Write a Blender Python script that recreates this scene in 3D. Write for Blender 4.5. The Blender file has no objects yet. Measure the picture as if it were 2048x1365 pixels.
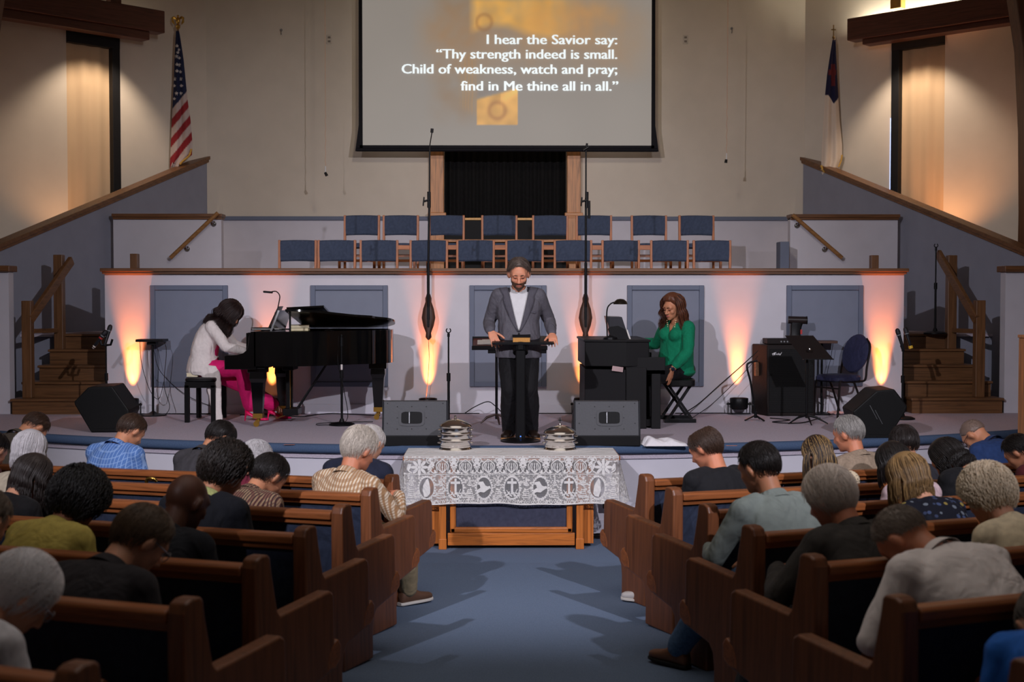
import bpy, bmesh, math, random
import numpy as np
from mathutils import Vector, Matrix, Euler, noise
R = math.radians
sin, cos, pi = math.sin, math.cos, math.pi
random.seed(7)
SC = bpy.context.scene
COL = SC.collection

# ------------------------------------------------------------ camera
F_PX = 2630.0
CAM = Vector((-0.154, 0.0, 2.136))
cam_d = bpy.data.cameras.new('camera')
cam_d.sensor_width = 36.0
cam_d.lens = 36.0 * F_PX / 2048.0
cam_d.clip_end = 200
cam = bpy.data.objects.new('camera', cam_d)
COL.objects.link(cam)
cam.location = CAM
cam.rotation_euler = (R(90 - 1.93), 0, R(-0.70))
cam_d.dof.use_dof = True
cam_d.dof.focus_distance = 12.6
cam_d.dof.aperture_fstop = 3.2
SC.camera = cam
CAM_R = Euler((R(90 - 1.93), 0, R(-0.70))).to_matrix()

# ------------------------------------------------------------ world, exposure
wd = bpy.data.worlds.new('world')
SC.world = wd
wd.use_nodes = True
wd.node_tree.nodes['Background'].inputs[0].default_value = (0.30, 0.32, 0.40, 1)
wd.node_tree.nodes['Background'].inputs[1].default_value = 0.012
SC.view_settings.view_transform = 'Standard'
SC.view_settings.look = 'None'
SC.view_settings.gamma = 1.0
SC.view_settings.exposure = 0.0

# ------------------------------------------------------------ lamps of the room
def lamp(name, kind, loc, energy, color, aim=None, size=0.1, angle=60, blend=0.5, size_y=None):
    d = bpy.data.lights.new(name, kind)
    d.energy = energy
    d.color = color
    if kind == 'SPOT':
        d.spot_size = R(angle); d.spot_blend = blend; d.shadow_soft_size = size
    elif kind == 'AREA':
        d.size = size
        if size_y:
            d.shape = 'RECTANGLE'; d.size_y = size_y
    else:
        d.shadow_soft_size = size
    o = bpy.data.objects.new(name, d)
    COL.objects.link(o)
    o.location = loc
    if aim is not None:
        o.rotation_euler = (Vector(aim) - Vector(loc)).to_track_quat('-Z', 'Y').to_euler()
    return o

WARM = (1.0, 0.86, 0.70)
COOL = (0.93, 0.90, 1.0)
# two stage spots hung from the ceiling at either side of the nave
lamp('stage_spot_light', 'SPOT', (-4.2, 0.5, 6.2), 2600, COOL, aim=(0.6, 14.2, 1.0), size=0.07, angle=45, blend=0.6)
lamp('stage_spot_light', 'SPOT', (4.2, 0.5, 6.2), 2600, COOL, aim=(-0.6, 14.2, 1.0), size=0.07, angle=45, blend=0.6)
# a warm flood over the altar wall and the screen
lamp('altar_flood_light', 'SPOT', (0.0, 9.5, 7.0), 560, (1.0, 0.88, 0.72), aim=(0, 20.5, 2.7), size=0.3, angle=72, blend=1.0)
# dimmed ceiling lights over the pews
lamp('dimmed_ceiling_light', 'AREA', (0, 6.0, 7.0), 105, (1.0, 0.93, 0.86), aim=(0, 6.0, 0), size=7, size_y=7)
# side wall down lights hung under the roof beams, glow lamps behind the half walls
lamp('side_wall_light', 'SPOT', (-5.30, 18.45, 5.86), 90, (1.0, 0.80, 0.62), aim=(-5.95, 18.93, 3.9), size=0.04, angle=94, blend=0.6)
lamp('side_wall_light', 'SPOT', (5.32, 18.45, 5.80), 95, (1.0, 0.80, 0.62), aim=(5.97, 18.93, 3.9), size=0.04, angle=94, blend=0.6)
lamp('stair_glow_light', 'SPOT', (-5.75, 18.2, 2.75), 26, (1.0, 0.50, 0.22), aim=(-6.45, 18.5, 4.4), size=0.05, angle=95, blend=0.9)
lamp('stair_glow_light', 'SPOT', (5.75, 18.2, 2.75), 60, (1.0, 0.42, 0.15), aim=(6.45, 18.5, 4.4), size=0.05, angle=95, blend=0.9)
# cove light behind the right beam, a weaker one at the left
for cx_, cy_, pw_, ra_ in ((5.90, 18.83, 34, -45), (-5.88, 18.83, 1.5, 45)):
    o_ = lamp('cove_light', 'AREA', (cx_, cy_, 6.02), pw_, (1.0, 0.93, 0.74), size=1.9, size_y=0.06)
    o_.rotation_euler = (pi, 0, R(ra_))

# ------------------------------------------------------------ geometry of the frame
H_CAM = CAM.z
ZS = 0.796            # stage height
SLOPE = 0.048         # the nave floor falls towards the stage
FLAT_Y = 10.5
def floor_z(y):
    return max(0.0, (FLAT_Y - y) * SLOPE)
def ray(u, v):
    return CAM_R @ Vector(((u - 1024.0) / F_PX, (682.5 - v) / F_PX, -1.0))
def at(u, v, y):
    """point in the room at depth y seen at photo position (u, v)"""
    d = ray(u, v)
    return CAM + d * ((y - CAM.y) / d.y)
def on(u, v, z=None):
    """point at height z (stage floor by default) seen at (u, v)"""
    z = ZS if z is None else z
    d = ray(u, v)
    return CAM + d * ((z - CAM.z) / d.z)
def project(p):
    q = CAM_R.transposed() @ (Vector(p) - CAM)
    return (1024 + F_PX * q.x / -q.z, 682.5 - F_PX * q.y / -q.z)

# ------------------------------------------------------------ materials
def lin(c):
    def f(x):
        x /= 255.0
        return x / 12.92 if x <= 0.04045 else ((x + 0.055) / 1.055) ** 2.4
    return (f(c[0]), f(c[1]), f(c[2]), 1.0)
MATS = {}
def nt_new(name, rough=0.6, metal=0.0, spec=0.5):
    m = bpy.data.materials.new(name)
    m.use_nodes = True
    b = m.node_tree.nodes['Principled BSDF']
    b.inputs['Roughness'].default_value = rough
    b.inputs['Metallic'].default_value = metal
    b.inputs['Specular IOR Level'].default_value = spec
    return m, m.node_tree, b
def N(nt, t, **kw):
    n = nt.nodes.new(t)
    for k, v in kw.items():
        setattr(n, k, v)
    return n
def ramp(nt, fac, stops):
    r = N(nt, 'ShaderNodeValToRGB')
    el = r.color_ramp.elements
    while len(el) < len(stops):
        el.new(0.5)
    for e, (p, c) in zip(el, stops):
        e.position = p; e.color = c
    nt.links.new(fac, r.inputs[0])
    return r.outputs[0]
def coords(nt, scale=(1, 1, 1)):
    tc = N(nt, 'ShaderNodeTexCoord')
    mp = N(nt, 'ShaderNodeMapping')
    mp.inputs['Scale'].default_value = scale
    nt.links.new(tc.outputs['Object'], mp.inputs[0])
    return mp.outputs[0]
def mul(c, k):
    return (min(c[0] * k, 1), min(c[1] * k, 1), min(c[2] * k, 1), 1)
def bump(nt, b, h, strength, dist=0.01):
    bp = N(nt, 'ShaderNodeBump')
    bp.inputs['Strength'].default_value = strength
    bp.inputs['Distance'].default_value = dist
    nt.links.new(h, bp.inputs['Height'])
    nt.links.new(bp.outputs[0], b.inputs['Normal'])
def mat(name, rgb, rough=0.6, metal=0.0, var=0.08, scale=12.0, bmp=0.0, stretch=(1, 1, 1), spec=0.5):
    """plain material with a little procedural mottling"""
    if name in MATS:
        return MATS[name]
    if max(rgb) < 46 and spec == .5: spec = .22
    m, nt, b = nt_new(name, rough, metal, spec)
    c = lin(rgb)
    no = N(nt, 'ShaderNodeTexNoise')
    no.inputs['Scale'].default_value = scale
    no.inputs['Detail'].default_value = 4
    nt.links.new(coords(nt, stretch), no.inputs['Vector'])
    nt.links.new(ramp(nt, no.outputs[0], [(0.3, mul(c, 1 - var)), (0.7, mul(c, 1 + var))]), b.inputs['Base Color'])
    if bmp:
        bump(nt, b, no.outputs[0], bmp)
    MATS[name] = m
    return m
def wood(name, rgb, axis='x', rough=0.42, dark=0.55, scale=1.0, spec=0.5):
    key = name + axis
    if key in MATS:
        return MATS[key]
    m, nt, b = nt_new(name + '_' + axis, rough, 0, spec)
    c = lin(rgb)
    s = {'x': (1.2, 22, 22), 'y': (22, 1.2, 22), 'z': (22, 22, 1.2)}[axis]
    v = coords(nt, tuple(k * scale for k in s))
    no = N(nt, 'ShaderNodeTexNoise')
    no.inputs['Scale'].default_value = 1.6
    no.inputs['Detail'].default_value = 6
    no.inputs['Distortion'].default_value = 1.2
    nt.links.new(v, no.inputs['Vector'])
    nt.links.new(ramp(nt, no.outputs[0], [(0.28, mul(c, dark)), (0.5, c), (0.72, mul(c, 1.25))]), b.inputs['Base Color'])
    bump(nt, b, no.outputs[0], 0.15, 0.003)
    MATS[key] = m
    return m
def emit(name, rgb, strength):
    if name in MATS:
        return MATS[name]
    m, nt, b = nt_new(name)
    b.inputs['Base Color'].default_value = lin(rgb)
    b.inputs['Emission Color'].default_value = lin(rgb)
    b.inputs['Emission Strength'].default_value = strength
    MATS[name] = m
    return m
def hairmat(name, rgb, var=0.35, rough=0.42):
    """hair whose single strands differ a little in tone"""
    if name in MATS:
        return MATS[name]
    m, nt, b = nt_new(name, rough, 0, 0.35)
    c = lin(rgb)
    g = N(nt, 'ShaderNodeNewGeometry')
    nt.links.new(ramp(nt, g.outputs['Random Per Island'], [(0.0, mul(c, 1 - var)), (0.5, c), (1.0, mul(c, 1 + var))]), b.inputs['Base Color'])
    MATS[name] = m
    return m
def hair2(name, c1, c2, split=0.5):
    """streaked hair: strands of two colours"""
    if name in MATS:
        return MATS[name]
    m, nt, b = nt_new(name, 0.42, 0, 0.35)
    g = N(nt, 'ShaderNodeNewGeometry')
    a, d = lin(c1), lin(c2)
    nt.links.new(ramp(nt, g.outputs['Random Per Island'], [(0.0, mul(a, .7)), (split, a), (split + .05, d), (1.0, mul(d, 1.2))]), b.inputs['Base Color'])
    MATS[name] = m
    return m
def mth(nt, op, a, b=None, c=None):
    n = N(nt, 'ShaderNodeMath', operation=op)
    for i, x in enumerate((a, b, c)):
        if x is None:
            continue
        if isinstance(x, (int, float)):
            n.inputs[i].default_value = x
        else:
            nt.links.new(x, n.inputs[i])
    return n.outputs[0]
def mix(nt, fac, a, b):
    n = N(nt, 'ShaderNodeMix', data_type='RGBA')
    if isinstance(fac, (int, float)):
        n.inputs[0].default_value = fac
    else:
        nt.links.new(fac, n.inputs[0])
    for i, x in ((6, a), (7, b)):
        if isinstance(x, tuple):
            n.inputs[i].default_value = x
        else:
            nt.links.new(x, n.inputs[i])
    return n.outputs[2]
def checks(name, base, c1, c2, size, lw=0.5, size2=None, fine=0.0):
    """woven check: bands along x and z of the garment"""
    if name in MATS:
        return MATS[name]
    m, nt, b = nt_new(name, 0.85, 0, 0.2)
    sp = N(nt, 'ShaderNodeSeparateXYZ')
    nt.links.new(coords(nt), sp.inputs[0])
    zz = mth(nt, 'ADD', sp.outputs[2], mth(nt, 'MULTIPLY', sp.outputs[1], -0.6))
    fx = mth(nt, 'LESS_THAN', mth(nt, 'FRACT', mth(nt, 'MULTIPLY', sp.outputs[0], 1 / size)), lw)
    fz = mth(nt, 'LESS_THAN', mth(nt, 'FRACT', mth(nt, 'MULTIPLY', zz, 1 / (size2 or size))), lw)
    col = mix(nt, fx, lin(base), lin(c1))
    col = mix(nt, mth(nt, 'MULTIPLY', fz, 0.6), col, lin(c2))
    if fine:
        no = N(nt, 'ShaderNodeTexNoise'); no.inputs['Scale'].default_value = 90
        nt.links.new(coords(nt), no.inputs['Vector'])
        col = mix(nt, mth(nt, 'MULTIPLY', no.outputs[0], fine), col, lin(c2))
    nt.links.new(col, b.inputs['Base Color'])
    MATS[name] = folds(m)
    return m
def spots(name, base, spot, scale, thr, extra=None):
    """printed cloth: blotches of other colours"""
    if name in MATS:
        return MATS[name]
    m, nt, b = nt_new(name, 0.8, 0, 0.2)
    vo = N(nt, 'ShaderNodeTexVoronoi'); vo.inputs['Scale'].default_value = scale
    nt.links.new(coords(nt), vo.inputs['Vector'])
    f = mth(nt, 'LESS_THAN', vo.outputs['Distance'], thr)
    sc = lin(spot)
    if extra:
        col2 = ramp(nt, N(nt, 'ShaderNodeSeparateColor').outputs[0], [(0, sc), (1, sc)])
        se = [n for n in nt.nodes if n.bl_idname == 'ShaderNodeSeparateColor'][-1]
        nt.links.new(vo.outputs['Color'], se.inputs[0])
        rp = [n for n in nt.nodes if n.bl_idname == 'ShaderNodeValToRGB'][-1]
        rp.color_ramp.interpolation = 'CONSTANT'
        el = rp.color_ramp.elements
        while len(el) < len(extra) + 1:
            el.new(0.5)
        for i, c in enumerate([spot] + extra):
            el[i].position = i / (len(extra) + 1); el[i].color = lin(c)
        nt.links.new(mix(nt, f, lin(base), col2), b.inputs['Base Color'])
    else:
        nt.links.new(mix(nt, f, lin(base), sc), b.inputs['Base Color'])
    MATS[name] = m
    return m
def folds(m, strength=.55):
    nt = m.node_tree; b = nt.nodes['Principled BSDF']
    no = N(nt, 'ShaderNodeTexNoise'); no.inputs['Scale'].default_value = 7.5; no.inputs['Detail'].default_value = 2.5; no.inputs['Distortion'].default_value = 1.1
    nt.links.new(coords(nt, (1.0, 1.0, .62)), no.inputs['Vector'])
    bump(nt, b, no.outputs[0], strength, .045)
    b.inputs['Sheen Weight'].default_value = .03
    return m
def cloth(name, rgb, rough=0.85, var=0.12, scale=30, bmp=0.1):
    if name in MATS: return MATS[name]
    return folds(mat(name, rgb, rough, 0, var, scale, 0, spec=0.25))

# ------------------------------------------------------------ mesh builder
def basis(d):
    d = Vector(d).normalized()
    a = Vector((0, 0, 1)) if abs(d.z) < 0.95 else Vector((1, 0, 0))
    x = a.cross(d).normalized()
    return x, d.cross(x).normalized(), d
class MB:
    def __init__(s):
        s.v = []; s.f = []; s.mi = []; s.cur = 0
    def add(s, vs, fs):
        o = len(s.v)
        s.v.extend([tuple(p) for p in vs])
        s.f.extend([tuple(i + o for i in f) for f in fs])
        s.mi.extend([s.cur] * len(fs))
        return s
    def box(s, c, d, rot=None):
        hx, hy, hz = d[0] / 2, d[1] / 2, d[2] / 2
        vs = [Vector((x, y, z)) for x in (-hx, hx) for y in (-hy, hy) for z in (-hz, hz)]
        if rot is not None:
            m = Euler(rot).to_matrix() if not isinstance(rot, Matrix) else rot
            vs = [m @ p for p in vs]
        c = Vector(c)
        return s.add([p + c for p in vs], [(0, 1, 3, 2), (4, 6, 7, 5), (0, 4, 5, 1), (2, 3, 7, 6), (0, 2, 6, 4), (1, 5, 7, 3)])
    def span(s, a, b):
        a, b = Vector(a), Vector(b)
        return s.box((a + b) / 2, b - a)
    def bar(s, p, q, w, h, up=(0, 0, 1)):
        """rectangular bar from p to q, w wide, h high"""
        p, q = Vector(p), Vector(q)
        d = (q - p).normalized(); u = Vector(up)
        x = d.cross(u).normalized(); z = x.cross(d).normalized()
        vs = [b + x * i * w / 2 + z * j * h / 2 for b in (p, q) for i, j in ((-1, -1), (1, -1), (1, 1), (-1, 1))]
        return s.add(vs, [(0, 1, 2, 3), (7, 6, 5, 4), (0, 4, 5, 1), (1, 5, 6, 2), (2, 6, 7, 3), (3, 7, 4, 0)])
    def cyl(s, p, q, r, r2=None, n=16, cap=True):
        r2 = r if r2 is None else r2
        p, q = Vector(p), Vector(q)
        x, y, d = basis(q - p)
        vs = []
        for c, k in ((p, r), (q, r2)):
            vs += [c + (x * cos(2 * pi * i / n) + y * sin(2 * pi * i / n)) * k for i in range(n)]
        fs = [(i, (i + 1) % n, n + (i + 1) % n, n + i) for i in range(n)]
        if cap:
            fs += [tuple(range(n - 1, -1, -1)), tuple(range(n, 2 * n))]
        return s.add(vs, fs)
    def tube(s, pts, r, n=8, r_end=None, cap=True):
        pts = [Vector(p) for p in pts]
        m = len(pts)
        vs = []; fs = []
        x = None
        for k, p in enumerate(pts):
            d = (pts[min(k + 1, m - 1)] - pts[max(k - 1, 0)])
            if d.length < 1e-9: d = Vector((0, 0, 1))
            d.normalize()
            if x is None:
                x, y, _ = basis(d)
            else:
                x = (x - d * x.dot(d))
                if x.length < 1e-6: x = basis(d)[0]
                x.normalize(); y = d.cross(x)
            rr = r[k] if isinstance(r, (list, tuple)) else (r if r_end is None else r + (r_end - r) * k / (m - 1))
            vs += [p + (x * cos(2 * pi * i / n) + y * sin(2 * pi * i / n)) * rr for i in range(n)]
        for k in range(m - 1):
            fs += [(k * n + i, k * n + (i + 1) % n, (k + 1) * n + (i + 1) % n, (k + 1) * n + i) for i in range(n)]
        if cap:
            fs += [tuple(range(n - 1, -1, -1)), tuple(range((m - 1) * n, m * n))]
        return s.add(vs, fs)
    def lathe(s, prof, c=(0, 0, 0), n=32, axis=None, ang=None):
        """prof: list of (r, z)"""
        c = Vector(c); vs = []; fs = []
        x, y, d = (Vector((1, 0, 0)), Vector((0, 1, 0)), Vector((0, 0, 1))) if axis is None else basis(axis)
        m = len(prof)
        for r, z in prof:
            vs += [c + d * z + (x * cos(2 * pi * i / n) + y * sin(2 * pi * i / n)) * max(r, 1e-5) for i in range(n)]
        for k in range(m - 1):
            fs += [(k * n + i, k * n + (i + 1) % n, (k + 1) * n + (i + 1) % n, (k + 1) * n + i) for i in range(n)]
        fs += [tuple(range(n - 1, -1, -1)), tuple(range((m - 1) * n, m * n))]
        return s.add(vs, fs)
    def prism(s, poly, a, b, plane='xy'):
        """poly extruded from a to b along the axis left out of plane"""
        def P(p, t):
            return {'xy': (p[0], p[1], t), 'xz': (p[0], t, p[1]), 'yz': (t, p[0], p[1])}[plane]
        n = len(poly)
        vs = [P(p, a) for p in poly] + [P(p, b) for p in poly]
        fs = [(i, (i + 1) % n, n + (i + 1) % n, n + i) for i in range(n)] + [tuple(range(n - 1, -1, -1)), tuple(range(n, 2 * n))]
        return s.add(vs, fs)
    def ell(s, c, r, rot=None, nu=20, nv=12):
        c = Vector(c)
        m = Matrix.Identity(3) if rot is None else (rot if isinstance(rot, Matrix) else Euler(rot).to_matrix())
        vs = []; fs = []
        for j in range(nv + 1):
            t = pi * j / nv
            for i in range(nu):
                a = 2 * pi * i / nu
                rr = max(sin(t), 1e-4)
                vs.append(c + m @ Vector((r[0] * rr * cos(a), r[1] * rr * sin(a), r[2] * cos(t))))
        for j in range(nv):
            fs += [(j * nu + i, (j + 1) * nu + i, (j + 1) * nu + (i + 1) % nu, j * nu + (i + 1) % nu) for i in range(nu)]
        fs += [tuple(range(nu)), tuple(range((nv + 1) * nu - 1, nv * nu - 1, -1))]
        return s.add(vs, fs)
    def cap(s, p, r, q, r2, n=12):
        """tapered capsule"""
        p, q = Vector(p), Vector(q)
        x, y, d = basis(q - p) if (q - p).length > 1e-6 else basis((0, 0, 1))
        rings = []
        for k in range(5):
            t = -pi / 2 + (pi / 2) * k / 4
            rings.append((p + d * r * sin(t), max(r * cos(t), r * 0.02)))
        for k in range(5):
            t = (pi / 2) * k / 4
            rings.append((q + d * r2 * sin(t), max(r2 * cos(t), r2 * 0.02)))
        vs = []
        for c, k in rings:
            vs += [c + (x * cos(2 * pi * i / n) + y * sin(2 * pi * i / n)) * k for i in range(n)]
        m = len(rings)
        fs = []
        for k in range(m - 1):
            fs += [(k * n + i, k * n + (i + 1) % n, (k + 1) * n + (i + 1) % n, (k + 1) * n + i) for i in range(n)]
        fs += [tuple(range(n - 1, -1, -1)), tuple(range((m - 1) * n, m * n))]
        return s.add(vs, fs)
    def loft(s, rings, n=24, power=2.0):
        """rings: (center, X half axis vector, Y half axis vector)"""
        vs = []; fs = []
        e = 2.0 / power
        for c, X, Y in rings:
            c, X, Y = Vector(c), Vector(X), Vector(Y)
            for i in range(n):
                a = 2 * pi * i / n
                ca, sa = cos(a), sin(a)
                vs.append(c + X * (abs(ca) ** e * (1 if ca >= 0 else -1)) + Y * (abs(sa) ** e * (1 if sa >= 0 else -1)))
        m = len(rings)
        for k in range(m - 1):
            fs += [(k * n + i, k * n + (i + 1) % n, (k + 1) * n + (i + 1) % n, (k + 1) * n + i) for i in range(n)]
        fs += [tuple(range(n - 1, -1, -1)), tuple(range((m - 1) * n, m * n))]
        return s.add(vs, fs)
    def grid(s, pts):
        """pts[j][i] surface"""
        nj, ni = len(pts), len(pts[0])
        vs = [p for row in pts for p in row]
        return s.add(vs, [(j * ni + i, j * ni + i + 1, (j + 1) * ni + i + 1, (j + 1) * ni + i) for j in range(nj - 1) for i in range(ni - 1)])
    def mesh(s, name, mats=None, smooth=False):
        me = bpy.data.meshes.new(name)
        me.from_pydata(s.v, [], s.f)
        bm = bmesh.new(); bm.from_mesh(me)
        bmesh.ops.recalc_face_normals(bm, faces=bm.faces)
        bm.to_mesh(me); bm.free()
        for m in (mats if isinstance(mats, (list, tuple)) else [mats] if mats else []):
            me.materials.append(m)
        if any(s.mi):
            me.polygons.foreach_set('material_index', s.mi)
        if smooth:
            me.polygons.foreach_set('use_smooth', [True] * len(me.polygons))
            if smooth != 'all':
                try: me.set_sharp_from_angle(angle=R(40))
                except Exception: pass
        me.update()
        return me
    def obj(s, name, m=None, parent=None, smooth=False, bevel=0.0, seg=2, loc=None, rot=None):
        o = bpy.data.objects.new(name, s.mesh(name, m, smooth))
        COL.objects.link(o)
        if parent is not None: o.parent = parent
        if loc is not None: o.location = loc
        if rot is not None: o.rotation_euler = rot
        if bevel:
            b = o.modifiers.new('bevel', 'BEVEL')
            b.width = bevel; b.segments = seg; b.limit_method = 'ANGLE'; b.angle_limit = R(35)
        return o
def tag(o, label=None, cat=None, group=None, kind=None):
    if label: o['label'] = label
    if cat: o['category'] = cat
    if group: o['group'] = group
    if kind: o['kind'] = kind
    return o
def empty(name, loc=(0, 0, 0), rz=0.0, label=None, cat=None, group=None):
    o = bpy.data.objects.new(name, None)
    o.empty_display_size = 0.1
    COL.objects.link(o)
    o.location = loc; o.rotation_euler = (0, 0, rz)
    return tag(o, label, cat, group)
def struct(o, label=None, cat=None):
    return tag(o, label, cat, None, 'structure')
def copy_tree(o, parent=None):
    c = o.copy(); COL.objects.link(c)
    if parent is not None: c.parent = parent
    for ch in [x for x in KIDS.get(o.name, [])]:
        copy_tree(ch, c)
    return c
KIDS = {}
def note_kids():
    KIDS.clear()
    for x in bpy.data.objects:
        if x.parent: KIDS.setdefault(x.parent.name, []).append(x)
def sag(a, b, drop, n=14):
    a, b = Vector(a), Vector(b)
    return [a.lerp(b, i / n) - Vector((0, 0, drop * 4 * (i / n) * (1 - i / n))) for i in range(n + 1)]
def smooth_path(pts, n=8):
    """Catmull-Rom through pts"""
    p = [Vector(x) for x in pts]
    p = [p[0] * 2 - p[1]] + p + [p[-1] * 2 - p[-2]]
    out = []
    for k in range(1, len(p) - 2):
        for i in range(n):
            t = i / n
            out.append(0.5 * ((2 * p[k]) + (p[k + 1] - p[k - 1]) * t + (2 * p[k - 1] - 5 * p[k] + 4 * p[k + 1] - p[k + 2]) * t * t + (3 * p[k] - p[k - 1] - 3 * p[k + 1] + p[k + 2]) * t ** 3))
    out.append(p[-2])
    return out
# ============================================================ the room
CREAM = mat('cream_wall_paint', (214, 203, 188), 0.9, 0, 0.03, 3, 0.02)
LILAC = mat('pale_lilac_wall_paint', (206, 203, 212), 0.85, 0, 0.03, 4, 0.02)
SLATE = mat('slate_blue_wall_paint', (142, 144, 158), 0.85, 0, 0.04, 4, 0.02)
PANELB = mat('slate_blue_panel_paint', (122, 128, 146), 0.75, 0, 0.04, 5)
TRIMB = mat('slate_blue_trim_paint', (104, 112, 132), 0.7, 0, 0.04, 5)
CARPET = mat('blue_nave_carpet', (106, 122, 146), 0.95, 0, 0.16, 160, 0.25, spec=0.1)
STAGEC = mat('blue_stage_carpet', (188, 178, 190), 0.95, 0, 0.14, 120, 0.25, spec=0.1)
LIPC = mat('blue_carpet_edge', (74, 92, 120), 0.95, 0, 0.12, 120, 0.2, spec=0.1)
BLACK = mat('matt_black', (16, 16, 18), 0.6, 0, 0.05)
BLACKM = mat('black_metal', (22, 22, 24), 0.4, 0.3, 0.05)
DARKCLOTH = cloth('black_curtain', (14, 13, 14))
OAKX, OAKY, OAKZ = (wood('oak', (196, 134, 80), a) for a in 'xyz')
TRIMX, TRIMY, TRIMZ = (wood('walnut_trim', (112, 74, 44), a) for a in 'xyz')
STAIRX, STAIRY, STAIRZ = (wood('stair_wood', (112, 76, 46), a) for a in 'xyz')
BEAMX = wood('beam_wood', (96, 56, 42), 'x')
BEAMZ = wood('beam_wood', (96, 56, 42), 'z')
BRASS = mat('brass', (190, 148, 70), 0.28, 1.0, 0.05)
STEEL = mat('polished_steel', (200, 200, 205), 0.12, 1.0, 0.02)
WHITE = mat('white_paint', (225, 224, 226), 0.6, 0, 0.02)

WX, WY = 7.7, 17.15
# nave floor: slopes down to the stage, level in front of it
m = MB()
ys = [-4, FLAT_Y, 15.6]
m.grid([[(-WX, y, floor_z(y)), (WX, y, floor_z(y))] for y in ys])
m.grid([[(-WX, y, floor_z(y) - 0.15), (WX, y, floor_z(y) - 0.15)] for y in ys])
struct(m.obj('floor', CARPET), 'blue carpeted nave floor sloping towards the stage', 'floor')
m = MB().span((-WX, -4, 7.7), (WX, 20.6, 7.85))
struct(m.obj('ceiling', CREAM), 'plain ceiling high above the nave', 'ceiling')
struct(MB().span((-WX - .15, -4, -.3), (-WX, WY, 7.8)).obj('wall_left', CREAM), 'left side wall of the nave', 'wall')
struct(MB().span((WX, -4, -.3), (WX + .15, WY, 7.8)).obj('wall_right', CREAM), 'right side wall of the nave', 'wall')
struct(MB().span((-WX, -4.15, -.3), (WX, -4, 7.8)).obj('wall_front', CREAM), 'rear wall of the nave behind the pews', 'wall')

# altar wall with the opening behind the choir
YB = 20.3
XL, XR = -4.58, 4.60
OX0, OX1, OZ0, OZ1 = -0.95, 0.935, 2.4, 4.8
m = MB()
m.span((XL, YB, 2.0), (OX0, YB + .2, 7.7)); m.span((OX1, YB, 2.0), (XR, YB + .2, 7.7))
m.span((OX0, YB, OZ1), (OX1, YB + .2, 7.7))
struct(m.obj('wall_back', CREAM), 'cream altar wall behind the choir and screen', 'wall')
m = MB()
m.span((XL, YB - .012, 2.0), (OX0 - .2, YB, 3.34)); m.span((OX1 + .2, YB - .012, 2.0), (XR, YB, 3.34))
struct(m.obj('trim_1', LILAC), 'pale lilac band along the foot of the altar wall', 'wall')
m = MB()
m.span((XL, YB - .05, 3.31), (OX0 - .2, YB, 3.37)); m.span((OX1 + .2, YB - .05, 3.31), (XR, YB, 3.37))
struct(m.obj('trim_2', TRIMB, bevel=.008), 'slate blue rail along the altar wall above the choir chairs', 'rail')
# recess with black curtain, oak columns
m = MB()
m.span((OX0, YB + 1.0, OZ0), (OX1, YB + 1.1, OZ1)); m.span((OX0 - .1, YB + .2, OZ0), (OX0, YB + 1.1, OZ1))
m.span((OX1, YB + .2, OZ0), (OX1 + .1, YB + 1.1, OZ1)); m.span((OX0, YB + .2, OZ1), (OX1, YB + 1.1, OZ1 + .1))
m.span((OX0, YB + .2, OZ0 - .1), (OX1, YB + 1.1, OZ0))
struct(m.obj('wall_recess', BLACK), 'dark recess between the oak columns', 'wall')
m = MB()
m.grid([[(OX0 + (OX1 - OX0) * i / 90, YB + .32 + .035 * sin(i * 1.1) + .012 * sin(i * 2.7), z) for i in range(91)] for z in (OZ0 + .02, OZ1)])
tag(m.obj('stage_curtain', DARKCLOTH, smooth='all'), 'black pleated curtain filling the opening between oak columns', 'curtain')
for x0, x1, lb in ((-1.157, -.95, 'oak column at the left of the dark opening above the choir'), (.935, 1.14, 'oak column at the right of the dark opening above the choir')):
    e = empty('oak_column', ((x0 + x1) / 2, YB - .07, 2.4), 0, lb, 'column')
    w = x1 - x0
    MB().span((-w / 2, -.09, 1.02), (w / 2, .09, 2.5)).obj('shaft', OAKZ, e, bevel=.006)
    MB().span((-w / 2 - .004, -.095, 0), (w / 2 + .004, .095, .99)).obj('plinth', OAKZ, e, bevel=.006)
    m = MB(); m.span((-w / 2 - .035, -.12, .97), (w / 2 + .035, .1, 1.02)); m.span((-w / 2 - .018, -.105, .94), (w / 2 + .018, .1, .97))
    m.obj('plinth_cap', OAKX, e, bevel=.006)
e = empty('oak_barrier', (0, YB - .06, 2.4), 0, 'low dark barrier with oak rails across the opening behind the choir', 'barrier')
MB().span((OX0, -.02, .05), (OX1, .02, .92)).obj('panel', BLACK, e)
MB().span((OX0, -.04, .91), (OX1, .04, .945)).obj('top_rail', mat('yellow_lit_oak', (226, 172, 92), .4, 0, .15, 30), e, bevel=.005)  # yellow light on the top rail is put into its brighter oak colour
MB().span((OX0 - .2, -.135, .57), (OX1 + .22, -.09, .61)).obj('bottom_rail', OAKX, e, bevel=.005)

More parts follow.
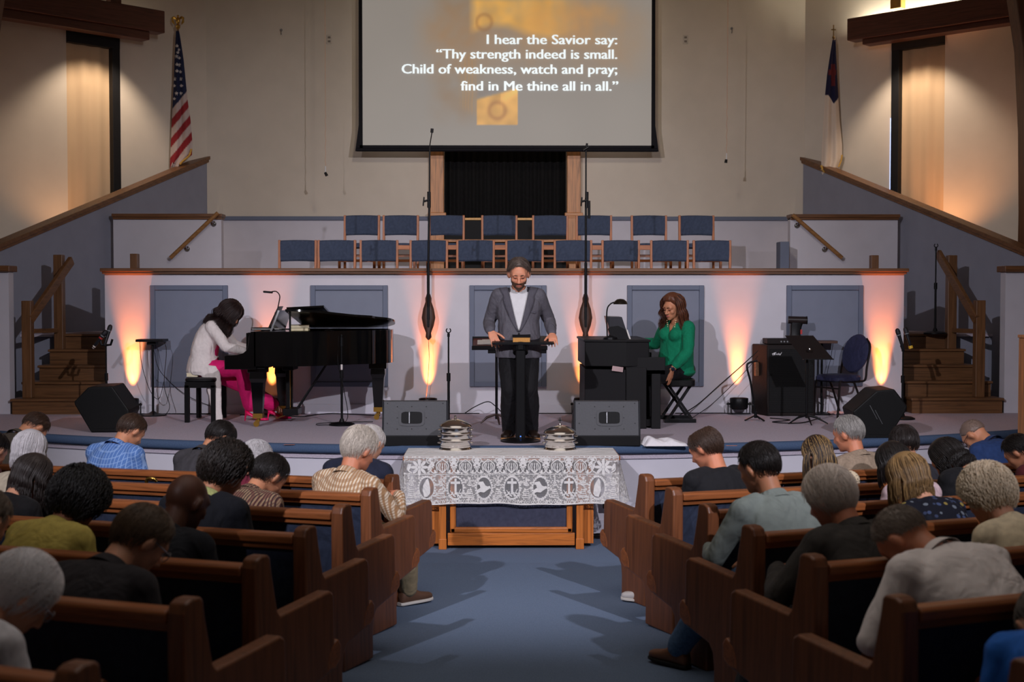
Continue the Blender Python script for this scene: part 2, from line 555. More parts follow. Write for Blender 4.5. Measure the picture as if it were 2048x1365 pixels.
# angled upper side walls with tall shaded windows, beams, flags in front
def wall_pt(sd, s, off=0.0):
    """point s metres out along the angled wall, off metres in front of it"""
    c = math.sqrt(.5)
    x0 = XL if sd < 0 else XR
    return (x0 + sd * (s * c - off * c) if sd > 0 else x0 - s * c + off * c, YB - s * c - off * c)
W0, W1, WT = 1.50, 2.28, 5.89
for sd, nm in ((-1, 'left'), (1, 'right')):
    e = bpy.data.objects.new('tmp', None)
    ang = math.atan2(-1, sd)          # direction of growing s
    # local frame: x along s, y towards the room (negative is behind the wall)
    x0 = XL if sd < 0 else XR
    def place(o):
        o.location = (x0, YB, 0)
        o.rotation_euler = (0, 0, ang)
        return o
    yb = 1 if sd < 0 else -1          # local y that points into the room
    yb = -yb if False else yb
    # which local y points into the room
    c = Vector((cos(ang + pi / 2), sin(ang + pi / 2)))
    yb = 1 if c.dot(Vector((-sd, -1))) > 0 else -1
    def sp(m, s0, s1, d0, d1, z0, z1):
        return m.span((s0, yb * d0, z0), (s1, yb * d1, z1))
    m = MB()
    sp(m, 0, W0, -.16, 0, .5, 7.7); sp(m, W1, 4.45, -.16, 0, .5, 7.7)
    sp(m, W0, W1, -.16, 0, WT, 7.7); sp(m, W0, W1, -.16, 0, .5, 2.9)
    sp(m, W0 - .1, W1 + .1, -.5, -.45, 2.8, 6.0)
    struct(place(m.obj('wall_alcove_' + nm, CREAM)), 'cream angled wall beside the altar wall, %s side' % nm, 'wall')
    we = empty('window_1' if sd < 0 else 'window_2', (x0, YB, 0), ang)
    struct(we, 'tall narrow window with black frame and drawn shade on the %s wall' % nm, 'window')
    m = MB(); sp(m, W0 - .03, W0 + .09, -.14, .035, 2.9, WT); sp(m, W0 - .03, W1, -.14, .04, WT - .17, WT); sp(m, W1 - .03, W1, -.16, -.06, 2.9, WT - .17)
    m.obj('window_frame', mat('bronze_black_frame', (30, 30, 32), .5), we, bevel=.004)
    m = MB()
    m.grid([[(W0 + .09 + (W1 - W0 - .12) * i / 40, yb * (-.07 - .012 * sin(i * .45)), z) for i in range(41)] for z in (2.9, WT - .15)])
    m.obj('window_shade', mat('beige_shade', (206, 178, 144), .9, 0, .02, 3), we, smooth='all')
    m = MB()
    sp(m, W0 - .16, W0 - .05, .004, .010, 2.9, 4.95)
    if sd > 0:
        # daylight slit beside the shade
        sp2 = MB(); sp(sp2, W0 - .052, W0 - .034, .0, .012, 2.95, 4.75)
        sp2.obj('daylight_gap', emit('daylight', (176, 196, 255), 1.5), we)
    # laminated roof beam in front of the wall
    be = empty('roof_beam', (x0, YB, 0), ang)
    struct(be, 'dark red laminated beam above the %s window' % nm, 'beam')
    m = MB(); dz = 0 if sd < 0 else -.085; sp(m, .985, 4.3, .22, .46, 5.96 + dz, 6.28 + dz); m.obj('beam', BEAMX, be, bevel=.012)
    m = MB(); sp(m, 1.2, 4.3, .18, .40, 5.84 + dz * .5, 5.96 + dz); m.obj('beam_lower_layer', BEAMX, be, bevel=.01)
    m = MB(); sp(m, 1.55, 1.72, .10, .24, 6.28, 7.0)
    m.obj('roof_strut', mat('cove_lit_wood', (196, 150, 70), .4, 0, .1) if sd > 0 else BEAMZ, be, bevel=.01)  # golden colour on the right strut paints in the cove light falling on it
    # laminated arch rising from the stairs
    pts_in = [(6.40, 2.0), (6.41, 3.2), (6.39, 4.2), (6.33, 5.2), (6.2, 6.0), (5.9, 6.8), (5.3, 7.7)]
    poly = [(sd * x, z) for x, z in pts_in] + [(sd * (x + .5), z) for x, z in reversed(pts_in)]
    ar = MB().prism(poly, 16.2, 16.5, 'xz').obj('roof_arch', wood('arch_wood', (108, 68, 42), 'z'), bevel=.015)
    struct(ar, 'curved laminated wood arch at the %s edge' % nm, 'arch')
    # half wall sloping down along the stairs
    A = Vector((sd * 4.58, 20.28, 0)); B = Vector((sd * 6.17, 15.2, 0))
    zA, zB = 4.25, 2.57
    d = (B - A).normalized(); nrm = Vector((d.y, -d.x, 0)); nrm = nrm if nrm.x * sd > 0 else -nrm
    m = MB()
    vs = [A + Vector((0, 0, .5)), B + Vector((0, 0, .5)), B + Vector((0, 0, zB)), A + Vector((0, 0, zA))]
    m.add(vs + [p + nrm * .12 for p in vs], [(0, 1, 2, 3), (7, 6, 5, 4), (0, 4, 5, 1), (1, 5, 6, 2), (2, 6, 7, 3), (3, 7, 4, 0)])
    struct(m.obj('wall_stair_' + nm, SLATE), 'slate half wall falling along the %s stairs' % nm, 'wall')
    p, q = A + Vector((0, 0, zA + .02)) + nrm * .06, B + Vector((0, 0, zB + .02)) + nrm * .06
    p = p - d * .05
    m = MB(); m.bar(p, q, .20, .05); m.bar(p - Vector((0, 0, .04)), q - Vector((0, 0, .04)), .16, .05)
    struct(m.obj('trim_3' if sd < 0 else 'trim_4', TRIMY, bevel=.006), 'wood cap on the sloping half wall, %s side' % nm, 'trim')

# ------------------------------------------------------------ stage platform
SCX, SCY, SR = 0.0, 21.93, 10.2
def arc(r, a0, a1, n):
    return [(SCX + r * sin(a0 + (a1 - a0) * i / n), SCY - r * cos(a0 + (a1 - a0) * i / n)) for i in range(n + 1)]
A1 = 0.74
front = arc(SR, -A1, A1, 60)
m = MB()
m.prism(front + [(7.0, 17.0), (-7.0, 17.0)], ZS - .12, ZS, 'xy')
struct(m.obj('floor_stage', STAGEC), 'carpeted stage floor with a curved front', 'stage')
m = MB()
sec = [(0, .0), (.0, -.055), (.03, -.075), (.06, -.075), (.06, .004), (-.02, .004)]
prof = [(-.03, .006), (.03, .006), (.05, -.01), (.052, -.05), (.035, -.07), (-.03, -.07)]
pts = [[(SCX + (SR + o) * sin(a), SCY - (SR + o) * cos(a), ZS + z) for a in np.linspace(-A1, A1, 81)] for o, z in prof]
m.grid(pts)
struct(m.obj('trim_5', LIPC, smooth='all'), 'blue carpet nosing along the curved stage edge', 'trim')
m = MB()
m.grid([[(SCX + r * sin(a), SCY - r * cos(a), z) for a in np.linspace(-A1, A1, 81)] for r, z in ((SR - .02, ZS - .05), (SR - .02, .0))])
struct(m.obj('wall_stage', LILAC, smooth='all'), 'pale curved front of the stage', 'wall')
m = MB()
m.grid([[(SCX + r * sin(a), SCY - r * cos(a), z) for a in np.linspace(-A1, A1, 81)] for r, z in ((SR - .02, .125), (SR - .005, .12), (SR - .005, .0))])
struct(m.obj('baseboard_stage', LILAC, smooth=True), 'painted baseboard along the stage front', 'baseboard')

# choir loft front wall
CY = 15.05
CX0, CX1 = -4.61, 4.53
CZ = 2.40
struct(MB().span((CX0, CY, ZS), (CX1, CY + .15, CZ)).obj('wall_choir', LILAC), 'pale lilac front wall of the choir loft', 'wall')
m = MB(); m.span((CX0 - .03, CY - .09, CZ + .02), (CX1 + .03, CY + .22, CZ + .06)); m.span((CX0 - .015, CY - .06, CZ - .005), (CX1 + .015, CY + .19, CZ + .025))
struct(m.obj('trim_6', TRIMX, bevel=.008), 'wood cap along the choir loft wall', 'trim')
struct(MB().span((CX0, CY - .02, ZS), (CX1, CY, ZS + .11)).obj('baseboard_choir', LILAC, bevel=.006), 'painted baseboard of the choir wall', 'baseboard')
for k, u in enumerate((379.5, 699, 1016, 1330.5, 1648.5)):
    c = at(u, 673, CY)
    e = empty('wall_panel', (c.x, CY, 0), 0, None, None, None)
    tag(e, ['slate framed wall panel behind the pianist', 'slate framed wall panel above the piano lid', 'slate framed wall panel behind the standing speaker',
            'slate framed wall panel behind the woman in green', 'slate framed wall panel behind the amplifier and blue chair'][k], 'panel', 'slate panels on the choir wall')
    x, z0, z1 = .44, 1.107, 2.267
    m = MB(); m.span((-x, -.035, z0), (-x + .055, 0, z1)); m.span((x - .055, -.035, z0), (x, 0, z1))
    m.span((-x + .055, -.035, z1 - .055), (x - .055, 0, z1)); m.span((-x + .055, -.035, z0), (x - .055, 0, z0 + .055))
    m.obj('panel_frame', TRIMB, e, bevel=.005)
    MB().span((-x + .05, -.012, z0 + .05), (x - .05, 0, z1 - .05)).obj('panel_field', PANELB, e)

# loft floors, side walls of the choir with caps and handrails
m = MB(); m.span((-4.6, CY + .15, 1.9), (4.6, 17.55, 2.03)); m.span((-4.6, 17.55, 2.03), (4.6, YB, 2.4)); m.span((-6.0, 16.0, 1.65), (-4.6, 17.7, 1.68)); m.span((4.6, 16.0, 1.65), (6.0, 17.7, 1.68))
struct(m.obj('floor_choir', STAGEC), 'stepped carpeted floor of the choir loft', 'floor')
for sd, nm, u0, u1 in ((-1, 'left', 227, 443), (1, 'right', 1580, 1795)):
    YP = 17.7
    a, b = at(u0, 500, YP).x, at(u1, 500, YP).x
    struct(MB().span((a, YP, 1.6), (b, YP + .14, 3.19)).obj('wall_loft_' + nm, LILAC), 'pale side wall of the choir loft, %s' % nm, 'wall')
    m = MB(); m.span((a - .01, YP - .05, 3.20), (b + .02, YP + .19, 3.245)); m.span((a, YP - .03, 3.17), (b + .01, YP + .17, 3.205))
    struct(m.obj('trim_7' if sd < 0 else 'trim_8', TRIMX, bevel=.006), 'wood cap on the %s side wall of the choir' % nm, 'trim')
    p, q = (at(436, 426, YP - .1), at(341, 516, YP - .1)) if sd < 0 else (at(1585, 430, YP - .1), at(1684, 516, YP - .1))
    e = empty('handrail', p, 0, 'sloping wooden handrail on the %s side wall of the choir' % nm, 'handrail')
    d = q - p
    MB().cyl((0, 0, 0), d, .027, n=14).obj('rail', wood('handrail_wood', (150, 106, 60), 'x'), e, smooth=True)
    for t in (.12, .68):
        c = d * t
        m = MB(); m.tube([c + Vector((0, .0, -.02)), c + Vector((0, .03, -.06)), c + Vector((0, .095, -.07))], .009); m.cyl(c + Vector((0, .085, -.07)), c + Vector((0, .1, -.07)), .035, n=18)
        m.obj('rail_bracket', STEEL, e, smooth=True)
c = at(1568, 500, 17.3)
struct(MB().span((c.x - .06, 17.25, 2.0), (c.x + .06, 17.5, 2.86)).obj('pillar_stub', TRIMB, bevel=.006), 'short slate post in the choir loft', 'post')

# solid wall under the landings
struct(MB().span((-6.0, 16.08, ZS), (-4.61, 16.2, 1.65)).obj('wall_landing_left', SLATE), 'slate wall under the left landing', 'wall')
struct(MB().span((4.61, 16.08, ZS), (6.0, 16.2, 1.65)).obj('wall_landing_right', SLATE), 'slate wall under the right landing', 'wall')
# stairs at both sides
for sd, nm in ((-1, 'left'), (1, 'right')):
    e = empty('staircase', (sd * 5.1, 15.4, ZS), 0)
    struct(e, 'wooden stairs up to the choir at the %s' % nm, 'stairs')
    xi = 4.62
    for k, (xo, y0) in enumerate(zip((5.66, 5.62, 5.52, 5.48, 5.42), (15.0, 15.25, 15.5, 15.75, 16.0))):
        z1 = .178 * (k + 1)
        X0, X1 = sorted((sd * xi, sd * xo))
        lx0, lx1 = X0 - sd * 5.1, X1 - sd * 5.1
        MB().span((lx0, y0 - 15.4, .178 * k if k else 0), (lx1, y0 - 15.4 + .3, z1 - .03)).obj('riser', STAIRX, e)
        MB().span((lx0 - .015, y0 - 15.43, z1 - .03), (lx1 + .015, y0 - 15.4 + (.3 if k < 4 else .9), z1)).obj('tread', STAIRX, e, bevel=.008)
    # newel posts with a sloping bar between them
    pe = empty('stair_railing', (sd * 5.55, 15.2, ZS + .178), 0)
    tag(pe, 'heavy wooden newel posts with a sloping bar, %s stairs' % nm, 'railing')
    loc = Vector((sd * 5.55, 15.2, ZS + .178))
    if sd < 0:
        n1, n2, r1, r2 = (55, 602, 15.15), (118, 510, 15.95), (60, 640, 15.12), (143, 521, 16.05)
    else:
        n1, n2, r1, r2 = (1959, 601, 15.15), (1903, 511, 15.95), (1953, 640, 15.12), (1876, 507, 16.05)
    for (u, v, y), h in ((n1, 0), (n2, .5)):
        c = at(u, v, y) - loc
        MB().span((c.x - .055, c.y - .055, h), (c.x + .055, c.y + .055, c.z)).obj('newel_post', STAIRZ, pe, bevel=.008)
    MB().bar(at(*r1) - loc, at(*r2) - loc, .05, .11).obj('sloping_bar', STAIRY, pe, bevel=.008)
    a = at(n1[0], 663, 15.15) - loc; b = at(n2[0], 661, 15.95) - loc
    MB().bar(a, b, .04, .05).obj('lower_bar', STAIRY, pe)
    # low wall beside the stairs, in line with the choir wall
    X0, X1 = sorted((sd * 5.7, sd * 7.6))
    struct(MB().span((X0, CY, ZS - .1), (X1, CY + .15, 2.42)).obj('wall_low_' + nm, LILAC), 'low pale wall outside the %s stairs' % nm, 'wall')
    struct(MB().span((X0 - .03, CY - .06, 2.42), (X1 + .03, CY + .2, 2.49)).obj('trim_9' if sd < 0 else 'trim_10', TRIMX, bevel=.008), 'wood cap on the low wall outside the %s stairs' % nm, 'trim')
    u, vt = (269.5, 508) if sd < 0 else (1748, 511)
    c = at(u, vt, 15.75)
    pb = MB().span((c.x - .045, 15.7, 2.03 if False else 1.9), (c.x + .045, 15.8, c.z)).obj('newel_post', TRIMZ, bevel=.006)
    tag(pb, 'short wooden post rising behind the choir wall cap, %s end' % nm, 'post')
# ============================================================ choir chairs
CH_BLUE = cloth('navy_chair_fabric', (66, 76, 98))
CHWZ, CHWY, CHWX = (wood('chair_wood', (176, 104, 56), a) for a in 'zyx')
def make_choir_chair():
    e = empty('choir_chair')
    w = .235
    for s in (-1, 1):
        MB().bar((s * w, .02, .0), (s * w, .06, .86), .032, .045, up=(0, 1, 0)).obj('post', CHWZ, e, bevel=.006)
        MB().bar((s * w, -.43, 0), (s * w, -.43, .47), .035, .035, up=(0, 1, 0)).obj('leg', CHWZ, e, bevel=.006)
        MB().bar((s * w, -.45, .36), (s * w, .03, .36), .022, .045).obj('side_rail', CHWY, e, bevel=.004)
    m = MB()
    m.grid([[(x, .035 + .03 * (1 - (x / .22) ** 2) * 1.0 + dy, z + (.008 * (1 - (x / .22) ** 2))) for x in np.linspace(-.222, .222, 13)] for z, dy in ((.60, -.005), (.58, .012), (.60, .028), (.72, .034), (.84, .034), (.855, .02), (.84, -.002), (.72, -.008), (.60, -.005))])
    m.obj('backrest', CH_BLUE, e, smooth=True)
    m = MB(); m.loft([((0, -.22, z), (k, 0, 0), (0, k2, 0)) for z, k, k2 in ((.395, .20, .20), (.40, .222, .215), (.43, .225, .22), (.455, .21, .2), (.46, .15, .15))], n=28, power=5)
    m.obj('seat', CH_BLUE, e, smooth=True)
    MB().bar((-w, -.43, .22), (w, -.43, .22), .02, .035).obj('stretcher', CHWX, e)
    MB().bar((-w, .035, .30), (w, .035, .30), .02, .035).obj('stretcher', CHWX, e)
    return e
proto = make_choir_chair()
note_kids()
rowA = [594, 672.5, 757.5, 857, 951, 1049, 1146, 1242, 1339.5, 1425]
rowB = [723, 801, 893, 999, 1100.5, 1188, 1298.5, 1394]
labA = ['leftmost blue choir chair of the front row', 'second blue choir chair from the left in the front row', 'third blue choir chair from the left in the front row',
        'front row choir chair just left of the tall left microphone pole', 'front row choir chair left of the standing man', 'front row choir chair behind the standing man',
        'front row choir chair just left of the tall right microphone pole', 'front row choir chair just right of the tall right microphone pole', 'second blue choir chair from the right in the front row', 'rightmost blue choir chair of the front row']
labB = ['leftmost blue choir chair of the upper row', 'second blue choir chair from the left in the upper row', 'upper row choir chair before the left oak column', 'upper row choir chair in the middle of the dark opening',
        'upper row choir chair at the right end of the dark opening', 'upper row choir chair just right of the right oak column', 'second blue choir chair from the right in the upper row', 'rightmost blue choir chair of the upper row']
first = True
for us, y, z, labs, g in ((rowA, 17.05, 2.03, labA, 'front row of choir chairs'), (rowB, 18.15, 2.4, labB, 'upper row of choir chairs')):
    prev = None
    for u, lb in zip(us, labs):
        c = proto if first else copy_tree(proto)
        first = False
        p = at(u, 500, y)
        c.location = (p.x, y, z - (.02 if y < 18 else 0))
        c.rotation_euler = (0, 0, R(random.uniform(-3, 3)))
        tag(c, lb, 'chair', g)
        if y < 18 and prev is not None:
            gap0, gap1 = prev.x + .245, p.x - .245
            if gap1 - gap0 > .1:
                o = MB().span((gap0, y + .03, 2.745), (gap1, y + .055, 2.805)).obj('link_bar', CHWX, bevel=.004)
                o.parent = c
                o.matrix_parent_inverse = (Matrix.Translation(c.location) @ Euler(c.rotation_euler).to_matrix().to_4x4()).inverted()
        prev = p

# ============================================================ screen
SY = 19.85
sx0, sx1 = at(725, 150, SY).x, at(1303, 150, SY).x
sz0 = at(1014, 291, SY).z
SW = sx1 - sx0; SH = 2.75
e = empty('projection_screen', ((sx0 + sx1) / 2, SY, sz0), 0, 'large projection screen with hymn words hanging on the altar wall', 'screen')
def vnoise(x, y, s, seed=0.0):
    return noise.noise(Vector((x * s + seed, y * s - seed, seed)))
def seg(a, b, t):
    return max(0.0, min(1.0, (t - a) / (b - a)))
def screen_rgb(u, v):
    """projected picture: u, v in photo pixels"""
    base = np.array((150, 142, 134.0)) * (1 + .02 * vnoise(u, v, .01))
    gold = np.array((240, 178, 84.0))
    n = .5 + .5 * vnoise(u, v, .022, 3) + .25 * vnoise(u, v, .06, 9)
    def add(w, c):
        nonlocal base
        w = max(0, min(1, w)); base = base * (1 - w) + np.array(c) * w
    def box(x0, x1, y0, y1, f=5.0, f2=None):
        f2 = f2 or f
        return seg(x0 - f, x0 + f, u) * (1 - seg(x1 - f2, x1 + f2, u)) * seg(y0 - f, y0 + f, v) * (1 - seg(y1 - f, y1 + f, v))
    # soft brown wooden cross
    add(.55 * box(868, 958, -50, 240, 22) * n, (150, 112, 74))
    add(.55 * box(850, 1290, 20, 140, 32) * (0.4 + n * .7), (178, 132, 88))
    # golden lit sheets
    lit = box(945, 1130, 0, 66 + 12 * sin(u * .03), 9, 30)
    add(1.1 * lit * (.5 + .6 * n), gold * (1.02 + .1 * vnoise(u, v, .03, 5)))
    add(.75 * box(1050, 1230, 2, 80, 30) * (n + .1), (214, 152, 84))
    # lower sheet with slanted top
    top = 200 - (u - 954) * .27 + (14 if u > 1015 else 0) * 0
    if 953 < u < 1036 and v > top - 2 and v < 249:
        w = seg(top - 3, top + 3, v)
        add(.95 * w, np.array((232, 172, 88)) * (1.0 + .16 * vnoise(u, v, .05, 2) + (.14 * seg(235, 195, v) if u > 1000 else 0)))
        r = math.hypot(u - 994, (v - 222) * 1.0)
        add(.45 * math.exp(-((r - 16) / 4.5) ** 2), (150, 92, 52))
    # wood grain strip left of it
    st = box(922, 953, 110, 232 + (u - 953) * .5, 7)
    add(.6 * st * (.55 + .45 * sin(u * .9 + vnoise(u, v, .03) * 5)), (184, 138, 82))
    r = math.hypot(u - 968, v - 48)
    if u > 950: add(.45 * math.exp(-((r - 15) / 4) ** 2), (150, 100, 60))
    # dark slanting edge right of the strip
    add(.35 * box(953, 1010, 176, 196 - (u - 953) * .25, 6), (120, 104, 96))
    return np.clip(base / 255, 0, 1)
nu_, nv_ = 220, 110
us = np.linspace(725, 1303, nu_); vs = np.linspace(291, -62, nv_)
m = MB()
m.grid([[(-SW / 2 + SW * i / (nu_ - 1), 0, SH * 0 + (291 - vs[j]) / 353 * 2.672) for i in range(nu_)] for j in range(nv_)])
sm, nt, b = nt_new('projected_picture', .8)
b.inputs['Base Color'].default_value = (.18, .18, .18, 1)
at_ = N(nt, 'ShaderNodeAttribute', attribute_name='picture')
nt.links.new(at_.outputs['Color'], b.inputs['Emission Color'])
b.inputs['Emission Strength'].default_value = 0.72
so = m.obj('screen_surface', sm, e)
ca = so.data.color_attributes.new('picture', 'FLOAT_COLOR', 'POINT')
cols = []
for j in range(nv_):
    for i in range(nu_):
        c = screen_rgb(us[i], vs[j]); cols += [((x / 12.92) if x <= .04045 else ((x + .055) / 1.055) ** 2.4) for x in c] + [1.0]
ca.data.foreach_set('color', cols)
k = SW / 578.0
m = MB()
m.span((-SW / 2 - 6 * k, -.004, -12 * k), (SW / 2 + 6 * k, .012, 0))
for s in (-1, 1):
    m.add([(s * SW / 2, -.004, -12 * k), (s * (SW / 2 + 15 * k), -.004, -12 * k), (s * (SW / 2 + 8 * k), -.004, 40 * k), (s * (SW / 2 + 7 * k), -.004, 2.67), (s * SW / 2, -.004, 2.67)] +
          [(s * SW / 2, .012, -12 * k), (s * (SW / 2 + 15 * k), .012, -12 * k), (s * (SW / 2 + 8 * k), .012, 40 * k), (s * (SW / 2 + 7 * k), .012, 2.67), (s * SW / 2, .012, 2.67)],
          [(0, 1, 2, 3, 4), (9, 8, 7, 6, 5), (0, 5, 6, 1), (1, 6, 7, 2), (2, 7, 8, 3), (3, 8, 9, 4), (4, 9, 5, 0)])
m.obj('screen_border', mat('screen_black', (20, 19, 26), .7), e)
MB().cyl((-SW / 2 - 12 * k, 0, -9 * k), (SW / 2 + 12 * k, 0, -9 * k), .028, n=14).obj('weight_bar', mat('screen_black', (20, 19, 26)), e, smooth=True)
TXT = emit('projected_white', (226, 236, 238), .86)
for line, u0, u1, vt, vb in (('I hear the Savior say:', 974, 1234, 68, 88), ('\u201cThy strength indeed is small.', 873, 1234, 97, 117), ('Child of weakness, watch and pray;', 804, 1234, 127, 147), ('find in Me thine all in all.\u201d', 922, 1236, 161, 181)):
    cu = bpy.data.curves.new('hymn_line', 'FONT'); cu.body = line; cu.size = 1.0; cu.offset = .0; cu.resolution_u = 3
    tmp = bpy.data.objects.new('tmp', cu); COL.objects.link(tmp)
    bpy.context.view_layer.update()
    me = bpy.data.meshes.new_from_object(tmp.evaluated_get(bpy.context.evaluated_depsgraph_get()))
    bpy.data.objects.remove(tmp)
    xs = [v.co.x for v in me.vertices]
    capz = .729
    x0, x1 = min(xs), max(xs)
    p0, p1 = at(u0, vb, SY - .012), at(u1, vb, SY - .012)
    ph = at(u0, vt, SY - .012).z - p0.z
    me.transform(Matrix.Translation((p0.x - e.location.x, -.012, p0.z - e.location.z)) @ Matrix(((((p1.x - p0.x) / (x1 - x0)), 0, 0, 0), (0, 0, -1, 0), (0, ph / capz, 0, 0), (0, 0, 0, 1))) @ Matrix.Translation((-x0, 0, 0)))
    me.materials.clear(); me.materials.append(TXT)
    bm = bmesh.new(); bm.from_mesh(me)
    stp = (p1.x - p0.x) / (x1 - x0) * .026
    geo = bm.verts[:] + bm.edges[:] + bm.faces[:]
    for k_, dx in enumerate((-stp, stp)):
        d_ = bmesh.ops.duplicate(bm, geom=geo)
        bmesh.ops.translate(bm, verts=[g for g in d_['geom'] if isinstance(g, bmesh.types.BMVert)], vec=(dx, -.0004 * (k_ + 1), 0))
    bm.to_mesh(me); bm.free()
    o = bpy.data.objects.new('hymn_line', me); COL.objects.link(o); o.parent = e

# ============================================================ grand piano
LACQ = mat('black_piano_lacquer', (9, 9, 10), .12, 0, .02, spec=.6)
LACQ2 = mat('black_satin_lacquer', (15, 14, 15), .3, 0, .02)
IVORY = mat('ivory_keys', (232, 228, 216), .3, 0, .02)
GOLDP = mat('piano_iron_frame', (176, 120, 56), .35, .7, .1)
pf = on(517, 854)
PX0 = at(455, 700, pf.y).x
pe = empty('grand_piano', (PX0, pf.y - .16, ZS), 0, 'black grand piano with raised lid on the stage', 'piano')
PL = at(785, 700, 14.2).x - PX0
PW = 1.38
def curve_outline(inset=0.0, x_start=0.30):
    pts = [(x_start, 0 + inset), (.62, 0 + inset), (.78, .03 + inset), (.95, .13 + inset), (1.12, .28 + inset), (1.28, .42 + inset), (1.44, .50 + inset), (PL - .16, .58 + inset), (PL - .04 - inset * .7, .70 + inset * .7), (PL - inset, .90), (PL - .03 - inset * .8, 1.12 - inset * .3), (PL - .14 - inset * .4, 1.30 - inset * .7), (PL - .34, PW - inset), (x_start, PW - inset)]
    o = smooth_path([(x, y, 0) for x, y in pts[1:13]], 5)
    return [pts[0]] + [(p.x, p.y) for p in o] + [pts[13]]
out, inn = curve_outline(0), curve_outline(.035, .30)
n = len(out)
m = MB()
vs = [(x, y, .63) for x, y in out] + [(x, y, .985) for x, y in out] + [(x, y, .985) for x, y in inn] + [(x, y, .63) for x, y in inn]
fs = []
for a in range(n):
    b_ = (a + 1) % n
    fs += [(a, b_, n + b_, n + a), (n + a, n + b_, 2 * n + b_, 2 * n + a), (2 * n + a, 2 * n + b_, 3 * n + b_, 3 * n + a)]
fs.append(tuple(range(n)))
m.add(vs, fs)
m.obj('rim', LACQ, pe, smooth=True)
m = MB(); m.prism(inn, .88, .90, 'xy'); m.obj('iron_frame', GOLDP, pe)
m = MB()
for k_ in range(30):
    y = .1 + k_ * .042
    m.cyl((.38, y, .905), (PL - .25 - abs(y - .95) * .5, PW * .45 + (y - PW * .45) * .8, .905), .002, n=4)
m.obj('strings', STEEL, pe)
# arms and keybed with scooped cheeks
for y0, y1 in ((0, .06), (PW - .06, PW)):
    poly = [(.0, .60), (.0, .735), (.03, .745), (.13, .748), (.19, .765), (.23, .80), (.245, .87), (.25, .94), (.27, .985), (.32, .985), (.32, .60)]
    MB().prism(poly, y0, y1, 'xz').obj('cheek', LACQ, pe, smooth=False, bevel=.004)
m = MB(); m.span((0.02, .05, .60), (.40, PW - .05, .66)); m.span((.0, .05, .64), (.05, PW - .05, .70)); m.obj('keybed', LACQ2, pe, bevel=.005)
m = MB()
nk = 52; kw = (PW - .16) / nk
for k_ in range(nk):
    m.span((.055, .08 + k_ * kw + .0006, .68), (.21, .08 + (k_ + 1) * kw - .0006, .705))
m.obj('white_keys', IVORY, pe)
m = MB()
for k_ in range(nk - 1):
    if k_ % 7 not in (1, 4):
        m.span((.11, .08 + (k_ + 1) * kw - .006, .70), (.21, .08 + (k_ + 1) * kw + .006, .717))
m.obj('black_keys', BLACK, pe)
MB().span((.21, .06, .66), (.235, PW - .06, .97)).obj('fallboard', LACQ, pe, bevel=.004)
MB().span((.235, .03, .955), (.60, PW - .03, .975)).obj('front_shelf', LACQ, pe, bevel=.004)
# legs with brass casters
tl = on(757, 840) - Vector(pe.location)
fl = on(552, 841) - Vector(pe.location)
for x, y in ((pf.x - PX0, .16), (fl.x + .04, PW - .28), (tl.x, tl.y)):
    m = MB()
    m.box((x, y, .595), (.19, .17, .07))
    vs = []
    for z, h in ((.57, .075), (.50, .078), (.46, .066), (.14, .046)):
        vs += [(x - h, y - h, z), (x + h, y - h, z), (x + h, y + h, z), (x - h, y + h, z)]
    fs = [(k_ * 4 + i, k_ * 4 + (i + 1) % 4, k_ * 4 + 4 + (i + 1) % 4, k_ * 4 + 4 + i) for k_ in range(3) for i in range(4)] + [(0, 1, 2, 3), (15, 14, 13, 12)]
    m.add(vs, fs)
    lg = m.obj('leg', LACQ, pe, bevel=.004)
    m = MB(); m.box((x, y, .115), (.10, .10, .05)); m.cyl((x, y, .09), (x, y, .06), .022, n=12)
    m.cyl((x - .02, y - .012, .03), (x - .02, y + .012, .03), .03, n=18); m.box((x - .008, y, .06), (.04, .04, .02))
    m.obj('caster', BRASS, lg, smooth=True)
# pedal lyre
m = MB(); m.span((.50, PW / 2 - .16, .56), (.62, PW / 2 + .16, .63)); m.span((.50, PW / 2 - .14, .08), (.66, PW / 2 + .14, .15))
m.span((.53, PW / 2 - .13, .15), (.57, PW / 2 - .09, .56)); m.span((.53, PW / 2 + .09, .15), (.57, PW / 2 + .13, .56))
ly = m.obj('pedal_lyre', LACQ2, pe, bevel=.006)
for dy in (-.05, 0, .05):
    MB().cyl((.55, PW / 2 + dy, .14), (.55, PW / 2 + dy, .58), .006).obj('pedal_rod', BRASS, ly)
    m = MB(); m.loft([((.50 - .03 * q, PW / 2 + dy, .07 - .01 * q), (0, .012 + .006 * (q == 2), 0), (0, 0, .006)) for q in range(4)], n=12); m.obj('pedal', BRASS, ly, smooth=True)
m = MB(); m.cyl((.62, PW / 2 - .08, .12), (.95, PW / 2 - .05, .62), .008); m.cyl((.62, PW / 2 + .08, .12), (.95, PW / 2 + .05, .62), .008); m.obj('lyre_brace', BLACKM, ly)
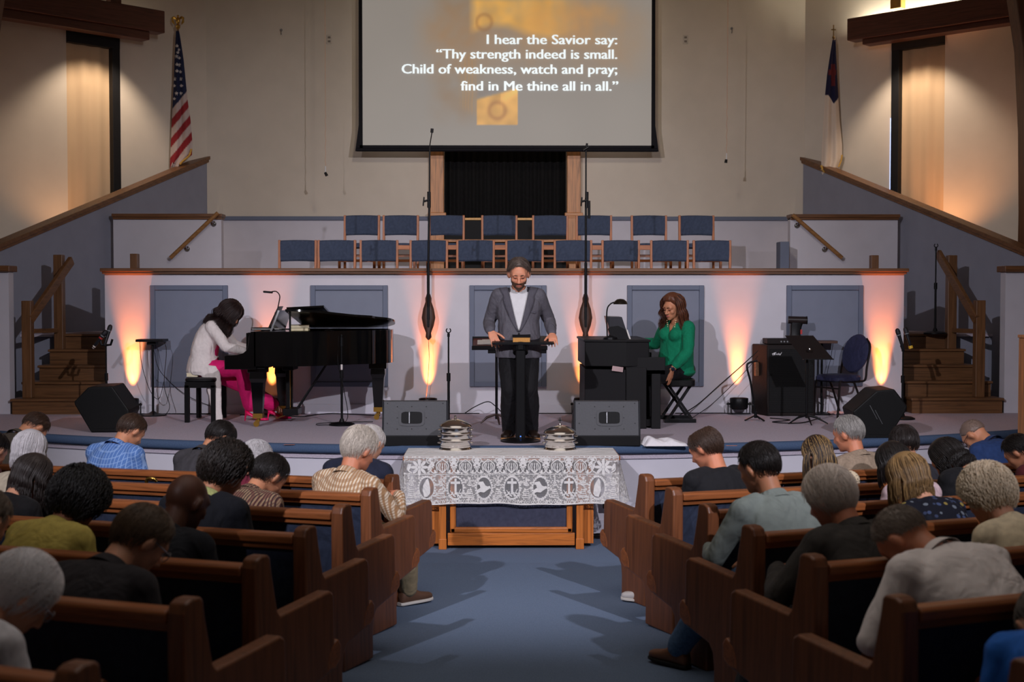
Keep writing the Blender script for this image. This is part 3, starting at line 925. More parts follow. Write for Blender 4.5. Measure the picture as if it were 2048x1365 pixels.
# lid, hinged on the far side, with folded front flap and stick
lid = curve_outline(-.02, .62)
hz, hy = .992, PW
ang = R(8.2)
def lid_pt(x, y, t):
    d = hy - y
    return (x, hy - d * cos(ang) + t * sin(ang), hz + d * sin(ang) + t * cos(ang))
m = MB()
n = len(lid)
m.add([lid_pt(x, y, 0) for x, y in lid] + [lid_pt(x, y, .022) for x, y in lid], [(i, (i + 1) % n, n + (i + 1) % n, n + i) for i in range(n)] + [tuple(range(n - 1, -1, -1)), tuple(range(n, 2 * n))])
m.obj('lid', LACQ, pe, smooth=True)
m = MB()
fx0, fx1 = .63, .98
def flap(x, y, t):
    k_ = (x - fx0)
    return lid_pt(fx0 + k_, y, .024 + t + .05 * (k_ / .35))
m.add([flap(x, y, t) for t in (0, .02) for x, y in ((fx0, .0), (fx1, .22), (fx1, PW - .05), (fx0, PW - .05))], [(0, 1, 2, 3), (7, 6, 5, 4), (0, 4, 5, 1), (1, 5, 6, 2), (2, 6, 7, 3), (3, 7, 4, 0)])
m.obj('lid_flap', LACQ, pe)
MB().bar((.66, .06, .97), (.66, .05, lid_pt(.66, .03, 0)[2]), .018, .018, up=(1, 0, 0)).obj('lid_stick', LACQ2, pe)
# music desk
m = MB()
dv = [(.42, .25, .98), (.42, PW - .25, .98), (.50, PW - .28, 1.20), (.50, .28, 1.20)]
m.add([Vector(p) for p in dv] + [Vector(p) + Vector((.018, 0, -.004)) for p in dv], [(0, 1, 2, 3), (7, 6, 5, 4), (0, 4, 5, 1), (1, 5, 6, 2), (2, 6, 7, 3), (3, 7, 4, 0)])
m.span((.34, .25, .972), (.44, PW - .25, .985))
m.obj('music_desk', LACQ, pe)
def wp(u, v, y): return at(u, v, y)
# open folders and books on the music desk and shelf
PZ = ZS + .99
o = empty('sheet_folder', (PX0 + .30, pf.y + .35, ZS + .987), 0, 'black folder with loose pages lying on the front edge of the piano', 'folder')
m = MB(); m.span((-.10, -.13, 0), (.22, .14, .012)); m.obj('folder_cover', BLACK, o)
MB().span((-.09, -.12, .012), (.19, .13, .020)).obj('pages', mat('white_paper', (232, 228, 222), .8), o)
MB().span((-.10, -.13, .020), (.12, .14, .028)).obj('folder_cover', BLACK, o)
o = empty('sheet_folder', (PX0 + .43, pf.y + .42, ZS + 1.0), R(4), 'dark open folder leaning on the piano music desk', 'folder')
m = MB(); vs = [(-.06, -.16, 0), (-.06, .36, 0), (.045, .36, .235), (.045, -.16, .235)]
m.add([Vector(p) for p in vs] + [Vector(p) - Vector((.008, 0, -.003)) for p in vs], [(0, 1, 2, 3), (7, 6, 5, 4), (0, 4, 5, 1), (1, 5, 6, 2), (2, 6, 7, 3), (3, 7, 4, 0)])
m.obj('folder_cover', BLACKM, o)
vs = [(-.065, -.14, .012), (-.065, .08, .012), (.028, .08, .215), (.028, -.14, .215)]
MB().add([Vector(p) - Vector((.006, 0, 0)) for p in vs], [(0, 1, 2, 3)]).obj('page', mat('white_paper', (232, 228, 222)), o)
for k_, (c, z) in enumerate((((150, 140, 70), 0), ((196, 190, 176), .033))):
    b_ = empty('hymn_book', (PX0 + .66, pf.y + .47, ZS + .978 + z), R(3 + 5 * k_), ['olive hymn book lying inside the piano under a paler book', 'pale hymn book stacked on the olive one inside the piano'][k_], 'book')
    MB().span((-.08, -.1, .003), (.11, .11, .029)).obj('pages', mat('cream_pages', (226, 214, 180), .8), b_)
    m = MB(); m.span((-.085, -.105, 0), (.115, .115, .003)); m.span((-.085, -.105, .029), (.115, .115, .032)); m.span((-.088, -.105, 0), (-.083, .115, .032))
    m.obj('book_cover', mat('book_cover_%d' % k_, c, .6), b_)
# gooseneck lamp on the music desk
lp = at(553, 622, pf.y + .55)
e = empty('piano_lamp', lp, 0, 'small black gooseneck lamp over the piano music desk', 'lamp')
q = [Vector((0, 0, -.03)), Vector((.025, 0, .08)), Vector((.035, 0, .16)), Vector((.0, 0, .205)), Vector((-.05, 0, .205))]
MB().tube(smooth_path(q, 6), .006, n=8).obj('gooseneck', BLACKM, e, smooth=True)
MB().box((-.09, 0, .2), (.10, .05, .022), rot=(0, R(5), 0)).obj('lamp_head', BLACKM, e, bevel=.008)
m = MB(); m.box((0, 0, -.03), (.035, .05, .03)); m.obj('clip', BLACKM, e, bevel=.004)

# piano bench
bf = on(400, 846)
e = empty('piano_bench', (bf.x, bf.y + .30, ZS), 0, 'black wooden piano bench with padded top behind the pianist', 'bench')
bw, bl = .165, .31
for sx in (-1, 1):
    for sy in (-1, 1):
        MB().bar((sx * (bw - .025), sy * (bl - .035), 0), (sx * (bw - .025), sy * (bl - .035), .40), .05, .05, up=(0, 1, 0)).obj('leg', LACQ2, e, bevel=.004)
m = MB(); m.span((-bw + .005, -bl + .01, .37), (bw - .005, bl - .01, .435)); m.obj('apron', LACQ2, e, bevel=.003)
m = MB(); m.loft([((0, 0, z), (bw * a, 0, 0), (0, bl * a, 0)) for z, a in ((.435, .98), (.445, 1.03), (.465, 1.03), (.478, .96), (.480, .6))], n=32, power=7); m.obj('seat', mat('black_leather', (18, 18, 19), .4, 0, .1, 60, .1), e, smooth=True)
b_ = empty('book', (bf.x - .10, bf.y + .22, ZS + .481), R(-6), 'cream book lying on the piano bench behind the pianist', 'book')
MB().span((-.06, -.09, .004), (.055, .085, .036)).obj('pages', mat('cream_pages', (226, 214, 180)), b_)
m = MB(); m.span((-.065, -.09, 0), (.06, .09, .004)); m.span((-.065, -.09, .036), (.06, .09, .04)); m.span((.055, -.09, 0), (.06, .09, .04)); m.obj('book_cover', mat('cream_cover', (222, 210, 186), .6), b_)

# ============================================================ stands
def mic_stand(u, y, vt, label, base='round', z=None, name='microphone_stand'):
    p = at(u, vt, y); p.z = ZS if z is None else z
    top = at(u, vt, y).z - p.z
    e = empty(name, p, 0, label, 'microphone stand')
    if base == 'round':
        MB().lathe([(0.0, 0), (.135, 0), (.135, .014), (.10, .028), (.03, .036), (.018, .07), (0.0, .07)], n=28).obj('base', BLACKM, e, smooth=True)
    else:
        m = MB()
        for a in (90, 210, 330):
            m.bar((0, 0, .10), (.25 * cos(R(a)), .25 * sin(R(a)), .012), .02, .014)
            m.cyl((.25 * cos(R(a)), .25 * sin(R(a)), 0), (.25 * cos(R(a)), .25 * sin(R(a)), .025), .014)
        m.cyl((0, 0, .07), (0, 0, .16), .022)
        m.obj('base', BLACKM, e, smooth=True)
    h = top * .55
    MB().cyl((0, 0, .03), (0, 0, h), .013, n=12).obj('lower_tube', BLACKM, e, smooth=True)
    MB().cyl((0, 0, h - .02), (0, 0, h + .06), .02, n=14).obj('clutch', BLACKM, e, smooth=True)
    MB().cyl((0, 0, h), (0, 0, top), .0085, n=12).obj('upper_tube', BLACKM, e, smooth=True)
    return e, p, top
def mic_clip(e, z, tilt=0):
    m = MB(); m.cyl((0, 0, z), (0, 0, z + .035), .013)
    a = [Vector((.022 * cos(R(t)), 0, z + .062 + .022 * sin(R(t)))) for t in range(-240, 61, 25)]
    m.tube(a, .006, n=6)
    m.obj('clip', BLACKM, e, smooth=True)
def wireless_mic(loc, rot, label):
    e = empty('wireless_microphone', loc, 0, label, 'microphone')
    e.rotation_euler = rot
    MB().lathe([(.011, 0), (.0165, .01), (.018, .09), (.020, .15), (.022, .17)], n=18).obj('handle', mat('mic_grey', (32, 32, 36), .4), e, smooth=True)
    MB().lathe([(.022, .17), (.026, .185), (.0265, .21), (.022, .232), (.01, .243), (0, .245)], n=18).obj('grille', mat('mic_grille', (60, 60, 64), .35, .8, .2, 300, .4), e, smooth=True)
    MB().lathe([(.0225, .163), (.0245, .166), (.0245, .172), (.0225, .175)], n=18).obj('ring', mat('grey_ring', (120, 124, 130), .4), e, smooth=True)
    return e
e, p, t = mic_stand(897, 13.0, 672, 'black microphone stand with empty clip left of the standing speaker')
mic_clip(e, t - .01)
e, p, t = mic_stand(683, on(683, 851).y, 672, 'black microphone stand with round base in front of the piano')
MB().cyl((0, 0, t - .11), (0, 0, t - .02), .017, n=12).obj('clutch', BLACKM, e, smooth=True)
MB().cyl((0, 0, t * .62), (0, 0, t * .68), .011, n=12).obj('tape_mark', mat('white_tape', (222, 214, 210)), e, smooth=True)
m = MB(); m.tube(smooth_path([(0.01, 0, t), (-.05, .02, t + .03), (-.13, .10, t + .06), (-.2, .22, t + .05)], 5), .007, n=8); m.obj('boom', BLACKM, e, smooth=True)
tag(MB().tube([p + Vector(q) for q in smooth_path([(-.03, -.02, t), (-.035, -.03, t * .7), (.03, -.03, .35), (.05, -.02, .05), (-.2, -.1, .012), (-.26, .05, .012), (-.05, .2, .012), (.3, .25, .012)], 6)], .004, n=6).obj('microphone_cable', BLACK), 'black cable running down the stand before the piano and looping on the carpet', 'cable')
# singers' microphones at the left and right ends of the stage
e, p, t = mic_stand(212, 14.3, 690, 'black microphone stand at the foot of the left stairs', 'round')
MB().tube([(-.06, 0, t + .05), (-.05, 0, t), (0, 0, t - .005), (.05, 0, t), (.07, 0, t + .06)], .013).obj('clip', BLACKM, e, smooth=True)
wireless_mic(p + Vector((-.01, -.02, t - .01)), (R(-18), R(12), 0), 'dark wireless microphone standing upright on the left stand')
o = wireless_mic(p + Vector((-.135, -.02, t - .035)), (R(0), R(38), 0), 'wireless microphone with red band tilted low on the left stand')
MB().lathe([(.0, -.004), (.0125, .0), (.0175, .02), (.0178, .03)], n=16).obj('end_cap', mat('pale_cap', (226, 214, 206), .4), o, smooth=True)
MB().lathe([(.0205, .13), (.022, .131), (.0225, .145), (.0215, .147)], n=16).obj('red_band', mat('red_band', (180, 40, 36), .4), o, smooth=True)
e, p, t = mic_stand(1806, 14.3, 700, 'black microphone stand at the right end of the choir wall', 'round')
MB().tube([(0, 0, t - .02), (0, 0, t), (-.02, 0, t + .05)], .016).obj('clip', BLACKM, e, smooth=True)
wireless_mic(p + Vector((.0, -.02, t - .0)), (R(-4), R(-17), 0), 'black microphone tilted on the right end stand')
o = wireless_mic(p + Vector((.12, .10, t + .01)), (R(-10), R(-14), 0), 'dim microphone with yellow band behind the right end stand')
MB().lathe([(.013, -.005), (.024, .0), (.024, .028), (.018, .03)], n=16).obj('yellow_band', mat('yellow_band', (220, 180, 40), .4), o, smooth=True)
e, p, t = mic_stand(1872, 15.9, 500, 'tall thin microphone stand on the landing of the right stairs', 'round', z=ZS + .89)
mic_clip(e, t - .01)

# flat topped stand with a small mixer tray left of the pianist
p = at(306, 800, 14.84); p.z = ZS
e = empty('tray_stand', p, 0, 'thin black stand with a flat tray and dangling cables left of the pianist', 'stand')
t = at(306, 682, p.y).z - p.z
MB().lathe([(0, 0), (.15, 0), (.15, .012), (.05, .028), (.016, .05), (0, .05)], n=28).obj('base', BLACKM, e, smooth=True)
MB().cyl((0, 0, .03), (0, 0, t - .02), .014, n=12).obj('pole', BLACKM, e, smooth=True)
m = MB(); m.span((-.16, -.12, t - .01), (.15, .12, t + .02)); m.obj('tray', BLACKM, e, bevel=.006)
MB().box((0, 0, t - .03), (.1, .1, .03)).obj('tray_bracket', BLACKM, e)
for k, pts in enumerate(([(.14, -.05, t), (.17, -.06, t - .12), (.14, -.05, t - .5), (.2, -.06, t - .75), (.08, -.05, t - .9)], [(-.12, -.08, t), (-.1, -.09, t - .25), (-.02, -.06, t - .55), (.08, -.06, t - .65), (.14, -.05, t - .45)], [(.02, -.03, t - .1), (.1, -.04, t - .35), (.35, .1, t - .62), (.7, .2, .05)])):
    tag(MB().tube([p + Vector(q) for q in smooth_path(pts, 7)], .0035, n=6).obj('cable', BLACK), ['thin cable hanging from the right end of the tray stand', 'thin cable looping down from the left end of the tray stand', 'thin cable slanting from the tray stand down behind the bench'][k], 'cable')

# tall choir microphones on wall mounted poles with oval wooden weights
for u, vt, sw, lb in ((857, 262, (862, 262, 853, 290), 'tall left choir microphone pole with oval wooden weight on the choir wall'), (1171, 285, (1172, 285, 1171, 292), 'tall right choir microphone pole with oval wooden weight on the choir wall')):
    y = CY - .16
    c = at(u, 636, y)
    e = empty('choir_microphone_pole', c, 0, lb, 'microphone')
    ztop = at(u, 292 if u < 1000 else 300, y).z - c.z
    MB().cyl((0, -.03, -.02), (0, -.03, .62), .0165, n=12).obj('lower_tube', BLACKM, e, smooth=True)
    MB().cyl((0, -.03, .55), (.015 if u < 1000 else .0, -.03, 1.35), .0125, n=12).obj('middle_tube', BLACKM, e, smooth=True)
    MB().cyl((.015 if u < 1000 else 0, -.03, 1.30), (.02 if u < 1000 else 0, -.03, ztop), .009, n=12).obj('upper_tube', BLACKM, e, smooth=True)
    m = MB(); m.cyl((.01, -.03, 1.24), (.01, -.03, 1.42), .02); m.cyl((-.05, -.04, 1.31), (.02, -.04, 1.33), .012); m.cyl((-.055, -.04, 1.26), (-.045, -.04, 1.36), .008)
    if u > 1000: m.cyl((.035, -.03, 1.12), (.035, -.03, 1.32), .016)
    m.obj('clutch', BLACKM, e, smooth=True)
    if u < 1000:
        m = MB(); m.tube(smooth_path([(.02, -.03, ztop), (.03, -.03, ztop + .06), (.045, -.03, ztop + .15)], 5), .006, n=8); m.obj('gooseneck', BLACKM, e, smooth=True)
        MB().cyl((.044, -.03, ztop + .145), (.047, -.03, ztop + .19), .017, n=14).obj('microphone_head', BLACKM, e, smooth=True)
    else:
        m = MB(); m.cyl((-.03, -.03, ztop - .01), (.03, -.03, ztop + .03), .018); m.cyl((0, -.03, ztop), (.012, -.03, ztop + .07), .012); m.obj('microphone_head', BLACKM, e, smooth=True)
    # oval weight
    pr = [(.012, -.25), (.035, -.22), (.03, -.17), (.06, -.09), (.078, -.0), (.062, .10), (.034, .18), (.036, .22), (.02, .27)]
    m = MB(); m.loft([((0, 0, z), (r, 0, 0), (0, .03, 0)) for r, z in pr], n=28); m.obj('oval_weight', wood('dark_walnut', (74, 46, 34), 'z'), e, smooth=True)
    m = MB(); m.span((-.012, -.055, -.1), (.012, -.02, .12)); m.cyl((0, .0, -.06), (0, .14, -.06), .02); m.obj('clamp', BLACKM, e)
    tag(MB().tube([c + Vector(q) for q in smooth_path([(.0, -.02, -.24), (.005, 0, -.5), (-.03, .05, -.9), (-.06, .03, -1.08)], 6)], .003, n=6).obj('microphone_cable', mat('brown_cable', (70, 44, 34), .6)),
        'thin cable falling from the %s oval weight to the floor' % ('left' if u < 1000 else 'right'), 'cable')

# ============================================================ LED wall washers
ORANGE = (1.0, 0.26, 0.045)
for k, (u, pw, lb) in enumerate(((259, 20, 'small black uplight at the left end of the choir wall'), (540, 13, 'small black uplight behind the piano'), (856, 15, 'small black uplight with yoke behind the left floor monitor'),
                             (1166, 12, 'small black uplight behind the organ'), (1478, 13, 'small black uplight on the floor left of the amplifier'), (1770, 20, 'small black uplight behind the right black monitor'))):
    y = 14.90
    c = at(u, 800, y)
    e = empty('led_uplight', (c.x, y, ZS), 0, lb, 'uplight', 'orange LED uplights along the choir wall')
    tl = Euler((R(-13), 0, 0)).to_matrix()
    m = MB(); m.lathe([(.085, .0), (.10, .02), (.105, .12), (.10, .128), (.094, .124), (.092, .09), (.0, .088)], (0, 0, .06), n=30); m.obj('housing', BLACKM, e, smooth=True)
    MB().lathe([(0, .0), (.09, 0), (.09, .004), (0, .004)], (0, 0, .15), n=24).obj('lens', emit('orange_led', (255, 150, 60), 2.0), e)
    m = MB(); m.bar((-.125, 0, .02), (-.125, 0, .14), .03, .008, up=(1, 0, 0)); m.bar((.125, 0, .02), (.125, 0, .14), .03, .008, up=(1, 0, 0)); m.bar((-.13, 0, .012), (.13, 0, .012), .05, .01); m.cyl((-.14, 0, .12), (-.1, 0, .12), .012); m.cyl((.1, 0, .12), (.14, 0, .12), .012)
    m.obj('yoke', BLACKM, e)
    lamp('led_light', 'SPOT', (c.x, y + .03, ZS + .17), pw * 6, ORANGE, aim=(c.x, y + .03 + .36, ZS + .17 + 1.0), size=0.02, angle=31, blend=1.0)
    lamp('led_field_light', 'SPOT', (c.x, y + .03, ZS + .17), pw * 16, (1.0, 0.23, 0.04), aim=(c.x, y + .03 + .11, ZS + .17 + 1.0), size=0.02, angle=30, blend=1.0)

# ============================================================ floor monitors
MONG = mat('monitor_grey_grille', (74, 75, 80), .6, .1, .05, 200, .15)
for u0, u1, vt, vb, lb in ((764, 896, 817, 893, 'grey wedge floor monitor left of the standing man'), (1148, 1281, 817, 893, 'grey wedge floor monitor right of the standing man')):
    p = on((u0 + u1) / 2, vb)
    y = p.y
    w = at(u1, vb, y).x - at(u0, vb, y).x
    h = .40
    e = empty('floor_monitor', (p.x, y, ZS), 0, lb, 'monitor speaker', 'wedge monitors at the stage front')
    poly = [(0, 0), (0, .10), (.055, h), (.11, h + .005), (.40, .16), (.42, 0)]
    m = MB(); m.prism(poly, -w / 2 + .012, w / 2 - .012, 'yz'); m.obj('cabinet', mat('monitor_grey', (68, 69, 74), .55, 0, .05, 60, .1), e, bevel=.006)
    MB().span((-w / 2 + .002, -.012, 0), (w / 2 - .002, .30, .095)).obj('base', mat('matt_black', (16, 16, 18)), e, bevel=.008)
    for s in (-1, 1):
        m = MB(); m.prism([(y_ - .006 if y_ < .06 else y_ + .004, z_ + .004) for y_, z_ in poly], s * (w / 2 - .012), s * w / 2, 'yz'); m.obj('side_panel', mat('monitor_dark', (40, 41, 45), .6), e, bevel=.004)
    # handle cup on the sloping back facing the nave
    sl = math.atan2(.055, h - .10)
    hx = -.03 if u0 < 1000 else .02
    def onface(x, z, d):   # z along the slope, d out of it
        return Vector((x, .0 + z * sin(sl) - d * cos(sl), .10 + z * cos(sl) + d * sin(sl)))
    m = MB()
    for (x, z, a, b_) in ((0, .085, .105, .012), (0, -.085, .105, .012)):
        pass
    rot = Matrix.Rotation(-sl, 3, 'X')
    pl = MB()
    ringo = [(.115 * abs(cos(t)) ** .35 * np.sign(cos(t)), .075 * abs(sin(t)) ** .35 * np.sign(sin(t))) for t in np.linspace(0, 2 * pi, 41)[:-1]]
    n = len(ringo)
    cz = .155
    vs = [onface(hx + a, cz + b_, .0) for a, b_ in ringo] + [onface(hx + a, cz + b_, .006) for a, b_ in ringo] + [onface(hx + a * .82, cz + b_ * .72, .006) for a, b_ in ringo] + [onface(hx + a * .82, cz + b_ * .72, -.0) for a, b_ in ringo]
    pl.add(vs, [(k * n + i, k * n + (i + 1) % n, (k + 1) * n + (i + 1) % n, (k + 1) * n + i) for k in range(3) for i in range(n)])
    pl.obj('handle_plate', mat('monitor_plate', (60, 61, 66), .5), e)
    m = MB(); m.add([onface(hx + a * .83, cz + b_ * .74, .0015) for a, b_ in ringo], [tuple(range(n))]); m.obj('handle_cup', BLACK, e)
    MB().cyl(onface(hx - .022, cz - .05, .006), onface(hx - .022, cz + .05, .006), .010, n=12).obj('handle_bar', mat('grey_steel', (140, 142, 146), .35, .8), e, smooth=True)
    m = MB()
    for a, b_ in ((-.13, .1), (0, .1), (.13, .1), (-.13, 0), (.13, 0), (-.13, -.1), (0, -.1), (.13, -.1), (w * .42 - hx, .13), (-w * .42 - hx, .13), (w * .42 - hx, -.05), (-w * .42 - hx, -.05)):
        q = onface(hx + a, cz + b_, .0); m.cyl(q, q + Vector((0, -.004, .001)), .005, n=8)
    m.obj('screws', BLACKM, e)
# black wedge monitors at the stage ends, seen from behind and tipped on their sides
for u0, u1, vt, vb, lb, rz, sd in ((148, 258, 775, 868, 'black wedge monitor at the left end of the stage by the stairs', R(0), 1), (1705, 1815, 781, 880, 'black wedge monitor standing at the right end of the stage', R(0), -1)):
    y = on((u0 + u1) / 2, vb - 2).y
    P = (lambda u, v: (at(u, v, y).x, at(u, v, y).z - ZS))
    if sd == 1:
        outl = [(182, 868), (234, 867), (258, 830), (257, 822), (224, 775), (176, 777), (148, 806), (149, 812)]
    else:
        outl = [(1722, 880), (1777, 880), (1812, 825), (1815, 815), (1789, 781), (1754, 784), (1706, 826), (1708, 834)]
    c = P((u0 + u1) / 2, vb)
    e = empty('wedge_monitor', (c[0], y, ZS), 0, lb, 'monitor speaker')
    pts = [P(u, v) for u, v in outl]
    zmin = min(z for _, z in pts)
    pts = [(x - c[0], z - zmin) for x, z in pts]
    m = MB(); n = len(pts)
    cx = sum(x for x, _ in pts) / n; cz = sum(z for _, z in pts) / n
    rows = [[(x, 0, z) for x, z in pts], [(cx + (x - cx) * .98, .42, cz + (z - cz) * .98 + .012) for x, z in pts]]
    m.add(rows[0] + rows[1], [(i, (i + 1) % n, n + (i + 1) % n, n + i) for i in range(n)] + [tuple(range(n - 1, -1, -1)), tuple(range(n, 2 * n))])
    m.obj('cabinet', mat('speaker_black', (11, 11, 12), .55, 0, .1, 50, .15), e, bevel=.012)
    m = MB(); k = cz
    m.add([(cx + (x - cx) * .84, -.004, cz + (z - cz) * .84) for x, z in pts], [tuple(range(n))])
    m.obj('side_grip_panel', mat('speaker_black_panel', (13, 13, 14), .7), e)
    if sd == -1:
        m = MB()
        for d in (0, .05): m.bar((cx - .10 + d, -.006, cz + .07 - d * .9), (cx - .03 + d, -.006, cz - .08 - d * .9 + .02), .006, .004)
        m.obj('side_rails', mat('grey_steel', (140, 142, 146)), e)

# ============================================================ digital organ
ORG = mat('organ_black', (19, 18, 20), .5, 0, .06, 30)
ORGX = mat('organ_back', (23, 22, 25), .6, 0, .06, 30)
yo = on(1280, 858).y
P = lambda u, v: at(u, v, yo)
e = empty('organ', (P(1236, 858).x, yo, ZS), R(0), 'black upright electric organ with music rack before the woman in green', 'organ')
L = P(1236, 858)
def R_(u, v): q = P(u, v); return (q.x - L.x, q.z - ZS)
# back corner is turned: back panel faces the nave at left, keyboard side to the right
x0, zt = R_(1171, 681); xm, _ = R_(1252, 690); x1, zk = R_(1299, 690); xk, zk2 = R_(1331, 715)
DE = 1.25
m = MB(); m.add([(x0, .12, 0), (xm, -.0, 0), (xm + .02, DE, 0), (x0 + .02, DE + .0, 0), (x0, .12, .60), (xm, .0, .60), (xm + .02, DE, .60), (x0 + .02, DE, .60)], [(3, 2, 1, 0), (0, 1, 5, 4), (1, 2, 6, 5), (2, 3, 7, 6), (3, 0, 4, 7), (4, 5, 6, 7)])
m.obj('lower_back', ORGX, e, bevel=.006)
m = MB(); a = [(x0, .10), (xm, -.02), (x1, .02), (x1, DE), (x0, DE)]
m.prism(a, .63, zt - .02, 'xy'); m.obj('console_body', ORG, e, bevel=.008)
m = MB(); m.prism([(x - .012 if x < 0 else x + .012, y - .012) for x, y in a[:3]] + [(x1 + .012, DE + .01), (x0 - .012, DE + .01)], zt - .02, zt + .005, 'xy'); m.obj('top', ORG, e, bevel=.005)
m = MB(); m.span((xm, -.0, .55), (xk, .06, zk2)); m.span((xm, DE - .06, .55), (xk, DE, zk2)); m.span((xm, 0, .55), (xk, DE, .60)); m.obj('keyboard_shelf', ORG, e, bevel=.006)
m = MB(); m.span((xm + .08, .07, .60), (xk - .02, DE - .07, .64)); m.obj('manual_keys', IVORY, e)
MB().span((xm - .0, -.02, 0), (x1 - .03, .05, .62)).obj('end_panel', ORG, e, bevel=.005)
for q in ((-.02, .05), (DE - .06, DE)):
    MB().span((x1 + .02, q[0], 0), (xk - .05, q[1], .56)).obj('leg', ORG, e, bevel=.005)
m = MB(); m.span((xm, .06, .02), (xk - .06, DE - .06, .09)); m.obj('pedal_board', ORG, e)
m = MB(); m.bar((xm - .14, .0, .615), (xm - .03, -.01, .60), .01, .05); m.obj('speaker_slot', mat('pink_grey_slot', (190, 160, 160)), e)
# music rack and lamp on the organ
m = MB()
q = [R_(1216, 634), R_(1248, 635), R_(1264, 684), R_(1228, 684)]
m.add([(x, .22, z) for x, z in q] + [(x + .02, .75, z) for x, z in q], [(0, 1, 2, 3), (7, 6, 5, 4), (0, 4, 5, 1), (1, 5, 6, 2), (2, 6, 7, 3), (3, 7, 4, 0)])
m.obj('music_rack', mat('smoky_rack', (52, 52, 58), .25, 0, .1), e, bevel=.004)
q = [(1219, 660), (1222, 655), (1240, 653), (1254, 660), (1264, 683), (1228, 683)]
m = MB(); m.prism([R_(*k) for k in q], .20, .22, 'xz'); m.obj('rack_end', BLACKM, e, bevel=.003)
m = MB(); m.prism([R_(1257, 660), R_(1260, 661), R_(1267, 682), R_(1262, 684)], .24, .72, 'xz'); m.obj('sheet_music', mat('white_paper', (232, 228, 222)), e)
c = P(1217, 683)
o = empty('desk_lamp', (c.x, yo + .15, ZS + zt + .005), 0, 'black gooseneck desk lamp with dome shade on the organ', 'lamp')
MB().lathe([(0, 0), (.075, 0), (.07, .02), (.03, .035), (0, .04)], (.03, 0, 0), n=24).obj('base', BLACKM, o, smooth=True)
MB().tube(smooth_path([(-.0, 0, .02), (-.005, 0, .28), (.03, 0, .36), (.10, 0, .385)], 7), .007, n=8).obj('gooseneck', BLACKM, o, smooth=True)
MB().lathe([(.0, .055), (.035, .05), (.06, .03), (.075, .0), (.07, -.002), (.055, .02)], (.135, 0, .36), n=28).obj('lamp_shade', mat('bronze_shade', (48, 40, 34), .3, .6), o, smooth=True)
# organ bench with crossed legs
pb = on(1360, 846)
zb = at(1360, 757, pb.y + .1).z - ZS
e = empty('organ_bench', (pb.x, pb.y + .22, ZS), 0, 'black padded bench on crossed legs under the woman in green', 'bench')
w = .155
m = MB(); m.loft([((0, 0, z), (w * k, 0, 0), (0, .33 * k, 0)) for z, k in ((zb - .075, .97), (zb - .065, 1), (zb - .01, 1), (zb, .95), (zb, .6))], n=36, power=8); m.obj('seat', mat('black_leather', (18, 18, 19)), e, smooth=True)
for y in (-.22, .22):
    MB().bar((-.125, y, .04), (.11, y, zb - .07), .025, .05, up=(0, 1, 0)).obj('leg', BLACKM, e)
    MB().bar((.13, y + .028, .04), (-.12, y + .028, zb - .07), .025, .05, up=(0, 1, 0)).obj('leg', BLACKM, e)
    MB().bar((-.16, y, .02), (.17, y, .02), .05, .04).obj('foot', BLACKM, e, bevel=.004)

# ============================================================ amplifier corner
ya = 14.68
P = lambda u, v: at(u, v, ya)
c = P(1570, 830)
e = empty('amplifier_cabinet', (c.x, ya, ZS), 0, 'tall black amplifier cabinet with white logo at the right of the stage', 'amplifier')
xl, xg, xr = P(1515, 700).x - c.x, P(1535, 700).x - c.x, P(1630, 700).x - c.x
za = P(1570, 690).z - ZS
m = MB(); m.add([(xl, .33, 0), (xg, 0, 0), (xr, 0, 0), (xr + .02, .33, 0), (xl, .33, za), (xg, 0, za), (xr, 0, za), (xr + .02, .33, za)], [(3, 2, 1, 0), (0, 1, 5, 4), (1, 2, 6, 5), (2, 3, 7, 6), (3, 0, 4, 7), (4, 5, 6, 7)])
m.obj('cabinet', mat('amp_vinyl', (26, 19, 18), .6, 0, .15, 80, .2), e, bevel=.012)
m = MB(); m.span((xg + .02, -.012, .04), (xr - .02, 0, za - .05)); m.obj('grille', mat('amp_grille', (13, 13, 14), .6, 0, .5, 160, .5), e, bevel=.004)
m = MB()
for k in range(34): z = .06 + k * (za - .13) / 33; m.span((xg + .02, -.015, z), (xr - .02, -.011, z + .004))
m.obj('grille_bars', mat('amp_grille_bar', (19, 18, 20), .5), e)
m = MB(); mv = Vector(((xl + xg) / 2, .2, .52)); m.box(mv, (.04, .1, .16), rot=(0, 0, math.atan2(-.33, xg - xl))); m.obj('side_handle', mat('worn_handle', (120, 84, 60), .5, .3, .4, 40), e, bevel=.006)
# logo strokes in the style of a jagged handwritten wordmark
lg = [[(0, 20), (25, 6), (38, 5), (10, 33)], [(14, 8), (7, 40), (11, 36), (19, 12)], [(22, 20), (33, 18), (28, 22), (24, 33), (20, 34)], [(21, 27), (30, 25), (30, 27)], [(33, 33), (41, 15), (45, 33), (41, 30), (40, 24)], [(46, 16), (49, 32), (60, 12), (56, 12), (50, 25)],
      [(56, 26), (62, 17), (65, 18), (59, 33)], [(62, 26), (67, 23), (63, 31)], [(66, 16), (70, 24), (84, 2), (82, 10), (70, 34), (66, 36), (70, 27)]]
ls = (P(1563, 710).x - P(1543, 710).x) / 84
m = MB(); q = P(1543, 704); bx, bz = q.x - c.x, q.z - ZS
for poly in lg:
    m.prism([(bx + x * ls, bz - y * ls * .85) for x, y in poly], -.024, -.016, 'xz')
m.obj('logo', emit('logo_white', (232, 232, 236), .0) if False else mat('logo_white', (236, 236, 240), .3), e)
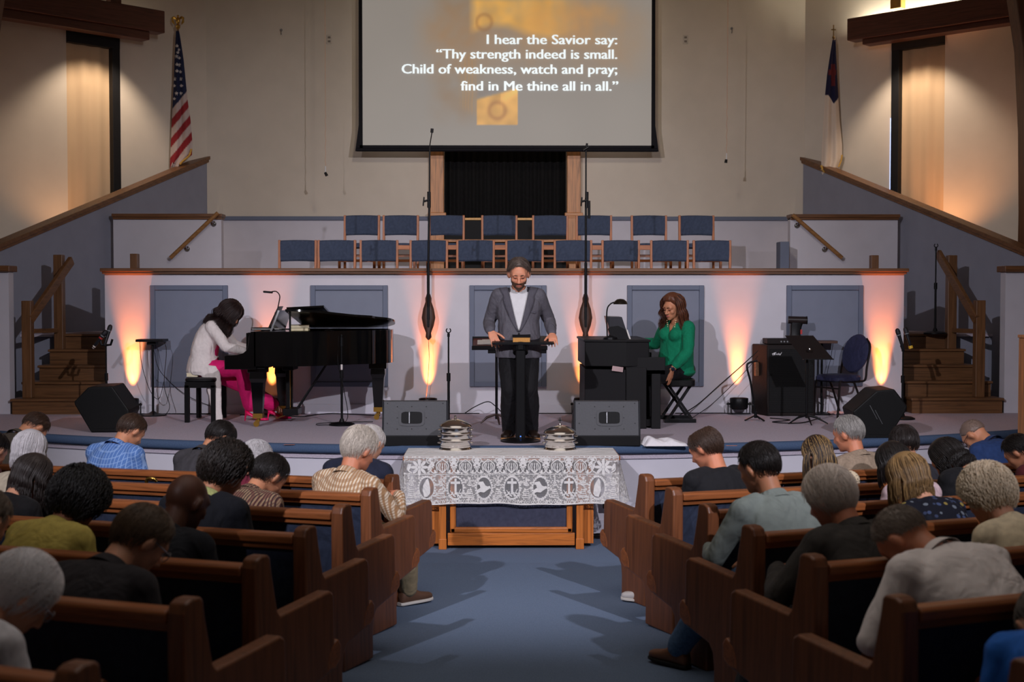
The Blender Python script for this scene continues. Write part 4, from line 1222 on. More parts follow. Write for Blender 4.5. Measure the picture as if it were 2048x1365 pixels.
# amplifier head on top
o = empty('guitar_amplifier', (P(1536, 690).x, ya + .05, ZS + za), 0, 'low dark amplifier head lying on the amplifier cabinet', 'amplifier')
w = P(1606, 690).x - P(1536, 690).x; h = P(1536, 678).z - ZS - za
MB().span((0, 0, 0.005), (w, .26, h)).obj('case', mat('amp_vinyl', (26, 19, 18)), o, bevel=.006)
m = MB()
for k in range(6): m.cyl((w * .4 + k * .035, 0, h * .5), (w * .4 + k * .035, -.012, h * .5), .009, n=12)
m.obj('knobs', mat('grey_steel', (140, 142, 146)), o)
# video camera on the head
q = P(1598, 676)
o = empty('video_camera', (q.x, ya + .12, ZS + za + h), 0, 'dark video camera perched on the amplifier behind the music stand', 'camera')
MB().loft([((-.02, 0, 0), (.07, 0, 0), (0, .06, 0)), ((-.02, 0, .06), (.055, 0, 0), (0, .05, 0)), ((-.01, 0, .14), (.065, 0, 0), (0, .05, 0)), ((-.0, 0, .18), (.07, 0, 0), (0, .05, 0))], n=20, power=5).obj('body', BLACKM, o, smooth=True)
MB().cyl((-.10, -.01, .21), (.10, -.03, .205), .042, n=20).obj('lens_barrel', mat('camera_brown_black', (38, 30, 30), .4), o, smooth=True)
MB().lathe([(.03, .0), (.045, .0), (.045, .012), (.034, .012), (.03, .004)], (.10, -.03, .205), n=20, axis=(1, -.1, 0)).obj('lens_ring', BLACKM, o, smooth=True)
MB().span((.03, -.06, .05), (.05, -.045, .10)).obj('red_tab', mat('red_band', (180, 40, 36)), o)
# music stand in front
p = on(1613, 848)
e = empty('music_stand', p, 0, 'black music stand with tilted desk in front of the amplifier', 'music stand')
zt = at(1613, 672, p.y).z - p.z; zl = at(1613, 718, p.y).z - p.z
m = MB()
for a in (200, 340, 270): m.tube([(0, 0, .09), (.10 * cos(R(a)), .10 * sin(R(a)), .07), (.22 * cos(R(a)), .22 * sin(R(a)), .008)], [.012, .012, .006], n=8)
m.obj('base', BLACKM, e, smooth=True)
MB().cyl((0, 0, .06), (0, .0, zl + .05), .014, n=12).obj('pole', BLACKM, e, smooth=True)
X = lambda u, v: at(u, v, p.y).x - p.x
m = MB(); q = [(X(1574, 672), -.06, zt), (X(1631, 672), -.06, zt), (X(1662, 717), .14, zl), (X(1602, 717), .14, zl)]
q = [(x, y * -1 + .04, z) for x, y, z in q]
m.add([Vector(k) for k in q] + [Vector(k) + Vector((0, -.012, -.004)) for k in q], [(0, 1, 2, 3), (7, 6, 5, 4), (0, 4, 5, 1), (1, 5, 6, 2), (2, 6, 7, 3), (3, 7, 4, 0)])
m.obj('desk', mat('music_stand_black', (34, 27, 26), .5, .1), e)
MB().bar(q[3], q[2], .04, .01).obj('lip', BLACKM, e)
MB().lathe([(0, 0), (.018, 0), (.014, .02), (0, .024)], (.0, -.10, (zt + zl) / 2 - .02), n=14, axis=(0, -1, 0)).obj('tilt_knob', STEEL, e, smooth=True)
# keyboard tray behind at the right
q = P(1655, 686)
e = empty('keyboard_stand', (P(1652, 830).x, ya + .21, ZS), 0, 'thin shelf on a pole right of the amplifier with hanging cable', 'stand')
zs = at(1652, 684, ya + .21).z - ZS
MB().span((-.16, -.12, zs - .015), (.15, .12, zs + .015)).obj('shelf', wood('dark_walnut', (74, 46, 34), 'x'), e, bevel=.004)
MB().cyl((0, 0, .02), (0, 0, zs), .013, n=10).obj('pole', BLACKM, e, smooth=True)
MB().lathe([(0, 0), (.13, 0), (.13, .012), (.02, .03), (0, .03)], n=24).obj('base', BLACKM, e, smooth=True)
tag(MB().tube(smooth_path([(P(1677, 690).x, ya + .24, ZS + zs - .02), (P(1672, 720).x, ya + .24, ZS + zs - .2), (P(1665, 760).x, ya + .24, ZS + .45), (P(1662, 800).x, ya + .24, ZS + .02)], 6), .003, n=6).obj('cable', BLACK), 'thin cable hanging from the shelf right of the amplifier', 'cable')
# low bent stand left of the cabinet
p = on(1511, 842)
e = empty('guitar_stand', p, 0, 'thin bent black stand leaning left of the amplifier', 'stand')
X = lambda u, v: (at(u, v, p.y).x - p.x, 0, at(u, v, p.y).z - ZS)
m = MB(); m.tube(smooth_path([X(1510, 828), X(1502, 770), X(1494, 735), X(1499, 726), X(1515, 722)], 6), .011, n=8); m.obj('tube', BLACKM, e, smooth=True)
m = MB(); 
for a in (205, 300, 60): m.bar((0, 0, .06), (.14 * cos(R(a)), .14 * sin(R(a)), .01), .016, .012)
m.cyl((0, 0, .03), (0, 0, .1), .017); m.obj('base', BLACKM, e)
MB().cyl((-.04, -.0, .17), (-.01, 0, .17), .01).obj('knob', BLACKM, e)

# ============================================================ round backed blue chair
p = on(1690, 837)
e = empty('banquet_chair', (p.x + .0, p.y + .24, ZS), R(-62), 'dark blue chair with round padded back beside the amplifier', 'chair')
FAB = cloth('dark_blue_vinyl', (46, 48, 76), .6)
FR = mat('bronze_tube', (42, 36, 36), .35, .5)
zs = .455
m = MB(); m.loft([((0, -.02, z), (.215 * k, 0, 0), (0, .215 * k, 0)) for z, k in ((zs - .05, .96), (zs - .04, 1), (zs - .01, 1.0), (zs + .012, .9), (zs + .02, .6))], n=32, power=3.2); m.obj('seat', FAB, e, smooth=True)
MB().loft([((0, -.02, z), (.20, 0, 0), (0, .20, 0)) for z in (zs - .062, zs - .05)], n=32, power=3.2).obj('seat_board', BLACKM, e)
bt = Matrix.Rotation(R(-14), 3, 'X')
m = MB(); m.loft([(Vector((0, .235, .70)) + bt @ Vector((0, y, 0)), bt @ Vector((.195 * k, 0, 0)), bt @ Vector((0, 0, .225 * k))) for y, k in ((-.03, .8), (-.022, .95), (0, 1), (.02, .95), (.026, .8))], n=36); m.obj('backrest', FAB, e, smooth=True)
for s in (-1, 1):
    MB().tube(smooth_path([(s * .19, -.20, .0), (s * .19, -.17, zs - .07), (s * .19, -.12, zs - .06), (s * .19, .12, zs - .06)], 4), .0125, n=8).obj('front_leg', FR, e, smooth=True)
    MB().tube(smooth_path([(s * .20, .20, 0), (s * .195, .05, zs - .10), (s * .195, .0, zs - .06)], 4), .0125, n=8).obj('rear_leg', FR, e, smooth=True)
    MB().tube(smooth_path([(s * .19, .1, zs - .055), (s * .2, .19, zs - .04), (s * .2, .215, zs + .10), (s * .19, .27, .78), (s * .12, .285, .87)], 5), .0125, n=8).obj('back_tube', FR, e, smooth=True)
MB().bar((-.19, -.18, zs - .13), (.19, -.18, zs - .13), .016, .016).obj('stretcher', FR, e)
# crumpled pink paper behind the chair
q = on(1690, 832)
m = MB(); random.seed(3)
m.grid([[(q.x - .16 + .32 * i / 10 + random.uniform(-.01, .01), q.y + .05 + .12 * j / 4, ZS + .01 + random.uniform(0, .035)) for i in range(11)] for j in range(5)])
o = m.obj('paper', mat('pinkish_paper', (222, 176, 170), .8)); sdf = o.modifiers.new('thick', 'SOLIDIFY'); sdf.thickness = .003
tag(o, 'crumpled pale pink paper on the floor under the blue chair', 'paper')
# ============================================================ lectern of the speaker
yl = 12.14
c = at(1041, 880, yl)
le = empty('lectern', (c.x, yl, ZS), 0, 'slim black stand up lectern in front of the speaker', 'lectern')
zt = at(1010, 687, yl).z - ZS
X = lambda u: at(u, 690, yl).x - c.x
m = MB(); m.lathe([(0, 0), (.185, 0), (.185, .012), (.16, .02), (.04, .03), (.036, .06), (0, .06)], n=36); m.obj('base', BLACKM, le, smooth=True)
MB().span((-.045, -.03, .02), (.045, .03, zt - .03)).obj('post', BLACKM, le, bevel=.01)
x0, x1 = X(984), X(1108)
m = MB(); m.add([(x0, -.02, zt - .012), (x1, -.02, zt - .012), (x1, .30, zt + .045), (x0, .30, zt + .045), (x0, -.02, zt + .004), (x1, -.02, zt + .004), (x1, .30, zt + .06), (x0, .30, zt + .06)], [(0, 1, 2, 3), (7, 6, 5, 4), (0, 4, 5, 1), (1, 5, 6, 2), (2, 6, 7, 3), (3, 7, 4, 0)])
m.obj('desk', BLACKM, le, bevel=.005)
MB().span((x0 + .02, -.03, zt - .014), (x1 - .02, -.018, zt + .010)).obj('lip', BLACKM, le, bevel=.003)
MB().cyl((0, .01, zt - .09), (0, .05, zt - .02), .07, n=20).obj('desk_bracket', BLACKM, le)
MB().cyl((.0, -.04, .05), (0, -.028, .05), .006).obj('led_dot', emit('blue_dot', (70, 130, 255), 1.2), le)
# open bible
bk = empty('bible', (c.x - .02, yl + .02, ZS + zt), 0, 'thick golden edged book lying on the lectern desk', 'book')
rot = Matrix.Rotation(R(11), 3, 'X')
xa, xb = X(1026) + .02, X(1060) + .02
m = MB(); m.box(rot @ Vector(((xa + xb) / 2, .085, .032)), (xb - xa, .17, .045), rot=rot); m.obj('pages', mat('gilt_pages', (226, 162, 86), .5, 0, .12, 120), bk)
m = MB(); m.box(rot @ Vector(((xa + xb) / 2, .09, .006)), (xb - xa + .02, .19, .006), rot=rot); m.box(rot @ Vector(((xa + xb) / 2, .09, .058)), (xb - xa + .01, .19, .006), rot=rot); m.obj('book_cover', BLACK, bk)
# second stand with a wooden tray and papers behind the speaker's arm
y2 = 12.75
q = on(993, 849)
y2 = q.y
e = empty('tray_table', (q.x, y2, ZS), 0, 'music stand with a wooden tray of papers behind the speaker', 'stand')
X2 = lambda u: at(u, 690, y2).x - q.x
z2 = at(993, 692, y2).z - ZS
m = MB(); m.span((X2(944), -.12, z2 - .035), (X2(1094), .26, z2 - .01)); m.span((X2(944), -.13, z2 - .04), (X2(1094), -.11, z2 + .005)); m.span((X2(976), -.12, z2 - .075), (X2(1092), .1, z2 - .04)); m.span((X2(944), .24, z2 - .04), (X2(1094), .26, z2 + .09)); m.obj('tray_rim', BLACKM, e, bevel=.003)
m = MB(); m.add([(X2(946), -.10, z2 + .0), (X2(1092), -.10, z2), (X2(1092), .24, z2 + .07), (X2(946), .24, z2 + .07), (X2(946), -.10, z2 - .01), (X2(1092), -.10, z2 - .01), (X2(1092), .24, z2 + .06), (X2(946), .24, z2 + .06)], [(0, 1, 2, 3), (7, 6, 5, 4), (0, 4, 5, 1), (1, 5, 6, 2), (2, 6, 7, 3), (3, 7, 4, 0)])
m.obj('tray', wood('mahogany', (96, 40, 32), 'x'), e)
MB().cyl((0, .05, .05), (0, .05, z2 - .03), .014, n=12).obj('pole', BLACKM, e, smooth=True)
m = MB()
for a in (190, 350, 280): m.tube([(0, .05, .10), (.10 * cos(R(a)), .05 + .10 * sin(R(a)), .07), (.17 * cos(R(a)), .05 + .17 * sin(R(a)), .008)], [.012, .014, .007], n=8)
m.obj('base', mat('brown_metal', (56, 38, 34), .4, .4), e, smooth=True)
for k, (ua, ub, d, rz) in enumerate(((954, 986, .0, 0), (966, 996, .006, 5))):
    o = empty('paper_sheet', (q.x + X2((ua + ub) / 2), y2 + .05, ZS + z2 + .036 + d), R(rz), ['white sheet lying flat on the wooden tray', 'white sheet lying askew on another sheet on the tray'][k], 'paper')
    m = MB(); m.box((0, 0, 0), (.16, .20, .002), rot=(R(11.4), 0, 0)); m.obj('sheet', mat('white_paper', (232, 228, 222)), o)

# ============================================================ communion table
ty = 11.05
P = lambda u, v, y=ty: at(u, v, y)
cx = P(1022.5, 900).x
ft = 0.0
ztop = P(1022, 912).z - .006
te = empty('communion_table', (cx, ty, 0), 0, 'oak communion table with open front frame before the stage', 'table')
OKX = wood('golden_oak', (196, 112, 44), 'x'); OKZ = wood('golden_oak', (196, 112, 44), 'z')
X = lambda u: P(u, 1000).x - cx
TD = .56
for u0, u1 in ((878, 892), (1153, 1167)):
    m = MB(); m.span((X(u0) , 0, .0), (X(u1), .06, ztop - .03)); m.span((X(u0) - .004, -.005, 0), (X(u1) + .004, .065, .09)); m.obj('front_leg', OKZ, te, bevel=.004)
for u0, u1 in ((858, 882), (1163, 1189)):
    m = MB(); m.span((X(u0), .10, .03), (X(u1), TD - .04, ztop - .03)); m.obj('side_panel', OKZ, te, bevel=.004)
xa, xb = X(895), X(1150)
m = MB(); m.span((xa, .015, .03), (xb, .05, .135)); m.obj('bottom_rail', OKX, te, bevel=.005)
m = MB(); m.span((xa + .02, .01, .135), (xb - .02, .05, .185)); m.obj('frame_rail', OKX, te, bevel=.012)
for q in (xa + .02, xb - .07):
    MB().span((q, .01, .135), (q + .05, .05, ztop - .03)).obj('frame_stile', OKZ, te, bevel=.012)
MB().span((xa + .06, .04, .17), (xb - .06, .05, ztop - .03)).obj('frame_panel', cloth('dark_blue_grey_panel', (64, 66, 84)), te)
MB().span((X(806), -.01, ztop - .035), (X(1240), TD, ztop)).obj('tabletop', OKX, te, bevel=.004)

# lace cloth: plain top, patterned drop, loose corners
LW0, LW1 = X(808), X(1237)
lz = P(1022, 1008).z
drop = ztop + .006 - lz
def net(name, a0, a1):
    """bobbin net: fine woven holes, denser floral blotches"""
    m, nt, b = nt_new(name, .9, 0, .1)
    b.inputs['Base Color'].default_value = lin((222, 218, 214))
    co = coords(nt)
    sp = N(nt, 'ShaderNodeSeparateXYZ'); nt.links.new(co, sp.inputs[0])
    fx = mth(nt, 'FRACT', mth(nt, 'MULTIPLY', sp.outputs[0], 1 / .009))
    fz = mth(nt, 'FRACT', mth(nt, 'MULTIPLY', mth(nt, 'ADD', sp.outputs[2], sp.outputs[1]), 1 / .009))
    thread = mth(nt, 'MAXIMUM', mth(nt, 'LESS_THAN', fx, .34), mth(nt, 'LESS_THAN', fz, .34))
    no = N(nt, 'ShaderNodeTexNoise'); no.inputs['Scale'].default_value = 55; no.inputs['Detail'].default_value = 3
    nt.links.new(co, no.inputs['Vector'])
    dense = mth(nt, 'GREATER_THAN', no.outputs[0], a1)
    nt.links.new(mth(nt, 'MAXIMUM', mth(nt, 'MULTIPLY', thread, a0), dense), b.inputs['Alpha'])
    return m
NET = net('lace_net', .75, .54); NETC = net('lace_clear_net', .42, .9)
LACE = cloth('lace_white', (232, 229, 226), .9, .05, 60)
ce = empty('lace_tablecloth', (cx, ty, ztop), 0, 'white lace tablecloth with crosses and doves over the communion table', 'tablecloth')
MB().span((LW0, -.018, .001), (LW1, TD + .01, .006)).obj('cloth_top', LACE, ce)
nx = 120
def front_y(x, t):
    return -.020 - .010 * t - .008 * t * sin(x * 9.0) - .004 * t * sin(x * 23.0)
edge = lambda x: .006 * sin(x * 5.2) + .003 * sin(x * 17)
W_ = (LW1 - LW0) / 2; CXc = (LW0 + LW1) / 2
OV = [CXc + W_ * q for q in (-.787, -.52, -.255, .005, .27, .535, .80)]
def zof(t, x): return .004 - t * (drop + edge(x))
OVZ, OVA, OVB = -.262, .062, .088
m = MB()
rows = []
for j in range(25):
    t = j / 24
    rows.append([(LW0 + (LW1 - LW0) * i / nx, front_y(LW0 + (LW1 - LW0) * i / nx, t), zof(t, LW0 + (LW1 - LW0) * i / nx)) for i in range(nx + 1)])
m.grid(rows)
o = m.obj('lace_front', [NET, NETC], ce, smooth='all')
mi = []
for f in o.data.polygons:
    c_ = f.center
    ins = any(((c_.x - ox) / OVA) ** 2 + ((c_.z - OVZ) / OVB) ** 2 < 1 for ox in OV) or (-.135 < c_.z < -.04)
    mi.append(1 if ins else 0)
o.data.polygons.foreach_set('material_index', mi)
# side drops with the loose corner fold
for s in (-1, 1):
    x = LW0 if s < 0 else LW1
    m = MB()
    rows = []
    for j in range(13):
        t = j / 12
        row = []
        for i in range(25):
            q = i / 24          # 0 front corner ... 1 rear
            y = -.02 - .010 * t + q * (TD + .02)
            bulge = s * (.035 * t * sin(q * 13) * (1 - .4 * q) + (.085 * t * math.exp(-((q - .22) / .13) ** 2)) - .02 * t * math.exp(-(q / .06) ** 2))
            row.append((x + s * .005 + bulge, y, .004 - t * (drop * (1 - .42 * q) + .01)))
        rows.append(row)
    m.grid(rows)
    m.obj('lace_side', NET, ce, smooth='all')
m = MB(); m.grid([[(LW0 + (LW1 - LW0) * i / 60, TD + .012 + .01 * sin(i * .9) * t, .004 - t * .2) for i in range(61)] for t in (0, .5, 1)]); m.obj('lace_rear', NET, ce, smooth='all')
# raised lace motifs
def fpt(x, z, d=.003):
    t = max(0, min(1, -z / drop))
    return Vector((x, front_y(x, t) - d, z))
m = MB()
def stroke(pts, w):
    q = smooth_path([(p[0], 0, p[1]) for p in pts], 5) if len(pts) > 2 else [Vector((p[0], 0, p[1])) for p in pts]
    m.tube([fpt(p.x, p.z) for p in q], w, n=5)
def blob(x, z, a, b=None, rot=0.0):
    b = b or a
    pts = [fpt(x + a * cos(t) * cos(rot) - b * sin(t) * sin(rot), z + a * cos(t) * sin(rot) + b * sin(t) * cos(rot), .004) for t in np.linspace(0, 2 * pi, 13)[:-1]]
    m.add(pts, [tuple(range(12))])
def fillp(pts):
    m.add([fpt(x, z, .005) for x, z in pts], [tuple(range(len(pts)))])
random.seed(11)
for k, ox in enumerate(OV):
    for a in np.linspace(0, 2 * pi, 27)[:-1]:
        blob(ox + (OVA + .008) * cos(a), OVZ + (OVB + .008) * sin(a), .0085)
    stroke([(ox + (OVA + .001) * cos(a), OVZ + (OVB + .001) * sin(a)) for a in np.linspace(0, 2 * pi, 25)], .003)
    if k in (1, 3, 5):
        fillp([(ox - .008, OVZ - .055), (ox + .010, OVZ - .055), (ox + .010, OVZ + .08), (ox - .008, OVZ + .08)])
        fillp([(ox - .040, OVZ + .034), (ox + .040, OVZ + .034), (ox + .040, OVZ + .055), (ox - .040, OVZ + .055)])
        for a in range(9):
            blob(ox - .035 + a * .009, OVZ - .055 + .012 * sin(a * 1.7), .014, .006, rot=.5 + a * .7)
        stroke([(ox - .045, OVZ - .02), (ox - .03, OVZ - .045), (ox - .01, OVZ - .06)], .004); stroke([(ox + .045, OVZ - .01), (ox + .03, OVZ - .04), (ox + .01, OVZ - .06)], .004)
    elif k in (2, 4):
        fillp([(ox - .062, OVZ - .05), (ox - .03, OVZ - .035), (ox + .0, OVZ - .04), (ox + .03, OVZ - .018), (ox + .05, OVZ - .005), (ox + .062, OVZ - .012), (ox + .05, OVZ + .016), (ox + .03, OVZ + .012), (ox + .012, OVZ + .02), (ox - .008, OVZ + .055), (ox - .04, OVZ + .05), (ox - .055, OVZ + .04), (ox - .035, OVZ + .02), (ox - .03, OVZ + .0), (ox - .06, OVZ - .02)])
        stroke([(ox - .055, OVZ + .028), (ox - .02, OVZ + .03), (ox + .0, OVZ + .01)], .003)
    else:
        s = -1 if k == 0 else 1
        fillp([(ox - .012 * s, OVZ + .082), (ox + .004 * s, OVZ + .07), (ox + .030 * s, OVZ + .02), (ox + .034 * s, OVZ - .02), (ox + .022 * s, OVZ - .075), (ox - .004 * s, OVZ - .075), (ox - .03 * s, OVZ - .045), (ox - .03 * s, OVZ + .0), (ox - .022 * s, OVZ + .04)] if s < 0 else
              [(ox + .012, OVZ + .082), (ox + .026, OVZ + .05), (ox + .030, OVZ - .02), (ox + .012, OVZ - .078), (ox - .02, OVZ - .07), (ox - .036, OVZ - .05), (ox - .03, OVZ + .0), (ox - .016, OVZ + .04)])
# crowns between the ovals
mids = [CXc - W_ * .93] + [(OV[i] + OV[i + 1]) / 2 for i in range(6)] + [CXc + W_ * .945]
for x in mids:
    for dx, dz, r in ((0, .075, .007), (-.018, .06, .006), (.018, .06, .006), (0, .055, .008), (-.01, .04, .006), (.01, .04, .006)):
        blob(x + dx, OVZ + dz, r)
    stroke([(x - .022, OVZ + .028), (x, OVZ + .018), (x + .022, OVZ + .028)], .005); stroke([(x, OVZ + .09), (x, OVZ + .02)], .004)
    for q in range(5):
        w = .016 + q * .006
        stroke([(x - w, OVZ - .012 - q * .016), (x, OVZ - .02 - q * .016), (x + w, OVZ - .012 - q * .016)], .0035)
        for dx in (-w, 0, w): blob(x + dx * .8, OVZ - .018 - q * .016, .0045)
# upper flower band
nb = 9
cs = [CXc + W_ * (-.855 + 1.71 * k / (nb - 1)) for k in range(nb)]
for k, x in enumerate(cs):
    z = -.088
    if k in (0, nb - 1):
        for a in range(8): blob(x + .045 * cos(a * pi / 4), z + .042 * sin(a * pi / 4), .03, .013, rot=a * pi / 4)
        blob(x, z, .014)
        for sx in (-1, 1):
            stroke([(x + sx * .065, z - .05), (x + sx * .1, z - .02), (x + sx * .09, z + .03)], .006); blob(x + sx * .085, z, .032, .012, rot=1.2)
    else:
        for a in (-1.1, -.55, 0, .55, 1.1):
            stroke([(x, z - .05), (x + .042 * sin(a), z - .01), (x + .028 * sin(a), z + .035)], .0045)
        stroke([(x - .045, z - .03), (x - .05, z + .02), (x - .018, z + .052), (x, z + .06), (x + .018, z + .052), (x + .05, z + .02), (x + .045, z - .03)], .005)
        for sx in (-1, 1):
            stroke([(x + sx * .04, z - .04), (x + sx * .075, z - .05), (x + sx * .105, z - .02), (x + sx * .09, z + .008), (x + sx * .075, z - .008)], .006)
            blob(x + sx * .085, z + .03, .028, .012, rot=sx * .9); blob(x + sx * .10, z + .065, .024, .012, rot=-sx * .6); blob(x + sx * .06, z - .04, .02, .009, rot=sx * 1.3)
    blob(x, z + .0, .008)
for k in range(8):
    x = (cs[k] + cs[k + 1]) / 2
    for sx in (-1, 1): stroke([(x + sx * .012, -.008), (x + sx * .035, -.02), (x + sx * .03, -.05), (x + sx * .01, -.055)], .005)
    blob(x, -.02, .02, .01)
for z, w in ((-.148, .003), (-.008, .004), (-drop + .006, .006)):
    m.tube([fpt(LW0 + (LW1 - LW0) * i / nx, z if z > -.3 else zof(1, LW0 + (LW1 - LW0) * i / nx) + .006) for i in range(nx + 1)], w, n=5)
for k in range(46):
    x = LW0 + .02 + (LW1 - LW0 - .04) * k / 45
    z = zof(1, x) + .024
    stroke([(x + .011 * cos(a), z + .010 * sin(a)) for a in np.linspace(0, 2 * pi, 9)], .0028)
    blob(x + .018, z + .012 + .004 * sin(k), .005)
m.obj('lace_motifs', LACE, ce)

# ============================================================ communion trays
SILV = mat('silver_tray', (240, 234, 228), .17, 1.0, .02)
def tray_stack(u, v, ntr, label):
    b_ = at(u, v, ty + .22)
    # the stack rests on the cloth
    q = on(u, v, ztop + .008)
    e = empty('communion_tray_stack', (q.x, q.y, ztop + .0062), 0, label, 'communion trays')
    MB().lathe([(.0, 0), (.128, 0), (.13, .006), (.126, .012), (.118, .022), (.122, .034), (.115, .036), (0, .036)], n=48).obj('base_plate', SILV, e, smooth=True)
    z = .034
    for k in range(ntr):
        MB().lathe([(.0, z), (.118, z), (.121, z + .006), (.121, z + .038), (.128, z + .042), (.131, z + .047), (.128, z + .052), (.12, z + .052), (0, z + .05)], n=48).obj('tray', SILV, e, smooth=True)
        m = MB()
        for s in (-1, 1): m.tube(smooth_path([(s * .12, -.03, z + .02), (s * .138, -.02, z + .022), (s * .138, .02, z + .022), (s * .12, .03, z + .02)], 4), .004, n=6)
        m.obj('tray_handles', SILV, e, smooth=True)
        z += .052
    MB().lathe([(.124, z - .004), (.127, z + .002), (.122, z + .010), (.105, z + .022), (.07, z + .040), (.03, z + .052), (0, z + .055)], n=48).obj('lid', SILV, e, smooth=True)
    if ntr == 3:
        MB().lathe([(.016, z + .05), (.012, z + .056), (.006, z + .062), (.010, z + .07), (.011, z + .078), (.0, z + .084)], n=20).obj('lid_knob', SILV, e, smooth=True)
    else:
        m = MB(); m.lathe([(.018, z + .05), (.010, z + .058), (.006, z + .07), (.0, z + .071)], n=20); m.span((-.004, -.003, z + .065), (.004, .003, z + .115)); m.span((-.016, -.003, z + .09), (.016, .003, z + .098)); m.obj('lid_cross', SILV, e)
    e.scale = (1.11, 1.11, 1.11)
    return e
tray_stack(911, 899, 3, 'tall stack of three silver communion trays at the left on the lace cloth')
tray_stack(1120, 899, 2, 'lower stack of two silver communion trays with cross knob at the right')
# folded white towel at the stage edge
random.seed(5)
p = on(1329, 894)
m = MB()
rows = []
for j in range(19):
    b_ = j / 18
    row = []
    for i in range(41):
        a = i / 40
        hgt = .045 * (1 - abs(2 * a - 1) ** 3) + .045 * math.exp(-((a - .2) / .12) ** 2) + .022 * math.exp(-((a - .62) / .2) ** 2)
        hgt *= max(0, sin(pi * min(1, b_ * 1.02)) ** .5)
        hgt += .012 * noise.noise(Vector((a * 7, b_ * 4, 2))) * (1 if 0 < j < 18 else 0)
        x = -.20 + .40 * a + .02 * sin(b_ * 5 + 1) + .02 * noise.noise(Vector((a * 3, b_ * 3, 8)))
        row.append((p.x + x, p.y + b_ * .20 - .0, ZS + max(.004, hgt + .004)))
    rows.append(row)
m.grid(rows)
o = m.obj('towel', cloth('white_towel', (236, 232, 236), .9, .03), smooth='all')
tag(o, 'crumpled white cloth on the stage edge beside the right floor monitor', 'towel')
for u, v, c_, lb in ((578, 891, (190, 120, 100), 'faint reddish strip of tape on the stage edge left of the table'), (1464, 893, (214, 128, 84), 'short orange strip of tape on the stage edge right of the table')):
    q = on(u, v)
    tag(MB().box((q.x, q.y + .02, ZS + .003), (.10, .018, .002)).obj('tape_strip', mat('tape_%d' % u, c_, .7)), lb, 'tape')
# small things on the floor and the stage front under the table ends
q = at(1215, 1014, 11.6)
o = empty('floor_socket', (q.x, 11.69, q.z), 0, 'small dark box on the stage front below the right end of the lace cloth', 'box')
MB().box((0, 0, 0), (.07, .05, .06)).obj('box', BLACKM, o, bevel=.006)
q = on(1205, 1078, 0.0)
tag(MB().tube([q + Vector((.10 * cos(a) * (1 - .03 * a), .04 * sin(a), .008 + .002 * a)) for a in np.linspace(0, 15, 60)] + [q + Vector((-.2, .1, .008))], .006, n=6).obj('cable_coil', BLACK), 'coiled black cable on the carpet right of the communion table', 'cable')
q = on(862, 1072, 0.0)
tag(MB().tube(smooth_path([(q.x, 11.68, .45), (q.x - .05, 11.66, .3), (q.x - .03, 11.62, .12), (q.x + .05, 11.5, .015), (q.x + .2, 11.45, .012)], 8), .009, n=8).obj('floor_cable', BLACK), 'black cable dropping behind the left side of the communion table', 'cable')
# cables along the foot of the choir wall
random.seed(21)
lab = ['black cable winding along the wall foot from the uplight to the bench', 'black cable tangle on the floor behind the piano bench', 'black cable crossing the floor under the piano', 'black cable along the wall foot behind the left floor monitor', 'black cable curving up behind the tray stand of papers',
       'black cable along the wall foot behind the organ', 'black cable on the floor between organ bench and uplight', 'black cable rising steeply from the floor to the amplifier', 'second thinner cable rising from the floor to the amplifier', 'black cable lying in front of the amplifier and music stand']
us = [[(265, 820), (300, 826), (340, 822), (380, 826), (430, 823)], [(330, 826), (350, 818), (375, 828), (400, 816), (425, 827), (390, 830), (360, 823)], [(480, 832), (540, 828), (600, 835), (660, 829), (760, 833)], [(770, 826), (820, 823), (880, 820), (920, 826), (960, 822)], [(930, 826), (950, 814), (975, 804), (990, 812), (1005, 822)],
      [(1070, 826), (1105, 821), (1140, 826), (1165, 823)], [(1350, 828), (1380, 822), (1410, 828), (1440, 823), (1470, 829)], None, None, [(1540, 838), (1580, 842), (1545, 846), (1600, 848), (1640, 838)]]
for k, l in enumerate(us):
    if l:
        pts = []
        for u, v in l:
            q = on(u, v); q.z = ZS + .008
            if k == 4 and v < 820: q = at(u, v, 14.7)
            q.y = min(q.y, 14.98)
            pts.append(q)
    elif k == 7:
        pts = [at(1392, 812, 14.6), at(1440, 770, 14.7), at(1480, 735, 14.75), at(1516, 702, 14.75)]; pts = [Vector((at(1350, 826, 14.4).x, 14.4, ZS + .01))] + pts
    else:
        pts = [at(1420, 812, 14.6), at(1460, 775, 14.7), at(1495, 738, 14.72), at(1516, 712, 14.72)]; pts = [Vector((at(1385, 826, 14.4).x, 14.4, ZS + .01))] + pts
    tag(MB().tube(smooth_path(pts, 8), .0055 if k != 8 else .0035, n=6).obj('floor_cable', BLACK), lab[k], 'cable')
